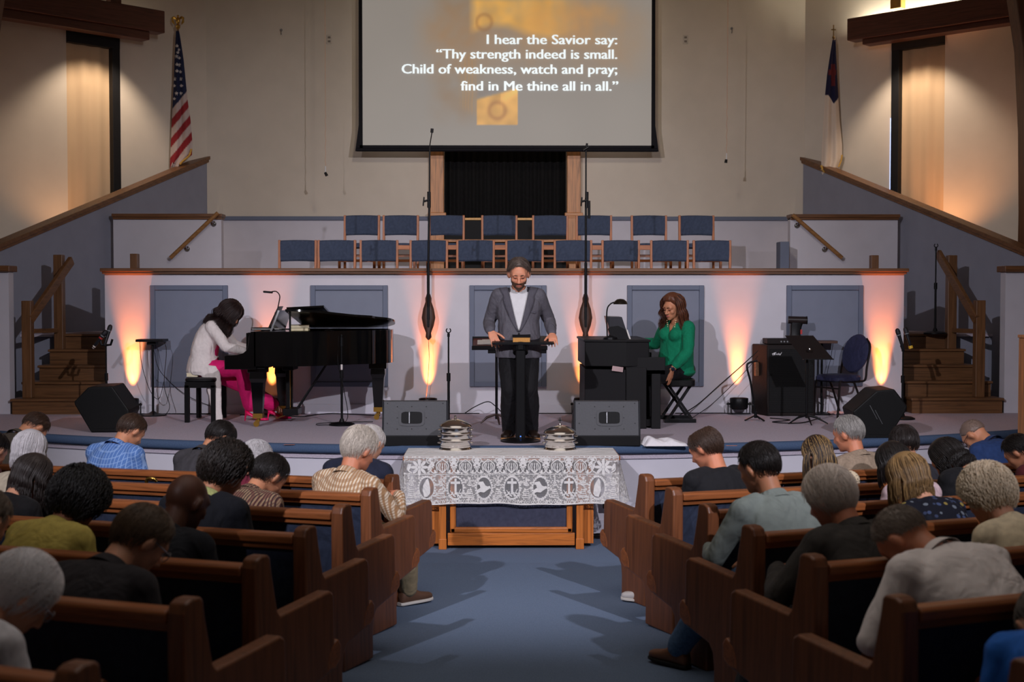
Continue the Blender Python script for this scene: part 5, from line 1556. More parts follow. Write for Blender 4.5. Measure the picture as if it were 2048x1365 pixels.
# ============================================================ things on the altar wall
for u, v0, v1, lb in ((650, -10, 352, 'thin hanging choir microphone on a cord left of the screen'), (1456, -10, 326, 'thin hanging choir microphone on a cord right of the screen')):
    y = 19.0
    a, b_ = at(u, v0, y), at(u + (1 if u < 1000 else -3), v1, y)
    e = empty('hanging_microphone', (b_.x, y, b_.z), 0, lb, 'microphone')
    wav = [Vector((a.x - b_.x, 0, 7.65 - b_.z)), Vector((a.x - b_.x, 0, a.z - b_.z))] + [Vector(((a.x - b_.x) * (1 - t) * .5 + .006 * sin(t * 30), 0, (a.z - b_.z) * .34 * (1 - t) + .04)) for t in np.linspace(0, 1, 16)]
    MB().tube(wav, .0045, n=6).obj('cord', mat('pale_cord', (214, 176, 150), .6), e, smooth=True)
    m = MB(); m.cyl((0, 0, .04), (.0, 0, .14), .008, n=10); m.obj('stem', mat('white_paint', (225, 224, 226)), e, smooth=True)
    m = MB(); m.cyl((-.005, 0, .05), (.02 if u < 1000 else -.01, 0, .0), .018, .022, n=14); m.obj('microphone_head', BLACKM, e, smooth=True)
for u, lb in ((658.5, 'beige wall outlet left of the screen'), (1371, 'beige wall outlet right of the screen')):
    q = at(u, 79, YB)
    e = empty('wall_outlet', (q.x, YB, q.z), 0, lb, 'outlet')
    MB().span((-.04, -.008, -.07), (.04, 0, .07)).obj('cover_plate', mat('outlet_plate', (196, 186, 172), .5), e, bevel=.004)
    m = MB(); m.span((-.02, -.012, .015), (.02, -.007, .045)); m.span((-.02, -.012, -.045), (.02, -.007, -.015)); m.obj('sockets', mat('outlet_dark', (120, 108, 98), .5), e)
for u, v, lb in ((563, 63, 'small metal hook high on the altar wall at the left'), (1463, 60, 'small metal hook high on the altar wall at the right')):
    q = at(u, v, YB)
    e = empty('wall_hook', (q.x, YB, q.z), 0, lb, 'hook')
    m = MB(); m.cyl((0, 0, .02), (0, -.03, .02), .018, n=12); m.tube([(0, -.02, .02), (0, -.035, -.02), (0, -.02, -.05), (0, -.005, -.04)], .005, n=6); m.obj('hook', mat('grey_steel', (140, 142, 146)), e, smooth=True)

# ============================================================ flags
def flag(base, tip, hgt, w0, w1, paint, label, name, lean, matname, seed):
    e = empty(name, base, 0, label, 'flag')
    return e
def hung_flag(e, px_outline, y, colour, nm, folds=5, depth=.05):
    """cloth gathered on a pole: outline rows (v, u_left, u_right) in the photo give its true silhouette at depth y"""
    rows = px_outline
    m = MB(); P = []; C = []
    nj, ni = 150, 46
    vs = np.linspace(rows[0][0], rows[-1][0], nj)
    for j, v in enumerate(vs):
        l = np.interp(v, [r[0] for r in rows], [r[1] for r in rows]); r_ = np.interp(v, [r[0] for r in rows], [r[2] for r in rows])
        row = []
        for i in range(ni):
            a = i / (ni - 1)
            u = l + (r_ - l) * a
            t = j / (nj - 1)
            q = at(u, v + 6 * sin(a * 9 + t * 2) * (t if t > .96 else 0), y + depth * t ** .5 * (sin(a * folds * pi + .8 + t * 1.2) * .55 - .6 * sin(pi * a)))
            row.append(q - e.location); C += [x / 255 / 12.92 if x / 255 <= .04045 else ((x / 255 + .055) / 1.055) ** 2.4 for x in colour(u, v, a, t)] + [1.0]
        P.append(row)
    m.grid(P)
    mt, nt, b = nt_new(nm + '_cloth', .8, 0, .2)
    an = N(nt, 'ShaderNodeAttribute', attribute_name='dye'); nt.links.new(an.outputs['Color'], b.inputs['Base Color'])
    o = m.obj('flag_cloth', mt, e, smooth='all')
    at_ = o.data.color_attributes.new('dye', 'FLOAT_COLOR', 'POINT'); at_.data.foreach_set('color', C)
    so = o.modifiers.new('thick', 'SOLIDIFY'); so.thickness = .004
    return o
yf = 19.72
STARS = [(354, 92), (358, 99), (353, 113), (359, 116), (354, 129), (359, 130), (354, 142), (361, 144), (350, 158), (362, 158), (349, 172), (363, 172), (353, 187), (362, 187), (349, 198), (356, 105)]
def us_col(u, v, a, t):
    lim = 187 + (347 + 23 - u) * 1.25            # slanted lower edge of the canton
    if v < lim:
        for sx, sy in STARS:
            d = math.hypot(u - sx, v - sy)
            if d < 3.6:
                ang = math.atan2(v - sy, u - sx) + pi / 2
                if d < 3.4 * (.45 + .55 * abs(cos(2.5 * ang)) ** 1.4): return (214, 208, 204)
        return (38, 44, 72)
    k = int((v - lim) // (18.5))
    return (196, 178, 172) if k % 2 == 0 else (148, 44, 50)
fb = at(352, 345, yf)
e = empty('flag_on_pole', (fb.x, yf, 3.45), 0, 'hanging stars and stripes flag with golden eagle finial by the left wall', 'flag')
hung_flag(e, [(62, 352, 358), (80, 351, 361), (120, 349, 367), (160, 348, 371), (200, 346, 375), (240, 344, 381), (285, 342, 385), (310, 341, 384), (338, 340, 352)], yf, us_col, 'striped_flag', 4)
tp = at(355, 58, yf) - e.location
MB().cyl((tp.x, .03, -.85), (tp.x, .03, tp.z), .014, n=12).obj('pole', wood('pole_wood', (122, 84, 46), 'z'), e, smooth=True)
m = MB(); z0 = tp.z
m.lathe([(.012, -.02), (.03, .0), (.034, .03), (.02, .05), (.012, .06)], (tp.x, .03, z0 + .02), n=16)
m.ell((tp.x, .03, z0 + .13), (.03, .025, .055)); m.ell((tp.x + .004, .02, z0 + .195), (.016, .018, .018)); m.cyl((tp.x, .01, z0 + .195), (tp.x - .018, -.005, z0 + .188), .007, .002)
for s in (-1, 1):
    for q in range(4):
        m.tube(smooth_path([(tp.x + s * .02, .03, z0 + .15), (tp.x + s * (.06 + .008 * q), .03, z0 + .185 - .004 * q), (tp.x + s * (.088 - .012 * q), .035, z0 + .10 - .01 * q)], 4), [.012] * 8 + [.004], n=6)
m.obj('eagle_finial', BRASS, e, smooth=True)
m = MB(); pts = [at(u, v, yf - .05) - e.location for u, v in ((383, 298), (378, 312), (366, 322), (360, 329))]; m.tube(smooth_path(pts, 5), .014, n=6); m.obj('gold_fringe', mat('gold_fringe', (206, 160, 70), .7, 0, .3, 90), e)
def chr_col(u, v, a, t):
    tipv = 190 + (18 * (1 - abs(u - 1668) / 12) if abs(u - 1668) < 12 else 0)
    if v < tipv:
        if 128 < v < 172 and 1657 < u < 1672 and (abs(u - 1666) < 4 or 140 < v < 150): return (104, 40, 44)
        return (34, 34, 62)
    return (222, 204, 186)
fb = at(1660, 350, yf)
e = empty('flag_on_pole', (fb.x, yf, 3.45), 0, 'hanging white flag with dark blue canton and cross finial by the right wall', 'flag')
hung_flag(e, [(80, 1665, 1671), (110, 1660, 1672), (150, 1654, 1674), (190, 1650, 1676), (240, 1647, 1679), (290, 1644, 1684), (322, 1643, 1684), (340, 1642, 1678), (352, 1652, 1672)], yf, chr_col, 'white_flag', 4)
tp = at(1668, 76, yf) - e.location
MB().cyl((tp.x, .03, -.85), (tp.x, .03, tp.z), .013, n=12).obj('pole', wood('pole_wood', (122, 84, 46), 'z'), e, smooth=True)
m = MB(); m.lathe([(.012, -.01), (.022, .01), (.016, .03), (.008, .04)], (tp.x, .03, tp.z), n=14); m.span((tp.x - .008, .024, tp.z + .03), (tp.x + .008, .036, tp.z + .20)); m.span((tp.x - .035, .024, tp.z + .12), (tp.x + .035, .036, tp.z + .137)); m.obj('cross_finial', mat('aged_brass', (150, 120, 80), .35, .9), e)
m = MB(); m.tube(smooth_path([at(u, v, yf - .05) - e.location for u, v in ((1642, 331), (1648, 343), (1662, 350), (1676, 352))], 5), .016, n=6); m.tube(smooth_path([at(u, v, yf - .05) - e.location for u, v in ((1684, 310), (1682, 322), (1677, 334))], 5), .012, n=6); m.obj('gold_fringe', mat('gold_fringe', (206, 160, 70)), e)
# oak cabinet end at the right edge
q = at(2036, 760, 12.2)
e = empty('oak_cabinet', (q.x, 12.2, 0), 0, 'tall oak cabinet at the right edge beside the stage', 'cabinet')
z = at(2036, 676, 12.2).z
MB().span((0, -.25, .0), (.75, .0, z)).obj('body', OAKZ, e, bevel=.01)
MB().span((-.01, -.27, z), (.77, .0, z + .03)).obj('top', OAKX, e, bevel=.006)
m = MB(); m.span((.08, -.262, .12), (.68, -.248, z - .12)); m.obj('front_panel', OAKZ, e, bevel=.006)
# ============================================================ pews
PEWX, PEWY, PEWZ = (wood('pew_wood', (146, 84, 45), a, rough=.4) for a in 'xyz')
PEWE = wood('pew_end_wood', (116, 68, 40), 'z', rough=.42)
PEWB = cloth('pew_navy_upholstery', (46, 54, 74), .9)
FAN = 24.0
def pew_frame(side, i):
    y = 8.66 - .9 * (i - 1)
    x = side * (.835 + .3 * (8.66 - y) / 4.5)
    return Vector((x, y, floor_z(y) )), R(FAN) if side > 0 else R(-FAN)
ORD = ['front', 'second', 'third', 'fourth', 'fifth', 'sixth', 'seventh']
def build_pew(side):
    """pew at the origin; local x runs outward from the aisle (mirrored for the left), y towards the stage"""
    e = empty('pew')
    s = side
    L = 4.4
    def SX(a, b): return (min(s * a, s * b), max(s * a, s * b))
    # end panel profile (y, z)
    prof = [(-.055, 0), (-.05, .50), (-.04, .83), (-.028, .862), (.0, .872), (.045, .872), (.062, .860), (.07, .80), (.105, .64), (.125, .615), (.50, .635), (.525, .62), (.53, .60), (.53, .335), (.515, .298), (.31, .258), (.275, .22), (.262, .15), (.26, .0)]
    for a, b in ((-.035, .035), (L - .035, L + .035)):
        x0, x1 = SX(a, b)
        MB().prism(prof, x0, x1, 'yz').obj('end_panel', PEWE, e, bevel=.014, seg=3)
    x0, x1 = SX(.035, L - .035)
    # backrest: slightly reclined upholstered panel in a wood frame
    def slab(m, y0, z0, y1, z1, t):
        m.add([(x0, y0, z0), (x1, y0, z0), (x1, y1, z1), (x0, y1, z1), (x0, y0 + t, z0), (x1, y0 + t, z0), (x1, y1 + t, z1), (x0, y1 + t, z1)], [(0, 1, 2, 3), (7, 6, 5, 4), (0, 4, 5, 1), (1, 5, 6, 2), (2, 6, 7, 3), (3, 7, 4, 0)])
    m = MB(); slab(m, .075, .36, -.012, .80, .035); m.obj('backrest', PEWB, e)
    m = MB(); m.prism([(-.047, .796), (-.047, .828), (-.036, .838), (.028, .838), (.04, .828), (.04, .796)], x0, x1, 'yz'); m.obj('top_rail', PEWX, e, bevel=.006)
    m = MB(); slab(m, -.024, .766, -.028, .797, .03); m.obj('rear_moulding', PEWX, e, bevel=.004)
    m = MB(); slab(m, .06, .30, .05, .38, .03); m.obj('lower_rail', PEWX, e)
    m = MB(); m.prism([(.06, .33), (.06, .36), (.20, .385), (.45, .41), (.535, .405), (.55, .38), (.53, .35), (.45, .34)], x0, x1, 'yz'); m.obj('seat', PEWB, e, bevel=.012)
    xa, xb = SX(-.036, L + .036)
    m = MB(); m.prism([(.46, .30), (.53, .30), (.575, .33), (.58, .39), (.555, .42), (.50, .40), (.47, .36)], xa, xb, 'yz'); m.obj('seat_nosing', PEWX, e, bevel=.008)
    # book racks on the rear with rounded end brackets
    for a in (.26, 1.65, 3.0):
        xa, xb = SX(a, a + .85)
        r_ = MB().span((xa, -.105, .44), (xb, -.035 + .05, .455)).obj('book_rack', PEWX, e)
        MB().span((xa, -.108, .455), (xb, -.096, .52)).obj('rack_rail', PEWX, r_)
        for c in (xa, xb):
            MB().prism([(.03, .40), (-.09, .40), (-.118, .43), (-.12, .56), (-.11, .60), (-.09, .615), (-.07, .60), (-.05, .55), (.0, .54)], c - .014, c + .014, 'yz').obj('rack_bracket', PEWZ, r_, bevel=.005)
    return e
PEW = {}
for side, nm in ((-1, 'left'), (1, 'right')):
    base = build_pew(side)
    note_kids()
    for i in range(1, 8):
        c = base if i == 1 else copy_tree(base)
        o, rz = pew_frame(side, i)
        c.location = o
        tilt = math.atan(SLOPE * sin(R(FAN))) * (1 if side > 0 else -1)
        c.rotation_euler = Euler((-math.atan(SLOPE * cos(R(FAN))) * 0, tilt, rz), 'XYZ')
        tag(c, '%s pew from the stage on the %s side of the aisle' % (ORD[i - 1], nm) if i > 1 else 'front pew nearest the stage on the %s side of the aisle' % nm, 'pew', 'wooden pews on the %s of the aisle' % nm)
        PEW[(side, i)] = c
# books left on the pew seats and racks
def on_pew(side, i, a, y, z):
    o, rz = pew_frame(side, i)
    return o + Vector((cos(rz) * side * a - sin(rz) * y, sin(rz) * side * a + cos(rz) * y, z - a * SLOPE * sin(R(FAN)))), rz
p, rz = on_pew(-1, 5, .10, .33, .408)
for k in range(4):
    b = empty('hymn_book', p + Vector((.004 * k, .006 * (k % 2), .0135 * k)), rz + R(-6 + 5 * k), ['bottom leaflet of the pale stack on the fifth left pew seat', 'second leaflet of the pale stack on the fifth left pew seat', 'third leaflet of the pale stack on the fifth left pew seat', 'topmost leaflet of the pale stack on the fifth left pew seat'][k], 'leaflet', 'pale leaflets stacked on a left pew')
    MB().span((-.07, -.1, .001), (.066, .1, .0115)).obj('pages', mat('leaflet_paper', (206, 196, 188), .8), b)
    m = MB(); m.span((-.07, -.1, 0), (.07, .1, .001)); m.span((-.07, -.1, .0115), (.07, .1, .0125)); m.span((.066, -.1, 0), (.07, .1, .0125)); m.obj('book_cover', mat('leaflet_cover', (186, 176, 170), .7), b)
# brass walking cane handle hooked over the second left pew
p = at(301, 958, 8.9)
b = empty('walking_cane', (p.x, p.y, floor_z(p.y)), R(-10), 'walking cane with brass crook handle hooked on the second left pew', 'cane')
z = p.z - floor_z(p.y)
MB().cyl((-.03, 0, .0), (-.03, 0, z - .06), .011, n=10).obj('shaft', wood('dark_walnut', (74, 46, 34), 'z'), b, smooth=True)
MB().tube(smooth_path([(-.03, 0, z - .14), (-.03, 0, z - .03), (-.015, .0, z + .0), (.02, .0, z + .0), (.04, .01, z - .02)], 6), .012, n=10).obj('crook_handle', BRASS, b, smooth=True)
# ============================================================ people: builders
def mesh_bake(mb, voxel, smooth_it, name):
    me = mb.mesh('tmp')
    o = bpy.data.objects.new('tmp', me); COL.objects.link(o)
    r = o.modifiers.new('r', 'REMESH'); r.mode = 'VOXEL'; r.voxel_size = voxel; r.use_smooth_shade = True
    if smooth_it:
        s = o.modifiers.new('s', 'SMOOTH'); s.factor = .5; s.iterations = smooth_it
    dg = bpy.context.evaluated_depsgraph_get()
    out = bpy.data.meshes.new_from_object(o.evaluated_get(dg))
    out.name = name
    bpy.data.objects.remove(o); bpy.data.meshes.remove(me)
    out.polygons.foreach_set('use_smooth', [True] * len(out.polygons))
    return out
def wrinkle(me, amp, sc=(9, 9, 5), seed=0.0):
    n = len(me.vertices)
    co = np.empty(n * 3, 'f'); no = np.empty(n * 3, 'f')
    me.vertices.foreach_get('co', co); me.vertices.foreach_get('normal', no)
    co = co.reshape(-1, 3); no = no.reshape(-1, 3)
    d = np.array([noise.noise(Vector((c[0] * sc[0] + seed, c[1] * sc[1], c[2] * sc[2] + seed))) * .7 + .5 * (abs(noise.noise(Vector((c[0] * sc[0] * 2.1, c[1] * 17 + seed, c[2] * sc[2] * 2.6 - c[0] * 8)))) - .25) for c in co])
    me.vertices.foreach_set('co', (co + no * (d * amp)[:, None]).ravel())
    me.update()
def link(me, name, m, parent):
    o = bpy.data.objects.new(name, me); COL.objects.link(o)
    me.materials.clear(); me.materials.append(m)
    o.parent = parent
    return o
def cut(me, keep):
    """keep only the faces whose centre satisfies keep(x, y, z)"""
    bm = bmesh.new(); bm.from_mesh(me)
    bmesh.ops.delete(bm, geom=[f for f in bm.faces if not keep(f.calc_center_median())], context='FACES')
    bm.to_mesh(me); bm.free()
    return me
def ik(a, b, l1, l2, pole):
    """middle joint of a two bone limb from a to b"""
    a, b = Vector(a), Vector(b)
    d = b - a; L = min(d.length, (l1 + l2) * .999); dn = d.normalized()
    b2 = a + dn * L
    k = (l1 * l1 - l2 * l2 + L * L) / (2 * L)
    h = math.sqrt(max(l1 * l1 - k * k, 0))
    p = Vector(pole); p = (p - dn * p.dot(dn)).normalized()
    return a + dn * k + p * h, b2
def rx(a): return Matrix.Rotation(-a, 3, 'X')     # lean forward by a
HR = (.0785, .099, .097); HC0 = Vector((0, -.010, .022))
class Fig:
    """skeleton in the person's own space: y forward, x to their right, z up"""
    def __init__(s, **k):
        g = lambda n, d: k.get(n, d)
        s.k = k
        s.sc = sc = g('scale', 1.0)
        sit = g('sit', True)
        s.sw = g('sw', .19) * sc; s.g = g('girth', 1.0)
        hz = g('pelvis', .47 if sit else .93 * sc)
        s.p0 = Vector(g('pelvis_xy', (0, 0)) + (hz,))
        a = [R(x) for x in g('spine', (4, 8, 14))]
        side = R(g('slean', 0)); tw = R(g('twist', 0))
        L = [x * sc * g('torso', 1.0) for x in (.17, .17, .165)]
        pts = [s.p0]
        for l, x in zip(L, a):
            pts.append(pts[-1] + Vector((sin(side) * l, sin(x) * l, cos(x) * cos(side) * l)))
        s.sp = pts
        down = s.p0 - Vector((0, sin(a[0]), cos(a[0]))) * .10 * sc
        s.curve = smooth_path([down] + pts, 8)      # 0..32 samples
        s.tw = tw
        s.a = a
        n3 = R(g('neck', 24))
        s.nb = pts[3]
        s.nt = s.nb + Vector((sin(side) * .5, sin(n3), cos(n3))).normalized() * .085 * sc
        s.hs = g('head', 1.0) * (.94 + .06 * sc)
        s.HM = Matrix.Rotation(R(g('yaw', 0)), 3, 'Z') @ rx(R(g('bow', 30))) @ Matrix.Rotation(R(g('roll', 0)), 3, 'Y')
        s.hc = s.nt + s.HM @ Vector((0, .022, .075)) * s.hs
        # arms
        X = Vector((cos(tw), sin(tw), 0))
        s.X = X
        up = Vector((0, sin(a[2]), cos(a[2])))
        s.sh = {}; s.el = {}; s.wr = {}
        lu, lf = g('arm', (.285, .255))
        lu *= sc; lf *= sc
        for sd in (-1, 1):
            S = s.nb - up * .065 * sc + X * sd * (s.sw - .02)
            W = g('wrist_r' if sd > 0 else 'wrist_l', None)
            W = Vector(W) if W is not None else s.p0 + Vector((sd * .075, .27 + .10 * s.g, .10))
            E, W = ik(S, W, lu, lf, g('pole_r' if sd > 0 else 'pole_l', (sd * .55, -.35, -.75)))
            s.sh[sd], s.el[sd], s.wr[sd] = S, E, W
        # legs
        s.hip = {}; s.kn = {}; s.an = {}; s.toe = {}
        for sd in (-1, 1):
            Hp = s.p0 + Vector((sd * .09 * sc, 0.01, -.03))
            A = Vector(g('ankle_r' if sd > 0 else 'ankle_l', (sd * .12, .44, .075) if sit else (sd * .10, 0, .09)))
            K, A = ik(Hp, A, .43 * sc, .42 * sc, g('knee_pole', (0, 1, .25)))
            s.hip[sd], s.kn[sd], s.an[sd] = Hp, K, A
            ang = R(g('toe_out', 10)) * -sd
            s.toe[sd] = Vector((-sin(ang), cos(ang), 0))
    def torso(s, m, d=0.0, t0=0.0, t1=1.0, flare=0.0):
        c = s.curve; n = len(c) - 1
        sc, g, sw = s.sc, s.g, s.sw
        T = [0, .12, .24, .40, .56, .70, .82, .90, .955, 1.0]
        A = [.125 * g * sc, .172 * g * sc, .178 * g * sc, .166 * g * sc, .162 * (.5 + .5 * g) * sc + .006, sw * .93, sw * .94, sw * .80, sw * .52, .062 * sc]
        B = [.10 * g, .122 * g, .125 * g, .122 * g, .122 * (.4 + .6 * g), .120, .108, .092, .072, .058]
        rings = []
        for t in np.linspace(t0, t1, 26):
            a = float(np.interp(t, T, A)) + d; b = float(np.interp(t, T, B)) * sc + d
            if t < .15: a += flare; b += flare
            f = t * n; i = min(int(f), n - 1)
            p = c[i].lerp(c[i + 1], f - i)
            dr = (c[min(i + 1, n)] - c[max(i - 1, 0)]).normalized()
            tw = s.tw * t
            X = Vector((cos(tw), sin(tw), 0)); X = (X - dr * X.dot(dr)).normalized(); Y = dr.cross(X)
            belly = s.k.get('belly', 0) * math.exp(-((t - .3) / .2) ** 2)
            rings.append((p + Y * (.012 * math.sin(pi * min(1, t)) + belly * .5), X * a, Y * (b + belly * .5)))
        m.loft(rings, n=32, power=2.4)
    def arms(s, m, d=0.0, upto=1.0, sides=(-1, 1), puff=0.0):
        sc = s.sc * s.k.get('limb', 1.0)
        for sd in sides:
            S, E, W = s.sh[sd], s.el[sd], s.wr[sd]
            m.cap(S, .058 * sc + d, S.lerp(E, .5), .050 * sc + d)
            m.cap(S.lerp(E, .5), .050 * sc + d, E, .041 * sc + d)
            if upto > 0:
                q = E.lerp(W, upto)
                m.cap(E, .041 * sc + d, E.lerp(q, .4), .042 * sc + d + puff); m.cap(E.lerp(q, .4), .042 * sc + d + puff, q, (.042 - .014 * upto) * sc + d)
    def legs(s, m, d=0.0, upto=1.0, wide=0.0):
        sc = s.sc * s.k.get('limb', 1.0)
        for sd in (-1, 1):
            H_, K, A = s.hip[sd], s.kn[sd], s.an[sd]
            m.cap(H_, .092 * sc + d, H_.lerp(K, .55), .078 * sc + d); m.cap(H_.lerp(K, .55), .078 * sc + d, K, .060 * sc + d)
            q = K.lerp(A, upto)
            m.cap(K, .060 * sc + d, K.lerp(q, .4), .056 * sc + d + wide); m.cap(K.lerp(q, .4), .056 * sc + d + wide, q, .040 * sc + d + wide)
    def headm(s, m, fine=False):
        M, c, h = s.HM, s.hc, s.hs
        def E(p, r, rot=None, nu=20, nv=14):
            rr = M if rot is None else M @ Euler(rot).to_matrix()
            m.ell(c + M @ (Vector(p) * h), Vector(r) * h, rr, nu, nv)
        E((0, -.010, .022), (.0755, .096, .094), nu=28, nv=18)
        E((0, .022, -.035), (.060, .070, .072)); E((0, .048, -.060), (.046, .046, .046)); E((0, .074, -.088), (.024, .020, .018))
        E((0, .060, .030), (.058, .034, .045)); E((.036, .060, -.018), (.026, .024, .026)); E((-.036, .060, -.018), (.026, .024, .026))
        for sd in (-1, 1):
            E((sd * .083, -.008, -.008), (.013, .024, .035), (R(-10), R(sd * 10), R(sd * 28)))
            E((sd * .030, .082, .030), (.026, .011, .008))
        P = lambda *q: c + M @ (Vector(q) * h)
        m.cap(P(0, .088, .018), .009 * h, P(0, .112, -.022), .0125 * h)
        for sd in (-1, 1): m.ell(P(sd * .013, .102, -.026), (.010 * h, .011 * h, .008 * h), M)
        E((0, .088, -.051), (.024, .012, .0075)); E((0, .086, -.063), (.020, .012, .008))
        neck = s.nb - Vector((0, sin(s.a[2]), cos(s.a[2]))) * .05
        m.cap(neck, .060 * s.sc, s.hc + M @ (Vector((0, -.025, -.045)) * h), .054 * h)
    def hand(s, m, sd, fwd, palm, curl=25, spread=4, r=.0088, thumb=40, sc=1.0):
        """palm and five fingers; fwd: finger direction, palm: direction the palm faces"""
        W = s.wr[sd]; f = Vector(fwd).normalized(); p = Vector(palm); p = (p - f * p.dot(f)).normalized()
        x = f.cross(p).normalized()          # across the palm
        if sd < 0: x = -x
        # x points to the thumb side for each hand
        k = s.sc * s.k.get('hand', 1.0) * sc
        m.loft([(W + f * t * k, x * a * k, p * b * k) for t, a, b in ((-.02, .024, .018), (.01, .030, .017), (.05, .040, .0165), (.085, .042, .014), (.098, .036, .010))], n=16, power=2.6)
        for i, (o, l) in enumerate(((.031, .074), (.0105, .083), (-.0105, .077), (-.031, .060))):
            a = R(curl * (1 + .12 * i)); sp = R(spread * (1.5 - i))
            q = W + f * .090 * k + x * o * k
            d = (f * cos(sp) + x * sin(sp))
            for j, (lf, ca) in enumerate(((.45, .5), (.32, 1.0), (.25, 1.5))):
                dd = d * cos(a * ca) + p * sin(a * ca)
                q2 = q + dd * l * lf * k
                m.cap(q, r * (1 - .1 * j) * k, q2, r * (.92 - .1 * j) * k, n=8)
                q = q2
        q = W + f * .025 * k + x * .026 * k
        for l, aa in ((.042, thumb), (.034, thumb - 12), (.026, thumb - 22)):
            d = (f * cos(R(aa)) + x * sin(R(aa)) + p * .25).normalized()
            m.cap(q, .0115 * k, q + d * l * k, .0098 * k, n=8); q = q + d * l * k
    def shoe(s, sd, sole_h=.022, L=.27):
        A = s.an[sd]; f = s.toe[sd]; x = f.cross(Vector((0, 0, 1)))
        z0 = A.z - .09
        m = MB()
        rr = []
        for t, w, h in ((-.075, .024, .05), (-.06, .034, .085), (-.02, .038, .10), (.04, .040, .088), (.09, .046, .060), (.14, .046, .048), (.18, .036, .04), (.197, .016, .030)):
            rr.append((A + f * t - Vector((0, 0, A.z)) + Vector((0, 0, z0 + sole_h * .6 + h / 2)), x * w, Vector((0, 0, h / 2))))
        m.loft(rr, n=20, power=2.6)
        so = MB()
        so.loft([(A + f * t - Vector((0, 0, A.z)) + Vector((0, 0, z0 + sole_h / 2)), x * w, Vector((0, 0, sole_h / 2))) for t, w in ((-.080, .022), (-.065, .036), (.0, .040), (.09, .050), (.15, .049), (.19, .034), (.203, .012))], n=20, power=4)
        return m, so
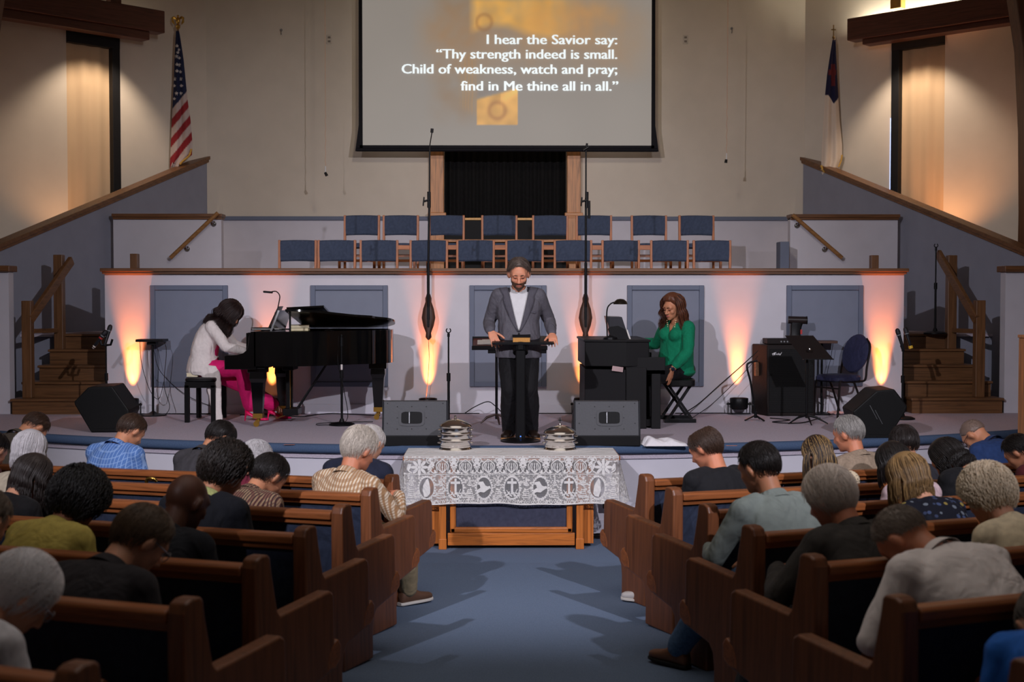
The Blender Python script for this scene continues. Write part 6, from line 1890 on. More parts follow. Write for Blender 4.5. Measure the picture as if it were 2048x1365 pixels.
# hair ---------------------------------------------------------------
def dirv(az, el):
    return Vector((cos(el) * sin(az), cos(el) * cos(az), sin(el)))
def hairline(az, front, temple, side, back):
    """lower limit of the hair at azimuth az (0 = face, 180 = nape), degrees"""
    a = abs(math.degrees((az + pi) % (2 * pi) - pi))
    return float(np.interp(a, [0, 35, 60, 76, 94, 108, 135, 180], [front, front - 2, temple, side + 10, side + 8, side - 14, back + 8, back]))
def hair(fig, parent, m, style='short', thick=.012, n=420, seed=1, front=42, temple=20, side=-4, back=-42, strand=.05, rad=.0026, bald=None, length=.25, curl=0.0, part=0.0, sweep=0.0, vol=1.0, az0=62, wave=.006, spread=.25, top_lift=0.0, back_push=0.0, name='hair'):
    rnd = random.Random(seed)
    n = int(n * 2.0) if style != 'long' else int(n * 1.25); rad *= .56 if style == 'short' else .72
    M, c, h = fig.HM, fig.hc, fig.hs
    out = MB()
    def lim(az): return hairline(az, front, temple, side, back)
    def surf(d, lift):
        p = HC0 + Vector((HR[0] * d.x, HR[1] * d.y, HR[2] * d.z))
        return p + Vector((d.x, d.y * .9, d.z)) * lift
    def thk(az, el):
        e = math.degrees(el)
        lo = lim(az)
        t = max(-1, min(1, (e - lo) / 12.0))
        t = (e - lo) / 22.0 if e > lo else (e - lo) / 12.0
        t = max(-1, min(1, t))
        v = thick * (.08 + .92 * max(0, t) ** .7) if t > 0 else -.016 * min(1, -t * 1.6)
        v += top_lift * max(0, sin(el)) ** 2 if t > 0 else 0
        if bald is not None and e > bald:
            # bare crown (towards the front of the top)
            v -= min(1, (e - bald) / 8) * (thick + .012)
        if back_push and abs(az) > 1.8 and t > 0: v += back_push * (abs(az) - 1.8) / 1.34 * max(0, cos(el))
        return v
    nu, nv = (96, 64) if curl else (56, 40)
    rows = []
    for j in range(nv + 1):
        el = pi / 2 - pi * j / nv
        row = []
        for i in range(nu + 1):
            az = 2 * pi * i / nu - pi
            d = dirv(az, el)
            t = thk(az, el)
            if curl and t > 0:
                q = d * 6.0
                t += curl * (abs(noise.noise(q * 1.9 + Vector((seed, 0, 0)))) * 1.6 - .3 + .5 * noise.noise(q * 4.5 + Vector((0, seed, 0))))
            row.append(c + M @ (surf(d, t) * h))
        rows.append(row)
    out.grid(rows)
    if style in ('short', 'curly'):
        tries = 0; made = 0
        while made < n and tries < n * 6:
            tries += 1
            el = math.asin(rnd.uniform(-.8, 1)); az = rnd.uniform(-pi, pi)
            e = math.degrees(el)
            if e < lim(az) + 1 or (bald is not None and e > bald - 1): continue
            made += 1
            d = dirv(az, el)
            # combed down and away from the crown / parting
            if e > 35 and part is not None:
                g = Vector((.9 * (1 if d.x > part * .08 else -1) * (1 if sweep == 0 else 0) + sweep, -.35 if d.y < 0.2 else .35 * (1 - abs(sweep)), -.25))
            else:
                g = Vector((d.x * .25, -.15 if abs(az) > 1.0 else .1, -1))
            g += Vector((rnd.gauss(0, .15), rnd.gauss(0, .15), rnd.gauss(0, .12)))
            pts = []
            p = d.copy()
            L = strand * rnd.uniform(.6, 1.2)
            base = thk(az, el)
            for k in range(5):
                lift = base + .0015 + (.004 * k / 4 if style == 'short' else .006 * sin(k * 2 + made) + curl * .5)
                pts.append(c + M @ (surf(p, lift) * h))
                t_ = g - p * g.dot(p)
                if t_.length > 1e-6:
                    p = (p + t_.normalized() * (L / 4) / .09).normalized()
            out.tube(pts, rad * rnd.uniform(.7, 1.2), n=4, r_end=rad * .3, cap=False)
    else:
        # long hair: strands run over the head, then fall
        Mi = M.transposed()
        gdir = Mi @ Vector((0, 0, -1))
        for k in range(n):
            side_ = rnd.choice((-1, 1))
            az = rnd.uniform(R(az0), R(180)) * side_
            el0 = rnd.uniform(R(25), R(85))
            d0 = dirv(az if el0 < R(70) else az * .8, el0)
            lay = rnd.uniform(.3, 1.0)
            pts = []
            lo = -8 if abs(az) < R(110) else -25
            steps = 6
            for q in range(steps):
                el = el0 + (R(lo) - el0) * q / (steps - 1)
                d = dirv(az, el)
                pts.append(surf(d, thick * vol * lay * (.5 + .5 * min(1, q / 3)) + .002))
            p = pts[-1].copy()
            outv = Vector((d.x, d.y, 0)).normalized()
            LL = length * rnd.uniform(.75, 1.05)
            ph = rnd.uniform(0, 6)
            for q in range(1, 15):
                t = q / 14
                dirn = (gdir * (1 - spread) + Vector((0, 0, -1)) * spread + outv * (.30 * (1 - 1.8 * t) if t < .9 else -.15) + Vector((0, -back_push * 4, 0))).normalized()
                p = p + dirn * LL / 14
                pts.append(p + outv * wave * min(1, t * 3) * sin(ph * .3 + t * 9) + Vector((wave * min(1, t * 3) * sin(ph * .6 + t * 8), 0, 0)))
            out.tube([c + M @ (x * h) for x in pts], rad * rnd.uniform(.7, 1.3), n=4, r_end=rad * .35, cap=False)
    o = out.obj(name, m, parent, smooth='all')
    return o
def shell_over(fig, parent, m, name, prims, keep, voxel=.006, jit=.0015, seed=0):
    """a thin layer of hair over part of the face (beards, brows)"""
    mb = MB(); prims(mb)
    me = mesh_bake(mb, voxel, 2, name)
    Mi = fig.HM.transposed()
    cut(me, lambda q: keep((Mi @ (Vector(q) - fig.hc)) / fig.hs))
    for v in me.vertices:
        v.co += v.normal * jit * noise.noise(v.co * 160)
    return link(me, name, m, parent)
def glasses(fig, parent, m, full=True):
    M, c, h = fig.HM, fig.hc, fig.hs
    P = lambda *q: c + M @ (Vector(q) * h)
    mb = MB()
    for sd in (-1, 1):
        mb.tube([P(sd * .034 + .027 * cos(a), .108 - .010 * abs(sd * .034 + .027 * cos(a)) / .06, .012 + .020 * sin(a)) for a in np.linspace(0, 2 * pi, 19)], .0018 * h, n=6)
        mb.tube([P(sd * .062, .098, .018), P(sd * .082, .05, .016), P(sd * .088, .0, .014), P(sd * .084, -.02, -.004)], .0022 * h, n=6)
    mb.tube([P(-.008, .109, .014), P(0, .112, .017), P(.008, .109, .014)], .002 * h, n=6)
    return mb.obj('glasses', m, parent, smooth=True)
def collar_ring(fig, parent, m, d=.012, hgt=.032, name='collar', tilt=0.0, open_front=True):
    up = (fig.nt - fig.nb).normalized()
    b0 = fig.nb - up * .012
    x = fig.X.copy(); x = (x - up * x.dot(up)).normalized(); y = up.cross(x)
    rows = []
    A = np.linspace(R(115 if open_front else 90), R(425 if open_front else 450), 37)
    for z, r in ((-.012, .016), (.0, .010), (hgt, .004), (hgt + .003, .0065), (hgt - .002, .010), (.004, .022), (-.014, .030)):
        rows.append([b0 + up * (z - (.010 if abs(a - R(270)) > R(120) and z > 0 else 0)) + (x * cos(a) * (.060 * fig.sc + d + r) + y * sin(a) * (.058 * fig.sc + d + r)) for a in A])
    mb = MB(); mb.grid(rows)
    return mb.obj(name, m, parent, smooth='all')
SKIN = {}
def skin(name, rgb):
    if name in MATS: return MATS[name]
    m, nt, b = nt_new(name, .5, 0, .4)
    c = lin(rgb)
    no = N(nt, 'ShaderNodeTexNoise'); no.inputs['Scale'].default_value = 18; no.inputs['Detail'].default_value = 5
    nt.links.new(coords(nt), no.inputs['Vector'])
    nt.links.new(ramp(nt, no.outputs[0], [(.3, mul(c, .9)), (.7, (min(c[0] * 1.08, 1), c[1] * .98, c[2] * .95, 1))]), b.inputs['Base Color'])
    b.inputs['Subsurface Weight'].default_value = .12
    b.inputs['Subsurface Radius'].default_value = (.012, .005, .003)
    MATS[name] = m
    return m
S_FAIR = skin('fair_skin', (214, 158, 128)); S_TAN = skin('warm_skin', (200, 140, 106)); S_RUDDY = skin('ruddy_skin', (206, 136, 104)); S_BROWN = skin('deep_brown_skin', (86, 52, 38)); S_MID = skin('light_brown_skin', (150, 100, 72))
T_BLACK = cloth('black_trousers', (24, 23, 26), .8); T_GREY = cloth('charcoal_trousers', (58, 58, 62), .85); T_KHAKI = cloth('khaki_trousers', (150, 134, 104), .85); T_JEANS = mat('blue_denim', (82, 108, 140), .9, 0, .2, 60, .15, spec=.2); T_NAVY = cloth('navy_trousers', (34, 38, 54), .85)
SHOE_B = mat('black_leather_shoe', (22, 20, 20), .35); SHOE_BR = mat('brown_suede_shoe', (92, 62, 44), .7); SOLE_W = mat('white_sole', (214, 208, 200), .6); SOLE_D = mat('dark_sole', (30, 28, 28), .7); BOOT = mat('tan_boot', (112, 72, 48), .6)

def dress(fig, e, sk, top, bottom, shoes=(SHOE_B, None), top_d=.014, sleeve=1.0, hands=True, vox=.015, wr=.006, skirtlen=0, collar=None, topname='shirt', seed=0, cvox=.013, puff=0.0, hem=0.0, shoe_names=None):
    mb = MB()
    fig.torso(mb, -.012); fig.arms(mb, -.004 if sleeve > .6 else 0.0); fig.legs(mb, -.006)
    fig.headm(mb)
    for sd in (-1, 1):
        if hands:
            hd = fig.k.get('hand_r' if sd > 0 else 'hand_l', None)
            f = (fig.wr[sd] - fig.el[sd]).normalized()
            if hd: fig.hand(mb, sd, *hd[0], **hd[1])
            else: fig.hand(mb, sd, f + Vector((-sd * .5, .2, -.1)), Vector((0, 0, -1)), curl=30, r=.0105)
        A = fig.an[sd]; mb.cap(A, .032 * fig.sc, A + fig.toe[sd] * .10 - Vector((0, 0, .055)), .02)
    body = link(mesh_bake(mb, vox, 2, 'body'), 'body', sk, e)
    mb = MB(); fig.torso(mb, top_d, t0=hem); fig.arms(mb, top_d * .85, upto=sleeve, puff=puff)
    for sd in (-1, 1):
        mb.cap(fig.sh[sd], .060 * fig.sc + top_d, fig.sh[sd].lerp(fig.nb, .45), .050 * fig.sc + top_d)
    me = mesh_bake(mb, cvox, 3, topname); wrinkle(me, wr, seed=seed)
    link(me, topname, top, e)
    if bottom is not None:
        mb = MB(); fig.legs(mb, .014, upto=.95, wide=.01)
        c = fig.p0; mb.ell(c + Vector((0, -.0, -.02)), (.165 * fig.g * fig.sc, .125 * fig.g * fig.sc, .12), None)
        me = mesh_bake(mb, cvox, 3, 'trousers'); wrinkle(me, wr * .8, seed=seed + 5)
        link(me, 'trousers', bottom, e)
    if shoes[0] is not None:
        for sd in (-1, 1):
            m1, m2 = fig.shoe(sd)
            so = m1.obj('shoe', shoes[0], e, smooth='all')
            m2.obj('sole', shoes[1] or SOLE_D, so, smooth=True)
    if collar is not None:
        collar_ring(fig, e, collar, d=top_d * .3)
    return body
# ------------------------------------------------------------ the standing speaker
def place(e, loc, rz):
    e.location = loc; e.rotation_euler = (0, 0, rz)
fy = 12.44
base = at(1037, 880, fy)
e = empty('person', (base.x, fy, ZS), pi, 'bearded man in grey blazer and open white shirt standing at the lectern', 'person')
def loc_of(e, p):
    return Matrix.Rotation(-e.rotation_euler.z, 3, 'Z') @ (Vector(p) - Vector(e.location))
wl = loc_of(e, at(1104, 668, 12.30)); wr_ = loc_of(e, at(981, 662, 12.26))   # his left hand is on the right of the photo
# facing the nave, his right hand lies at the photo's left
fig = Fig(sit=False, scale=1.0, pelvis=.90, spine=(2, 4, 12), neck=30, bow=27, head=1.14, sw=.208, girth=1.05, belly=.05, torso=1.02, limb=1.03, arm=(.30, .27),
          wrist_r=tuple(wr_), wrist_l=tuple(wl), pole_r=(.2, -.95, -.2), pole_l=(-.2, -.95, -.2),
          ankle_r=(.085, .0, .09), ankle_l=(-.115, .02, .09), knee_pole=(0, 1, 0), toe_out=16)
mb = MB(); fig.torso(mb, -.012); fig.arms(mb, -.004); fig.legs(mb, -.006); fig.headm(mb)
fig.hand(mb, 1, (-.35, .45, -.75), (.1, -.9, -.5), curl=16, spread=7, thumb=52, sc=1.05)
fig.hand(mb, -1, (-.05, .8, -.45), (0, -.4, -1), curl=28, spread=5, thumb=42, sc=1.05)
for sd in (-1, 1): mb.cap(fig.an[sd] + Vector((0, 0, .02)), .034, fig.an[sd] + fig.toe[sd] * .08 - Vector((0, 0, .055)), .02)
link(mesh_bake(mb, .0062, 1, 'body'), 'body', skin('speaker_skin', (236, 164, 130)), e)
JK = cloth('grey_blazer_cloth', (98, 95, 103), .7, .14, 120, .15)
JK2 = cloth('grey_blazer_lapel', (88, 85, 94), .7, .1, 120, .15)
SHW = cloth('white_shirt', (232, 230, 232), .8, .03)
# shirt, then blazer with its front open in a deep V
mb = MB(); fig.torso(mb, .004, t0=.1); me = mesh_bake(mb, .011, 2, 'shirt'); wrinkle(me, .003); link(me, 'shirt', SHW, e)
collar_ring(fig, e, SHW, d=.004, hgt=.042)
mb = MB(); fig.torso(mb, .024, t0=-.0, flare=.02); fig.arms(mb, .016, upto=.93)
cc = fig.p0
mb.loft([(cc + Vector((0, .02, z)), (a, 0, 0), (0, b, 0)) for z, a, b in ((-.135, .218, .176), (-.08, .216, .176), (.0, .208, .176), (.1, .20, .174))], n=30, power=2.5)
for sd in (-1, 1): mb.cap(fig.sh[sd], .074, fig.sh[sd].lerp(fig.nb, .45), .062)
me = mesh_bake(mb, .0095, 3, 'blazer'); wrinkle(me, .010, (8, 8, 6), 3)
vz0, vz1 = fig.p0.z + .115, fig.nb.z + .06
def keep(q):
    if q.y < .02: return True
    if vz0 < q.z < vz1:
        w = .004 + .100 * ((q.z - vz0) / (fig.nb.z - vz0)) ** .85
        if abs(q.x + .0) < w: return False
    if q.z <= vz0 and q.z < fig.p0.z - .02:
        if abs(q.x) < .016 + .20 * (fig.p0.z - .02 - q.z): return False
    return True
cut(me, keep)
bl = link(me, 'blazer', JK, e)
# lapels, pocket flap, pocket square line, button
def surf_y(x, z):
    """front of the blazer at x, z"""
    best = None
    for v in bl.data.vertices:
        if abs(v.co.x - x) < .014 and abs(v.co.z - z) < .014 and v.co.y > .02:
            best = v.co.y if best is None else max(best, v.co.y)
    return best if best is not None else .17
for sd in (-1, 1):
    m = MB()
    rows = []
    for t in np.linspace(0, 1, 12):
        z = vz0 + (fig.nb.z + .015 - vz0) * t
        wi = .004 + .100 * t ** .85
        wo = wi + .012 + .062 * math.sin(min(1, t * 1.25) * pi * .55) * (1 if t < .78 else .75 + (t - .78) * 2)
        rows.append([(sd * (wi - .004 + (wo - wi) * q), surf_y(sd * (wi + (wo - wi) * q + .008), z) + .014 - .004 * q, z) for q in (0, .35, .7, 1)])
    m.grid(rows)
    o = m.obj('lapel', JK2, e, smooth='all'); so = o.modifiers.new('thick', 'SOLIDIFY'); so.thickness = .004
m = MB(); rows = [[fig.nb + Vector((.098 * cos(a), .082 * sin(a) - .005, z + .02 * max(0, -sin(a)))) * 1.0 for a in np.linspace(R(150), R(390), 21)] for z in (-.05, -.012, .004)]
o = m.grid(rows).obj('blazer_collar', JK2, e, smooth='all'); o.modifiers.new('thick', 'SOLIDIFY').thickness = .008
for nm, x, z, w, h in (('pocket_flap', .125, fig.p0.z - .01, .12, .045), ('breast_pocket', -.115, fig.nb.z - .20, .095, .02)):
    m = MB(); m.grid([[(x + w * (i / 6 - .5), surf_y(x + w * (i / 6 - .5), zz) + .004, zz + (.02 if nm[0] == 'b' else 0) * (i / 6 - .5)) for i in range(7)] for zz in (z, z - h)])
    o = m.obj(nm, JK2, e); o.modifiers.new('thick', 'SOLIDIFY').thickness = .003
m = MB(); m.cyl((0, surf_y(0, vz0 - .02) + .002, vz0 - .02), (0, surf_y(0, vz0 - .02) + .007, vz0 - .02), .009, n=14); m.obj('button', BLACK, e)
mb = MB(); fig.legs(mb, .016, upto=1.04, wide=.014); mb.ell(fig.p0 + Vector((0, 0, -.03)), (.185, .145, .13)); me = mesh_bake(mb, .011, 2, 'trousers'); wrinkle(me, .008, (10, 10, 4), 8); link(me, 'trousers', T_BLACK, e)
for sd in (-1, 1):
    m1, m2 = fig.shoe(sd); so = m1.obj('shoe', mat('dark_brown_shoe', (38, 28, 24), .35), e, smooth='all'); m2.obj('sole', mat('tan_sole', (168, 122, 76), .6), so, smooth=True)
HB = hairmat('dark_greying_hair', (98, 84, 76), .5)
hair(fig, e, HB, 'short', .014, 900, 4, front=50, temple=26, side=2, back=-40, strand=.05, rad=.0022, top_lift=.008, part=0, sweep=.0)
BRD = hairmat('dark_beard', (104, 76, 60), .5)
def jaw(mb):
    M, c, h = fig.HM, fig.hc, fig.hs
    for p, r in (((0, .022, -.035), (.060, .070, .072)), ((0, .048, -.060), (.046, .046, .046)), ((0, .074, -.088), (.024, .020, .018)), ((0, .086, -.070), (.026, .016, .024))):
        mb.ell(c + M @ (Vector(p) * h), (Vector(r) + Vector((.0055, .0055, .0055))) * h, M)
shell_over(fig, e, BRD, 'beard', jaw, lambda q: q.y > .005 and q.z < -.036 - .55 * max(0, .05 - abs(q.x)) * (1 if abs(q.x) > .028 else 0) * 0 - (.034 if abs(q.x) < .022 and q.y > .06 else 0) * 0 + (abs(q.x) - .04) * .9 * (abs(q.x) > .04) and not (abs(q.x) < .024 and -.068 < q.z < -.045) and q.z > -.125, .005, .003)
def stache(mb):
    M, c, h = fig.HM, fig.hc, fig.hs
    for sd in (-1, 1): mb.cap(c + M @ (Vector((sd * .004, .100, -.041)) * h), .0065 * h, c + M @ (Vector((sd * .030, .086, -.052)) * h), .0045 * h)
shell_over(fig, e, BRD, 'moustache', stache, lambda q: True, .004, .002)
def brows(mb):
    M, c, h = fig.HM, fig.hc, fig.hs
    for sd in (-1, 1):
        P = [c + M @ (Vector((sd * x, y, z)) * h) for x, y, z in ((.012, .096, .033), (.030, .0935, .037), (.048, .082, .032))]
        mb.tube(smooth_path(P, 4), [.0042 * h] * 5 + [.003 * h] * 4, n=6)
def face_bits(fig, e, brow_m, lip_rgb, lid_m, lower=True):
    M, c, h = fig.HM, fig.hc, fig.hs
    mb = MB()
    for sd in (-1, 1):
        P = [c + M @ (Vector((sd * x, y, z)) * h) for x, y, z in ((.012, .0965, .032), (.030, .0945, .0365), (.048, .084, .031))]
        mb.tube(smooth_path(P, 4), [.0036 * h] * 5 + [.002 * h] * 4, n=6)
    mb.obj('eyebrows', brow_m, e, smooth=True)
    for sd in (-1, 1):
        mb = MB(); mb.ell(c + M @ (Vector((sd * .031, .079, .014)) * h), (.0145 * h, .0125 * h, .0115 * h), M); eye = mb.obj('eyelid', lid_m, e, smooth=True)
        mb = MB(); mb.tube([c + M @ (Vector((sd * .031 + .0135 * cos(a), .079 + .0118 * sin(a) + .0005, .0095 - .0035 * sin(a))) * h) for a in np.linspace(R(15), R(165), 9)], .0017 * h, n=6); mb.obj('lashes', BLACK, eye, smooth=True)
    mb = MB(); mb.ell(c + M @ (Vector((0, .092, -.0525)) * h), (.021 * h, .0085 * h, .0048 * h), M); mb.ell(c + M @ (Vector((0, .091, -.0615)) * h), (.018 * h, .0085 * h, .0055 * h), M)
    mb.obj('lips', mat('lips_%d' % lip_rgb[0], lip_rgb, .45), e, smooth=True)
face_bits(fig, e, BRD, (190, 104, 90), skin('speaker_lid', (214, 142, 112)))
# headset microphone
M, c, h = fig.HM, fig.hc, fig.hs
P = lambda *q: c + M @ (Vector(q) * h)
m = MB(); m.tube(smooth_path([P(-.082, -.01, .03), P(-.088, .01, .0), P(-.078, .05, -.035), P(-.055, .085, -.052)], 5), .0018, n=6); m.obj('headset_boom', mat('beige_headset', (226, 200, 180), .5), e, smooth=True)
m = MB(); m.ell(P(-.050, .090, -.053), (.007, .007, .007)); m.obj('headset_capsule', mat('white_paint', (225, 224, 226)), e, smooth=True)
SPK = fig

# ------------------------------------------------------------ the pianist
yb = bf.y + .30
b0 = at(412, 760, yb)
e = empty('person', (b0.x, yb, ZS), R(-90), 'dark haired woman in long white cardigan and pink trousers playing the piano', 'person')
def L_(u, v, y): return tuple(loc_of(e, at(u, v, y)))
PB = .48
fig = Fig(scale=.98, pelvis=PB + .115, pelvis_xy=(0, -.02), spine=(-2, 22, 34), neck=52, bow=46, head=1.02, sw=.175, girth=1.02, arm=(.29, .25), torso=1.04,
          wrist_r=(.16, .50, .33 + PB - .08 + .02), wrist_l=(-.22, .50, .33 + PB - .06), pole_r=(.6, -.2, -.8), pole_l=(-.6, -.2, -.8),
          ankle_r=(.10, .50, .15), ankle_l=(-.12, .72, .14), toe_out=6)
mb = MB(); fig.torso(mb, -.012); fig.arms(mb, 0); fig.legs(mb, -.006); fig.headm(mb)
for sd in (-1, 1):
    fig.hand(mb, sd, (0, 1, -.15), (0, 0, -1), curl=34, spread=6)
    A = fig.an[sd]; mb.cap(A, .034, A + Vector((0, .11, -.085)), .026)
link(mesh_bake(mb, .0085, 1, 'body'), 'body', S_TAN, e)
CARD = cloth('white_knit_cardigan', (228, 218, 214), .85, .05, 40, .1)
mb = MB(); fig.torso(mb, .018, t0=.0, flare=.03); fig.arms(mb, .014, upto=.75)
for sd in (-1, 1): mb.cap(fig.sh[sd], .066, fig.sh[sd].lerp(fig.nb, .45), .056)
# the skirt of the cardigan over the hips and down the near side of the bench
mb.loft([(fig.p0 + Vector((.0, y, z)), (a, 0, 0), (0, b, 0)) for z, y, a, b in ((.10, .0, .185, .15), (.0, -.0, .205, .18), (-.06, -.005, .21, .185), (-.10, -.0, .20, .17))], n=30)
for q in np.linspace(0, 1, 5):
    pass
mb.loft([(Vector((x, y, z)), (a, 0, 0), (0, b, 0)) for x, y, z, a, b in ((.15, .06, .60, .05, .10), (.19, .09, .50, .04, .11), (.23, .13, .40, .032, .085), (.25, .155, .28, .026, .065), (.26, .165, .15, .022, .06), (.265, .17, .03, .022, .066), (.265, .17, .012, .02, .064))], n=24)
me = mesh_bake(mb, .011, 3, 'cardigan'); wrinkle(me, .011, (14, 11, 3), 6); cut(me, lambda q: not (q.y > fig.p0.y + .11 + (q.z - fig.p0.z) * .5 and abs(q.x) < .09 and q.z > PB + .10 and q.z < fig.nb.z - .03))
link(me, 'cardigan', CARD, e)
PINK = cloth('hot_pink_trousers', (214, 24, 106), .75, .08, 20)
mb = MB(); fig.legs(mb, .018, upto=.93, wide=.022); mb.ell(fig.p0, (.16, .14, .12)); mb.loft([(fig.sp[0].lerp(fig.sp[2], t) + Vector((0, .03, 0)), (.13, 0, 0), (0, .10, 0)) for t in (0, .4, .8, 1)], n=20)
me = mesh_bake(mb, .011, 2, 'trousers'); wrinkle(me, .008, (10, 10, 5), 2); link(me, 'trousers', PINK, e)
HEEL = mat('hot_pink_patent', (236, 20, 96), .25, 0, .02)
for sd in (-1, 1):
    A = fig.an[sd]
    m = MB()
    m.loft([(A + Vector((0, y, z)), (w, 0, 0), (0, 0, h)) for y, z, w, h in ((-.06, -.055, .016, .028), (-.045, -.062, .028, .028), (.0, -.082, .032, .02), (.06, -.118, .036, .018), (.11, -.128, .036, .018), (.16, -.131, .024, .014), (.195, -.135, .006, .008))], n=18)
    so = m.obj('shoe', HEEL, e, smooth='all')
    MB().tube([A + Vector((0, -.05, -.075)), A + Vector((0, -.058, -.11)), A + Vector((0, -.062, -A.z + .002))], [.014, .008, .007], n=10).obj('heel', HEEL, so, smooth=True)
HD = hairmat('dark_brown_hair', (44, 30, 28), .4)
hair(fig, e, HD, 'long', .024, 1100, 9, front=44, temple=14, side=-22, back=-46, length=.25, rad=.0036, az0=36, wave=.024, spread=.7, vol=2.2, curl=.006, back_push=.02, top_lift=.01)
face_bits(fig, e, HD, (170, 80, 80), S_TAN)

# ------------------------------------------------------------ the organist
zb = at(1360, 757, pb.y + .1).z - ZS
b0 = at(1352, 760, pb.y + .16)
e = empty('person', (b0.x, pb.y + .16, ZS), R(128), 'woman in green sweater and black trousers seated at the organ', 'person')
wr1 = loc_of(e, at(1281, 684, pb.y + .62)); wl1 = loc_of(e, at(1344, 740, pb.y - .13))
fig = Fig(scale=.98, pelvis=zb + .11, pelvis_xy=(0, -.02), spine=(4, 6, 12), slean=-5, neck=16, bow=20, yaw=4, roll=-4, head=1.06, sw=.188, girth=1.10, belly=.035, torso=1.02, limb=1.05,
          wrist_r=tuple(wr1), wrist_l=tuple(wl1), pole_r=(.6, -.2, -.8), pole_l=(-.9, -.35, .0),
          ankle_r=(.10, .46, .09), ankle_l=(-.08, .50, .09))
mb = MB(); fig.torso(mb, -.012); fig.arms(mb, 0); fig.legs(mb, -.006); fig.headm(mb)
fig.hand(mb, -1, (.12, .05, -1), (.9, .3, 0), curl=14, spread=6, thumb=26)
fig.hand(mb, 1, (wr1 - fig.el[1]), (0, 0, -1), curl=30)
for sd in (-1, 1): mb.cap(fig.an[sd], .036, fig.an[sd] + Vector((0, .11, -.05)), .03)
link(mesh_bake(mb, .0062, 1, 'body'), 'body', S_TAN, e)
GREEN = cloth('emerald_sweater', (12, 124, 88), .85, .10, 60, .12)
mb = MB(); fig.torso(mb, .016, t0=.02, flare=.015); fig.arms(mb, .016, upto=.72, puff=.006)
for sd in (-1, 1): mb.cap(fig.sh[sd], .070, fig.sh[sd].lerp(fig.nb, .45), .056)
for dx in (-1, 1): mb.ell(fig.sp[2].lerp(fig.sp[3], .25) + Vector((dx * .075, .10, -.02)), (.075, .07, .075))
me = mesh_bake(mb, .0095, 3, 'sweater'); wrinkle(me, .009, (8, 8, 6), 4)
zn = fig.nb.z
cut(me, lambda q: not (q.y > .03 and abs(q.x - fig.nb.x) < .05 - (zn - .005 - q.z) * .42 and q.z > zn - .12))
link(me, 'sweater', GREEN, e)
mb = MB(); fig.legs(mb, .016, upto=.97, wide=.012); mb.ell(fig.p0 + Vector((0, -.02, -.02)), (.195, .165, .12)); me = mesh_bake(mb, .012, 2, 'trousers'); wrinkle(me, .005); link(me, 'trousers', T_BLACK, e)
for sd in (-1, 1):
    m1, m2 = fig.shoe(sd); so = m1.obj('shoe', SHOE_B, e, smooth='all'); m2.obj('sole', SOLE_D, so, smooth=True)
W, E_ = fig.wr[-1], fig.el[-1]
d = (W - E_).normalized(); x, y, _ = basis(d)
m = MB(); m.tube([W - d * .012 + (x * cos(a) + y * sin(a)) * .032 for a in np.linspace(0, 2 * pi, 25)], .007, n=6); w_ = m.obj('watch_strap', mat('navy_strap', (30, 40, 70), .5), e, smooth=True)
o_ = (Vector((-.75, .65, 0)) - d * d.dot(Vector((-.75, .65, 0)))).normalized()
sdv = d.cross(o_)
m = MB(); m.box(W - d * .012 + o_ * .036, (.034, .012, .036), rot=Matrix((sdv, o_, d)).transposed()); m.obj('watch_case', mat('dark_watch', (22, 30, 48), .2), e, bevel=.004)
# beaded necklace
m = MB()
for t in np.linspace(-1, 1, 27):
    z = zn + .01 - .19 * (1 - abs(t) ** 1.6); x_ = fig.nb.x + t * .065
    q = Vector((x_, .0, z))
    ys = [v.co.y for v in me.vertices if abs(v.co.x - x_) < .016 and abs(v.co.z - z) < .016]
    m.ell((x_, (max(ys) if ys else fig.nb.y + .07) + .006, z), (.0075, .0075, .0075), nu=8, nv=6)
m.obj('necklace', mat('shell_beads', (230, 196, 150), .4, 0, .4, 60), e, smooth=True)
m = MB(); P = lambda *q: fig.hc + fig.HM @ (Vector(q) * fig.hs)
HO = hair2('brown_auburn_hair', (70, 42, 32), (112, 66, 44), .55)
hair(fig, e, HO, 'long', .026, 1100, 15, front=46, temple=22, side=-20, back=-44, length=.27, rad=.0034, az0=64, wave=.022, spread=.8, vol=1.9, top_lift=.014, curl=.004)
face_bits(fig, e, HO, (186, 96, 92), skin('lid_skin', (176, 112, 88)))
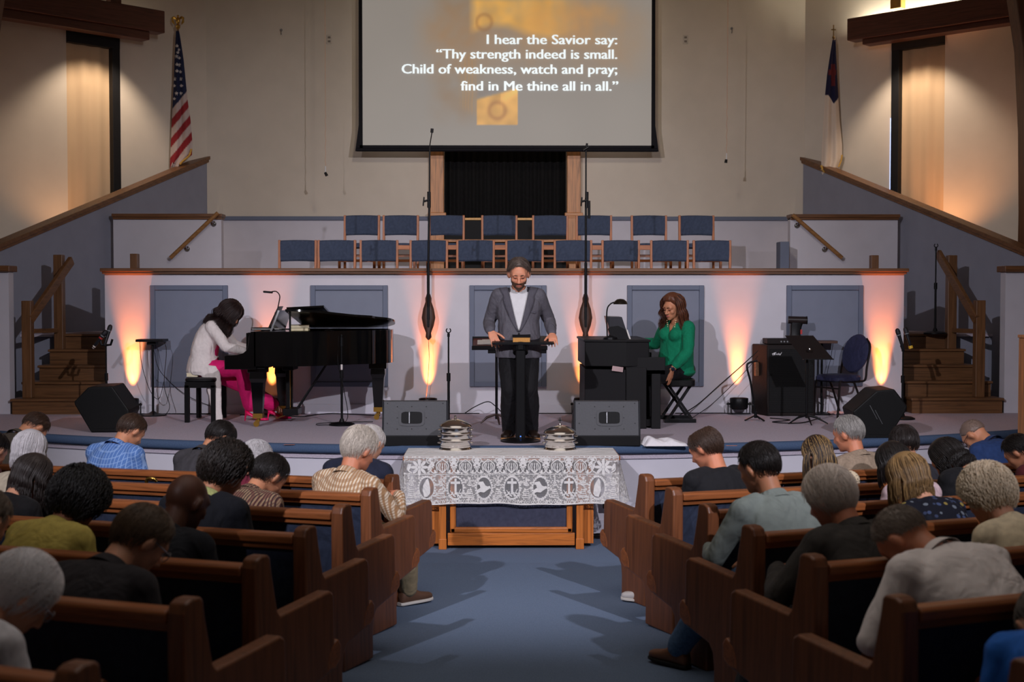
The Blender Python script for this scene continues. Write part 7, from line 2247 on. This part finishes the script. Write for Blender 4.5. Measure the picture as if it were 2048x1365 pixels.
# ------------------------------------------------------------ people in the pews, seen from behind
def seat(side, row, u, v, label, adj=True, fwd=.23, turn=0, dz=0.0, **pose):
    """sit a person on a pew so that the head comes to photo position (u, v)"""
    o, rz = pew_frame(side, row)
    rz2 = rz + R(turn)
    d = Vector((cos(rz) * side, sin(rz) * side, 0)); nrm = Vector((-sin(rz), cos(rz), 0))
    sl = SLOPE * sin(R(FAN))
    rot = Matrix.Rotation(rz2, 3, 'Z')
    pose = dict(pose)
    sc = pose.get('scale', 1.0)
    tor = pose.get('torso', 1.0)
    sp0 = pose.get('spine', (4, 8, 14)); nk0 = pose.get('neck', 24); bw0 = pose.get('bow', 30); fl = 0.0
    pose['head'] = pose.get('head', 1.0) * 1.07
    for it in range(14):
        pose['torso'] = tor
        pose['spine'] = (sp0[0] + .35 * fl, sp0[1] + .7 * fl, sp0[2] + fl); pose['neck'] = nk0 + .8 * fl; pose['bow'] = bw0 + .55 * fl
        f = Fig(**pose)
        hl = rot @ (f.hc + f.HM @ (HC0 * f.hs))
        lo, hi = -.3, 5.0
        for _ in range(40):
            s = (lo + hi) / 2
            b = o + d * s + nrm * fwd; b.z = o.z - s * sl + dz
            uu = project(b + hl)[0]
            if (uu < u) == (side > 0): lo = s
            else: hi = s
        vv = project(b + hl)[1]
        k = F_PX / (b + hl).y
        if not adj: break
        dl = (vv - v) / k
        if dl < -.004 and (tor <= .885 or fl > 0): fl = min(34, max(0, fl - dl * 110)); tor = max(.88, tor)
        elif fl > 0 and dl > .004: fl = max(0, fl - dl * 110)
        else: tor = min(1.25, max(.88, tor + dl / (.505 * sc * .97)))
    print('SEAT', label[:40], 's=%.2f y=%.2f torso=%.2f flex=%.1f dv=%.1f headpx=%.0f' % (s, b.y, tor, fl, vv - v, .158 * f.hs * k))
    e = empty('person', b, rz2, label, 'person')
    return e, f
def world_in(e, p): return Matrix.Rotation(-e.rotation_euler.z, 3, 'Z') @ (Vector(p) - Vector(e.location))
H_ = {'silver': hairmat('silver_hair', (226, 222, 226), .15), 'white': hairmat('white_hair', (206, 200, 196), .18), 'grey': hairmat('grey_hair', (158, 152, 146), .35), 'salt': hairmat('salt_pepper_hair', (96, 88, 82), .5),
      'dark': hairmat('near_black_hair', (30, 25, 24), .4), 'brown': hairmat('brown_short_hair', (64, 46, 36), .4), 'blond': hair2('ash_blond_hair', (104, 80, 52), (142, 112, 72), .5), 'perm': hairmat('pale_perm_hair', (214, 196, 170), .2),
      'streak': hair2('streaked_long_hair', (48, 36, 30), (150, 120, 76), .72), 'mid': hairmat('mid_brown_hair', (100, 80, 64), .4), 'sandy': hairmat('greying_brown_hair', (112, 98, 86), .4)}
GL = mat('dark_glasses', (30, 30, 34), .3, .3); GL2 = mat('pale_glasses', (150, 150, 160), .2, .5)
DARKW = (None, None)
BP = dict(spine=(8, 14, 26), neck=44, bow=48)
# ---- left side
e, f = seat(-1, 1, 72, 852, 'man in brown jacket bowed low at the far left of the front left pew', spine=(12, 22, 38), neck=60, bow=64, yaw=-14, sw=.20, girth=1.1)
dress(f, e, S_TAN, cloth('olive_brown_jacket', (74, 66, 58)), T_GREY, collar=cloth('olive_brown_jacket', (74, 66, 58)), seed=1, topname='jacket')
hair(f, e, H_['brown'], 'short', .010, 420, 1, back=-34)
e, f = seat(-1, 1, 264, 857, 'man in bright blue plaid blazer bowing in the front left pew', spine=(8, 14, 24), neck=46, bow=44, yaw=-20, sw=.205, girth=1.0)
BL = checks('blue_plaid_blazer', (66, 106, 172), (134, 164, 214), (140, 170, 216), .026, .2, .030, fine=.35)
dress(f, e, S_TAN, BL, T_NAVY, collar=BL, seed=2, topname='blazer', top_d=.020)
hair(f, e, H_['brown'], 'short', .012, 500, 2, back=-40)
e, f = seat(-1, 1, 442, 872, 'black haired man in charcoal jacket bowing in the front left pew', spine=(9, 15, 28), neck=48, bow=48, yaw=-30, sw=.195)
dress(f, e, S_TAN, cloth('charcoal_jacket', (60, 58, 62)), T_BLACK, collar=cloth('charcoal_jacket', (60, 58, 62)), seed=3, topname='jacket', top_d=.02)
hair(f, e, H_['dark'], 'short', .014, 500, 3, back=-42)
e, f = seat(-1, 1, 741, 882, 'white haired man in navy suit bowed in the front left pew behind the checked shirt', spine=(10, 14, 24), neck=40, bow=36, yaw=-14, sw=.215, girth=1.08)
NV = cloth('navy_suit', (30, 34, 52)); dress(f, e, S_FAIR, NV, T_NAVY, collar=NV, seed=4, topname='suit_jacket', top_d=.022)
hair(f, e, H_['white'], 'short', .010, 420, 4, back=-40)
e, f = seat(-1, 2, 718, 893, 'older white haired man in tan checked shirt leaning forward in the second left pew', spine=(6, 12, 26), neck=34, bow=26, yaw=-20, sw=.215, girth=1.16, head=1.05, twist=-10, fwd=.30,
            wrist_r=(.20, .42, .72), pole_r=(.5, -.4, -.7), ankle_r=(.17, .60, .062), ankle_l=(-.08, .5, .09), toe_out=22, knee_pole=(.5, 1, .3))
CK = checks('tan_checked_shirt', (214, 198, 176), (168, 132, 96), (150, 112, 80), .021, .5)
dress(f, e, S_RUDDY, CK, T_KHAKI, (SHOE_BR, SOLE_W), collar=CK, seed=5, wr=.012, topname='shirt')
hair(f, e, hairmat('white_grey_hair', (196, 186, 174), .25), 'short', .014, 700, 5, back=-44, strand=.06, top_lift=.012)
e, f = seat(-1, 2, 512, 918, 'woman with fluffy grey white hair and maroon top in the second left pew', spine=(8, 16, 26), neck=44, bow=40, scale=.92, sw=.17)
dress(f, e, S_FAIR, cloth('maroon_top', (104, 32, 50)), T_BLACK, seed=6, topname='sweater')
hair(f, e, hairmat('fluffy_grey_white', (176, 172, 174), .3), 'short', .022, 700, 6, back=-46, side=-24, strand=.07, rad=.003, curl=.004)
e, f = seat(-1, 3, 540, 952, 'dark haired man in brown checked shirt seated in the third left pew', spine=(4, 10, 20), neck=30, bow=24, yaw=-22, sw=.19)
CB = checks('brown_checked_shirt', (150, 124, 98), (60, 44, 44), (84, 40, 44), .017, .45)
dress(f, e, S_TAN, CB, T_GREY, collar=CB, seed=7)
hair(f, e, H_['dark'], 'short', .016, 600, 7, back=-46, strand=.06)
e, f = seat(-1, 3, 60, 896, 'woman with straight white hair and cream top in the third left pew', spine=(4, 8, 16), neck=26, bow=22, scale=.97, sw=.175)
dress(f, e, S_FAIR, cloth('cream_knit', (196, 184, 164)), T_GREY, seed=8, topname='cardigan')
hair(f, e, hairmat('straight_white', (190, 186, 190), .22), 'long', .014, 1000, 8, front=42, temple=14, side=-26, back=-48, length=.09, rad=.0033, wave=.003, vol=1.1)
e, f = seat(-1, 2, -12, 900, 'person in dark red knit top cut by the left edge in the second left pew', spine=(4, 8, 16), neck=26, bow=22, sw=.19)
dress(f, e, S_FAIR, checks('dark_red_knit', (92, 44, 50), (62, 36, 42), (120, 80, 80), .012, .5), T_BLACK, seed=9, topname='sweater')
hair(f, e, H_['dark'], 'short', .014, 300, 9)
e, f = seat(-1, 4, 66, 952, 'woman with long dark hair and black top in the fourth left pew', spine=(3, 8, 16), neck=24, bow=16, yaw=-14, sw=.175)
dress(f, e, S_FAIR, cloth('black_top', (24, 23, 26)), T_BLACK, seed=10, topname='sweater')
hair(f, e, hairmat('dark_brown_long_hair', (46, 38, 36), .35), 'long', .016, 1000, 10, front=44, temple=14, side=-26, back=-48, length=.16, rad=.0033, wave=.004, vol=1.1)
e, f = seat(-1, 4, 452, 935, 'man with bushy dark hair, black suit and pale collar in the fourth left pew', spine=(6, 12, 26), neck=42, bow=36, yaw=-22, sw=.20)
BS = cloth('black_suit', (22, 24, 32)); dress(f, e, S_TAN, BS, T_BLACK, collar=cloth('pale_lime_collar', (190, 196, 130)), seed=11, topname='suit_jacket', top_d=.022)
hair(f, e, hairmat('bushy_dark_hair', (36, 29, 26), .4), 'curly', .034, 700, 11, back=-44, side=-16, strand=.07, curl=.016, rad=.004)
e, f = seat(-1, 5, 374, 996, 'bald dark skinned man in black jacket in the fifth left pew', spine=(3, 7, 14), neck=20, bow=12, yaw=-10, sw=.215, girth=1.1)
dress(f, e, S_BROWN, cloth('black_jacket', (28, 29, 36)), T_BLACK, collar=cloth('black_jacket', (28, 29, 36)), seed=12, vox=.010, topname='jacket', top_d=.02)
e, f = seat(-1, 5, 158, 1010, 'woman with big round dark hair and olive yellow jacket in the fifth left pew', spine=(4, 9, 18), neck=26, bow=18, sw=.18)
OL = cloth('olive_yellow_jacket', (182, 162, 82)); dress(f, e, S_MID, OL, T_BLACK, collar=OL, seed=13, topname='jacket', top_d=.022)
hair(f, e, hairmat('black_afro_hair', (22, 19, 19), .4), 'curly', .046, 900, 13, back=-50, side=-40, temple=4, front=34, strand=.05, curl=.014, rad=.0045)
e, f = seat(-1, 6, 285, 1078, 'man with short brown hair and dark shirt and glasses in the sixth left pew', spine=(4, 9, 18), neck=30, bow=26, yaw=-24, sw=.195)
dress(f, e, S_FAIR, cloth('dark_shirt', (44, 40, 44)), T_BLACK, collar=cloth('dark_shirt', (44, 40, 44)), seed=14, vox=.010)
hair(f, e, H_['mid'], 'short', .016, 900, 14, back=-38, strand=.05, curl=.003)
glasses(f, e, GL2)
e, f = seat(-1, 7, 46, 1185, 'woman with white hair tied back, glasses and pale grey sweater at the lower left corner', spine=(6, 12, 22), neck=34, bow=32, yaw=-26, scale=.94, sw=.175)
dress(f, e, S_FAIR, cloth('pale_grey_sweater', (206, 202, 208)), T_GREY, seed=15, vox=.010, topname='sweater')
hair(f, e, H_['silver'], 'short', .018, 900, 15, back=-44, side=-10, strand=.09, rad=.003, sweep=0)
glasses(f, e, GL2)
e, f = seat(-1, 6, -34, 1052, 'person with greying hair cut by the left edge in the sixth left pew', spine=(3, 7, 14), neck=22, bow=14, sw=.19)
dress(f, e, S_FAIR, cloth('dark_top', (34, 32, 36)), T_BLACK, seed=16)
hair(f, e, H_['sandy'], 'short', .016, 400, 16)
# ---- right side
e, f = seat(1, 1, 1697, 864, 'grey haired man in beige sweater upright in the front right pew', spine=(2, 5, 10), neck=18, bow=12, yaw=26, sw=.19, head=1.04)
BE = cloth('beige_sweater', (148, 130, 112), .9, .14, 60); dress(f, e, S_RUDDY, BE, T_GREY, collar=BE, seed=21, topname='sweater')
hair(f, e, hairmat('curly_grey_hair', (150, 146, 142), .4), 'short', .014, 800, 21, back=-34, strand=.035, curl=.003)
e, f = seat(1, 1, 1946, 866, 'man with shaved head and glasses in blue jacket bowed low in the front right pew', spine=(16, 30, 46), neck=66, bow=60, yaw=20, sw=.205, girth=1.05)
BJ = cloth('royal_blue_jacket', (40, 62, 108)); dress(f, e, S_TAN, BJ, T_NAVY, collar=BJ, seed=22, topname='jacket')
hair(f, e, hairmat('shaved_hair', (120, 100, 90), .2), 'short', .002, 500, 22, back=-30, strand=.006, rad=.001)
glasses(f, e, GL)
e, f = seat(1, 2, 1410, 890, 'man with balding crown and black shirt with white stripe in the second right pew', spine=(4, 10, 22), neck=36, bow=34, yaw=28, sw=.215, girth=1.1, fwd=.27, ankle_l=(-.19, .62, .062), toe_out=42)
dress(f, e, S_RUDDY, cloth('black_shirt', (26, 26, 30)), T_BLACK, (mat('white_sneaker', (206, 200, 196), .6), SOLE_W), seed=23)
hair(f, e, H_['brown'], 'short', .016, 700, 23, back=-44, bald=50, strand=.06, curl=.004)
e, f = seat(1, 2, 1634, 905, 'woman with long streaked hair and spotted blouse in the second right pew', spine=(5, 10, 20), neck=32, bow=28, sw=.17, scale=.95)
SPT = spots('spotted_blouse', (214, 196, 168), (42, 34, 34), 62, .30); dress(f, e, S_FAIR, SPT, T_BLACK, seed=24, topname='blouse')
hair(f, e, H_['streak'], 'long', .014, 1000, 24, front=46, temple=16, side=-26, back=-48, length=.24, rad=.0033, wave=.004, az0=70, vol=1.1)
e, f = seat(1, 2, 1808, 884, 'young man with short dark hair in the second right pew', spine=(4, 9, 16), neck=26, bow=18, yaw=-16, sw=.18, scale=.97)
dress(f, e, S_FAIR, cloth('dark_grey_shirt', (46, 46, 54)), T_BLACK, seed=25)
hair(f, e, hairmat('dark_short_hair', (40, 32, 30), .4), 'short', .012, 500, 25, back=-34)
e, f = seat(1, 2, 2036, 914, 'dark haired person in dark red shirt at the right edge in the second right pew', spine=(5, 10, 20), neck=30, bow=26, yaw=24, sw=.18)
dress(f, e, S_TAN, cloth('dark_red_shirt', (96, 40, 44)), T_BLACK, seed=26)
hair(f, e, H_['dark'], 'short', .016, 500, 26, back=-36)
e, f = seat(1, 3, 1786, 922, 'woman with dark hair and pink blouse in the third right pew', spine=(4, 9, 18), neck=28, bow=20, sw=.17, scale=.96, yaw=6)
dress(f, e, S_FAIR, cloth('pale_pink_blouse', (204, 178, 184)), T_BLACK, seed=27, topname='blouse', wr=.012)
hair(f, e, H_['dark'], 'long', .016, 1000, 27, front=44, temple=14, side=-26, back=-48, length=.12, rad=.0033, wave=.004, vol=1.1)
e, f = seat(1, 3, 1893, 912, 'woman in black with dark hair bent far forward in the third right pew', spine=(20, 34, 48), neck=62, bow=52, yaw=14, sw=.20, girth=1.15)
dress(f, e, S_TAN, cloth('black_coat', (24, 24, 28)), T_BLACK, seed=28, topname='coat', top_d=.026)
hair(f, e, H_['dark'], 'long', .018, 1000, 28, front=44, temple=14, side=-26, back=-40, length=.10, rad=.0033, wave=.012, vol=1.1, spread=.8)
e, f = seat(1, 4, 1518, 928, 'dark haired man in grey green shirt and jeans in the fourth right pew', spine=(14, 22, 32), neck=34, bow=22, yaw=16, sw=.215, girth=1.06, fwd=.26,
            wrist_l=(-.16, .50, .62), pole_l=(-.6, -.5, -.5), ankle_l=(-.25, .67, .062), ankle_r=(.16, .52, .10), toe_out=14, knee_pole=(-.3, 1, .3))
GG = cloth('grey_green_shirt', (142, 152, 148), .85, .08, 20, .05); dress(f, e, S_TAN, GG, T_JEANS, (BOOT, SOLE_D), collar=GG, seed=29, wr=.012)
hair(f, e, hairmat('black_brown_hair', (34, 28, 26), .35), 'short', .012, 700, 29, back=-36, strand=.035)
e, f = seat(1, 4, 1815, 950, 'woman with ash blond bob and dark flowered top in the fourth right pew', spine=(3, 7, 14), neck=22, bow=12, sw=.175, yaw=4)
FL = spots('flower_print', (24, 26, 38), (70, 84, 120), 26, .34, extra=[(150, 132, 70), (110, 118, 130), (60, 70, 100), (30, 34, 48)]); dress(f, e, S_FAIR, FL, T_BLACK, seed=30, topname='blouse')
hair(f, e, H_['blond'], 'long', .020, 1000, 30, front=44, temple=14, side=-26, back=-48, length=.13, rad=.0033, wave=.004, vol=1.15, az0=56)
e, f = seat(1, 5, 1660, 988, 'grey haired man in dark jacket seated in the fifth right pew', spine=(4, 8, 16), neck=26, bow=20, yaw=20, sw=.215, girth=1.08, fwd=.26, wrist_l=(-.2, .42, .66), pole_l=(-.7, -.4, -.6), ankle_l=(-.25, .60, .062), knee_pole=(-.3, 1, .3), toe_out=18)
DJ = cloth('dark_olive_jacket', (62, 58, 56)); dress(f, e, S_RUDDY, DJ, T_GREY, (SHOE_B, SOLE_D), collar=DJ, seed=31, topname='jacket', top_d=.022)
hair(f, e, hairmat('fine_grey_hair', (222, 208, 196), .2), 'short', .018, 1100, 31, back=-46, side=-14, strand=.085, rad=.0024, top_lift=.006)
e, f = seat(1, 5, 1974, 1018, 'woman with pale permed hair and cream jacket in the fifth right pew', spine=(3, 7, 14), neck=22, bow=14, sw=.18)
CJ = cloth('cream_jacket', (226, 208, 176)); dress(f, e, S_FAIR, CJ, T_GREY, collar=CJ, seed=32, topname='jacket', top_d=.02)
hair(f, e, H_['perm'], 'curly', .036, 900, 32, back=-50, side=-34, temple=4, front=36, strand=.035, curl=.010, rad=.0038)
e, f = seat(1, 6, 1800, 1068, 'man in white polo shirt bowed deeply in the sixth right pew', spine=(24, 40, 56), neck=72, bow=62, yaw=24, sw=.225, girth=1.12, fwd=.28, slean=-4, wrist_l=(-.14, .40, .50), pole_l=(-.9, -.2, -.3))
WP = cloth('white_polo', (240, 230, 228), .85, .04, 14, .03); dress(f, e, S_RUDDY, WP, T_NAVY, collar=WP, seed=33, topname='polo_shirt', wr=.013, sleeve=.35, top_d=.022)
hair(f, e, hairmat('cropped_grey_brown_hair', (138, 124, 114), .35), 'short', .007, 900, 33, back=-34, strand=.02, rad=.0018)
e, f = seat(1, 7, 2095, 1315, 'person in bright blue shirt cut by the lower right corner', spine=(18, 30, 44), neck=60, bow=50, sw=.215, girth=1.1, turn=-30)
dress(f, e, S_FAIR, cloth('bright_blue_shirt', (40, 104, 196)), T_NAVY, seed=34, wr=.012)
hair(f, e, H_['salt'], 'short', .012, 400, 34)
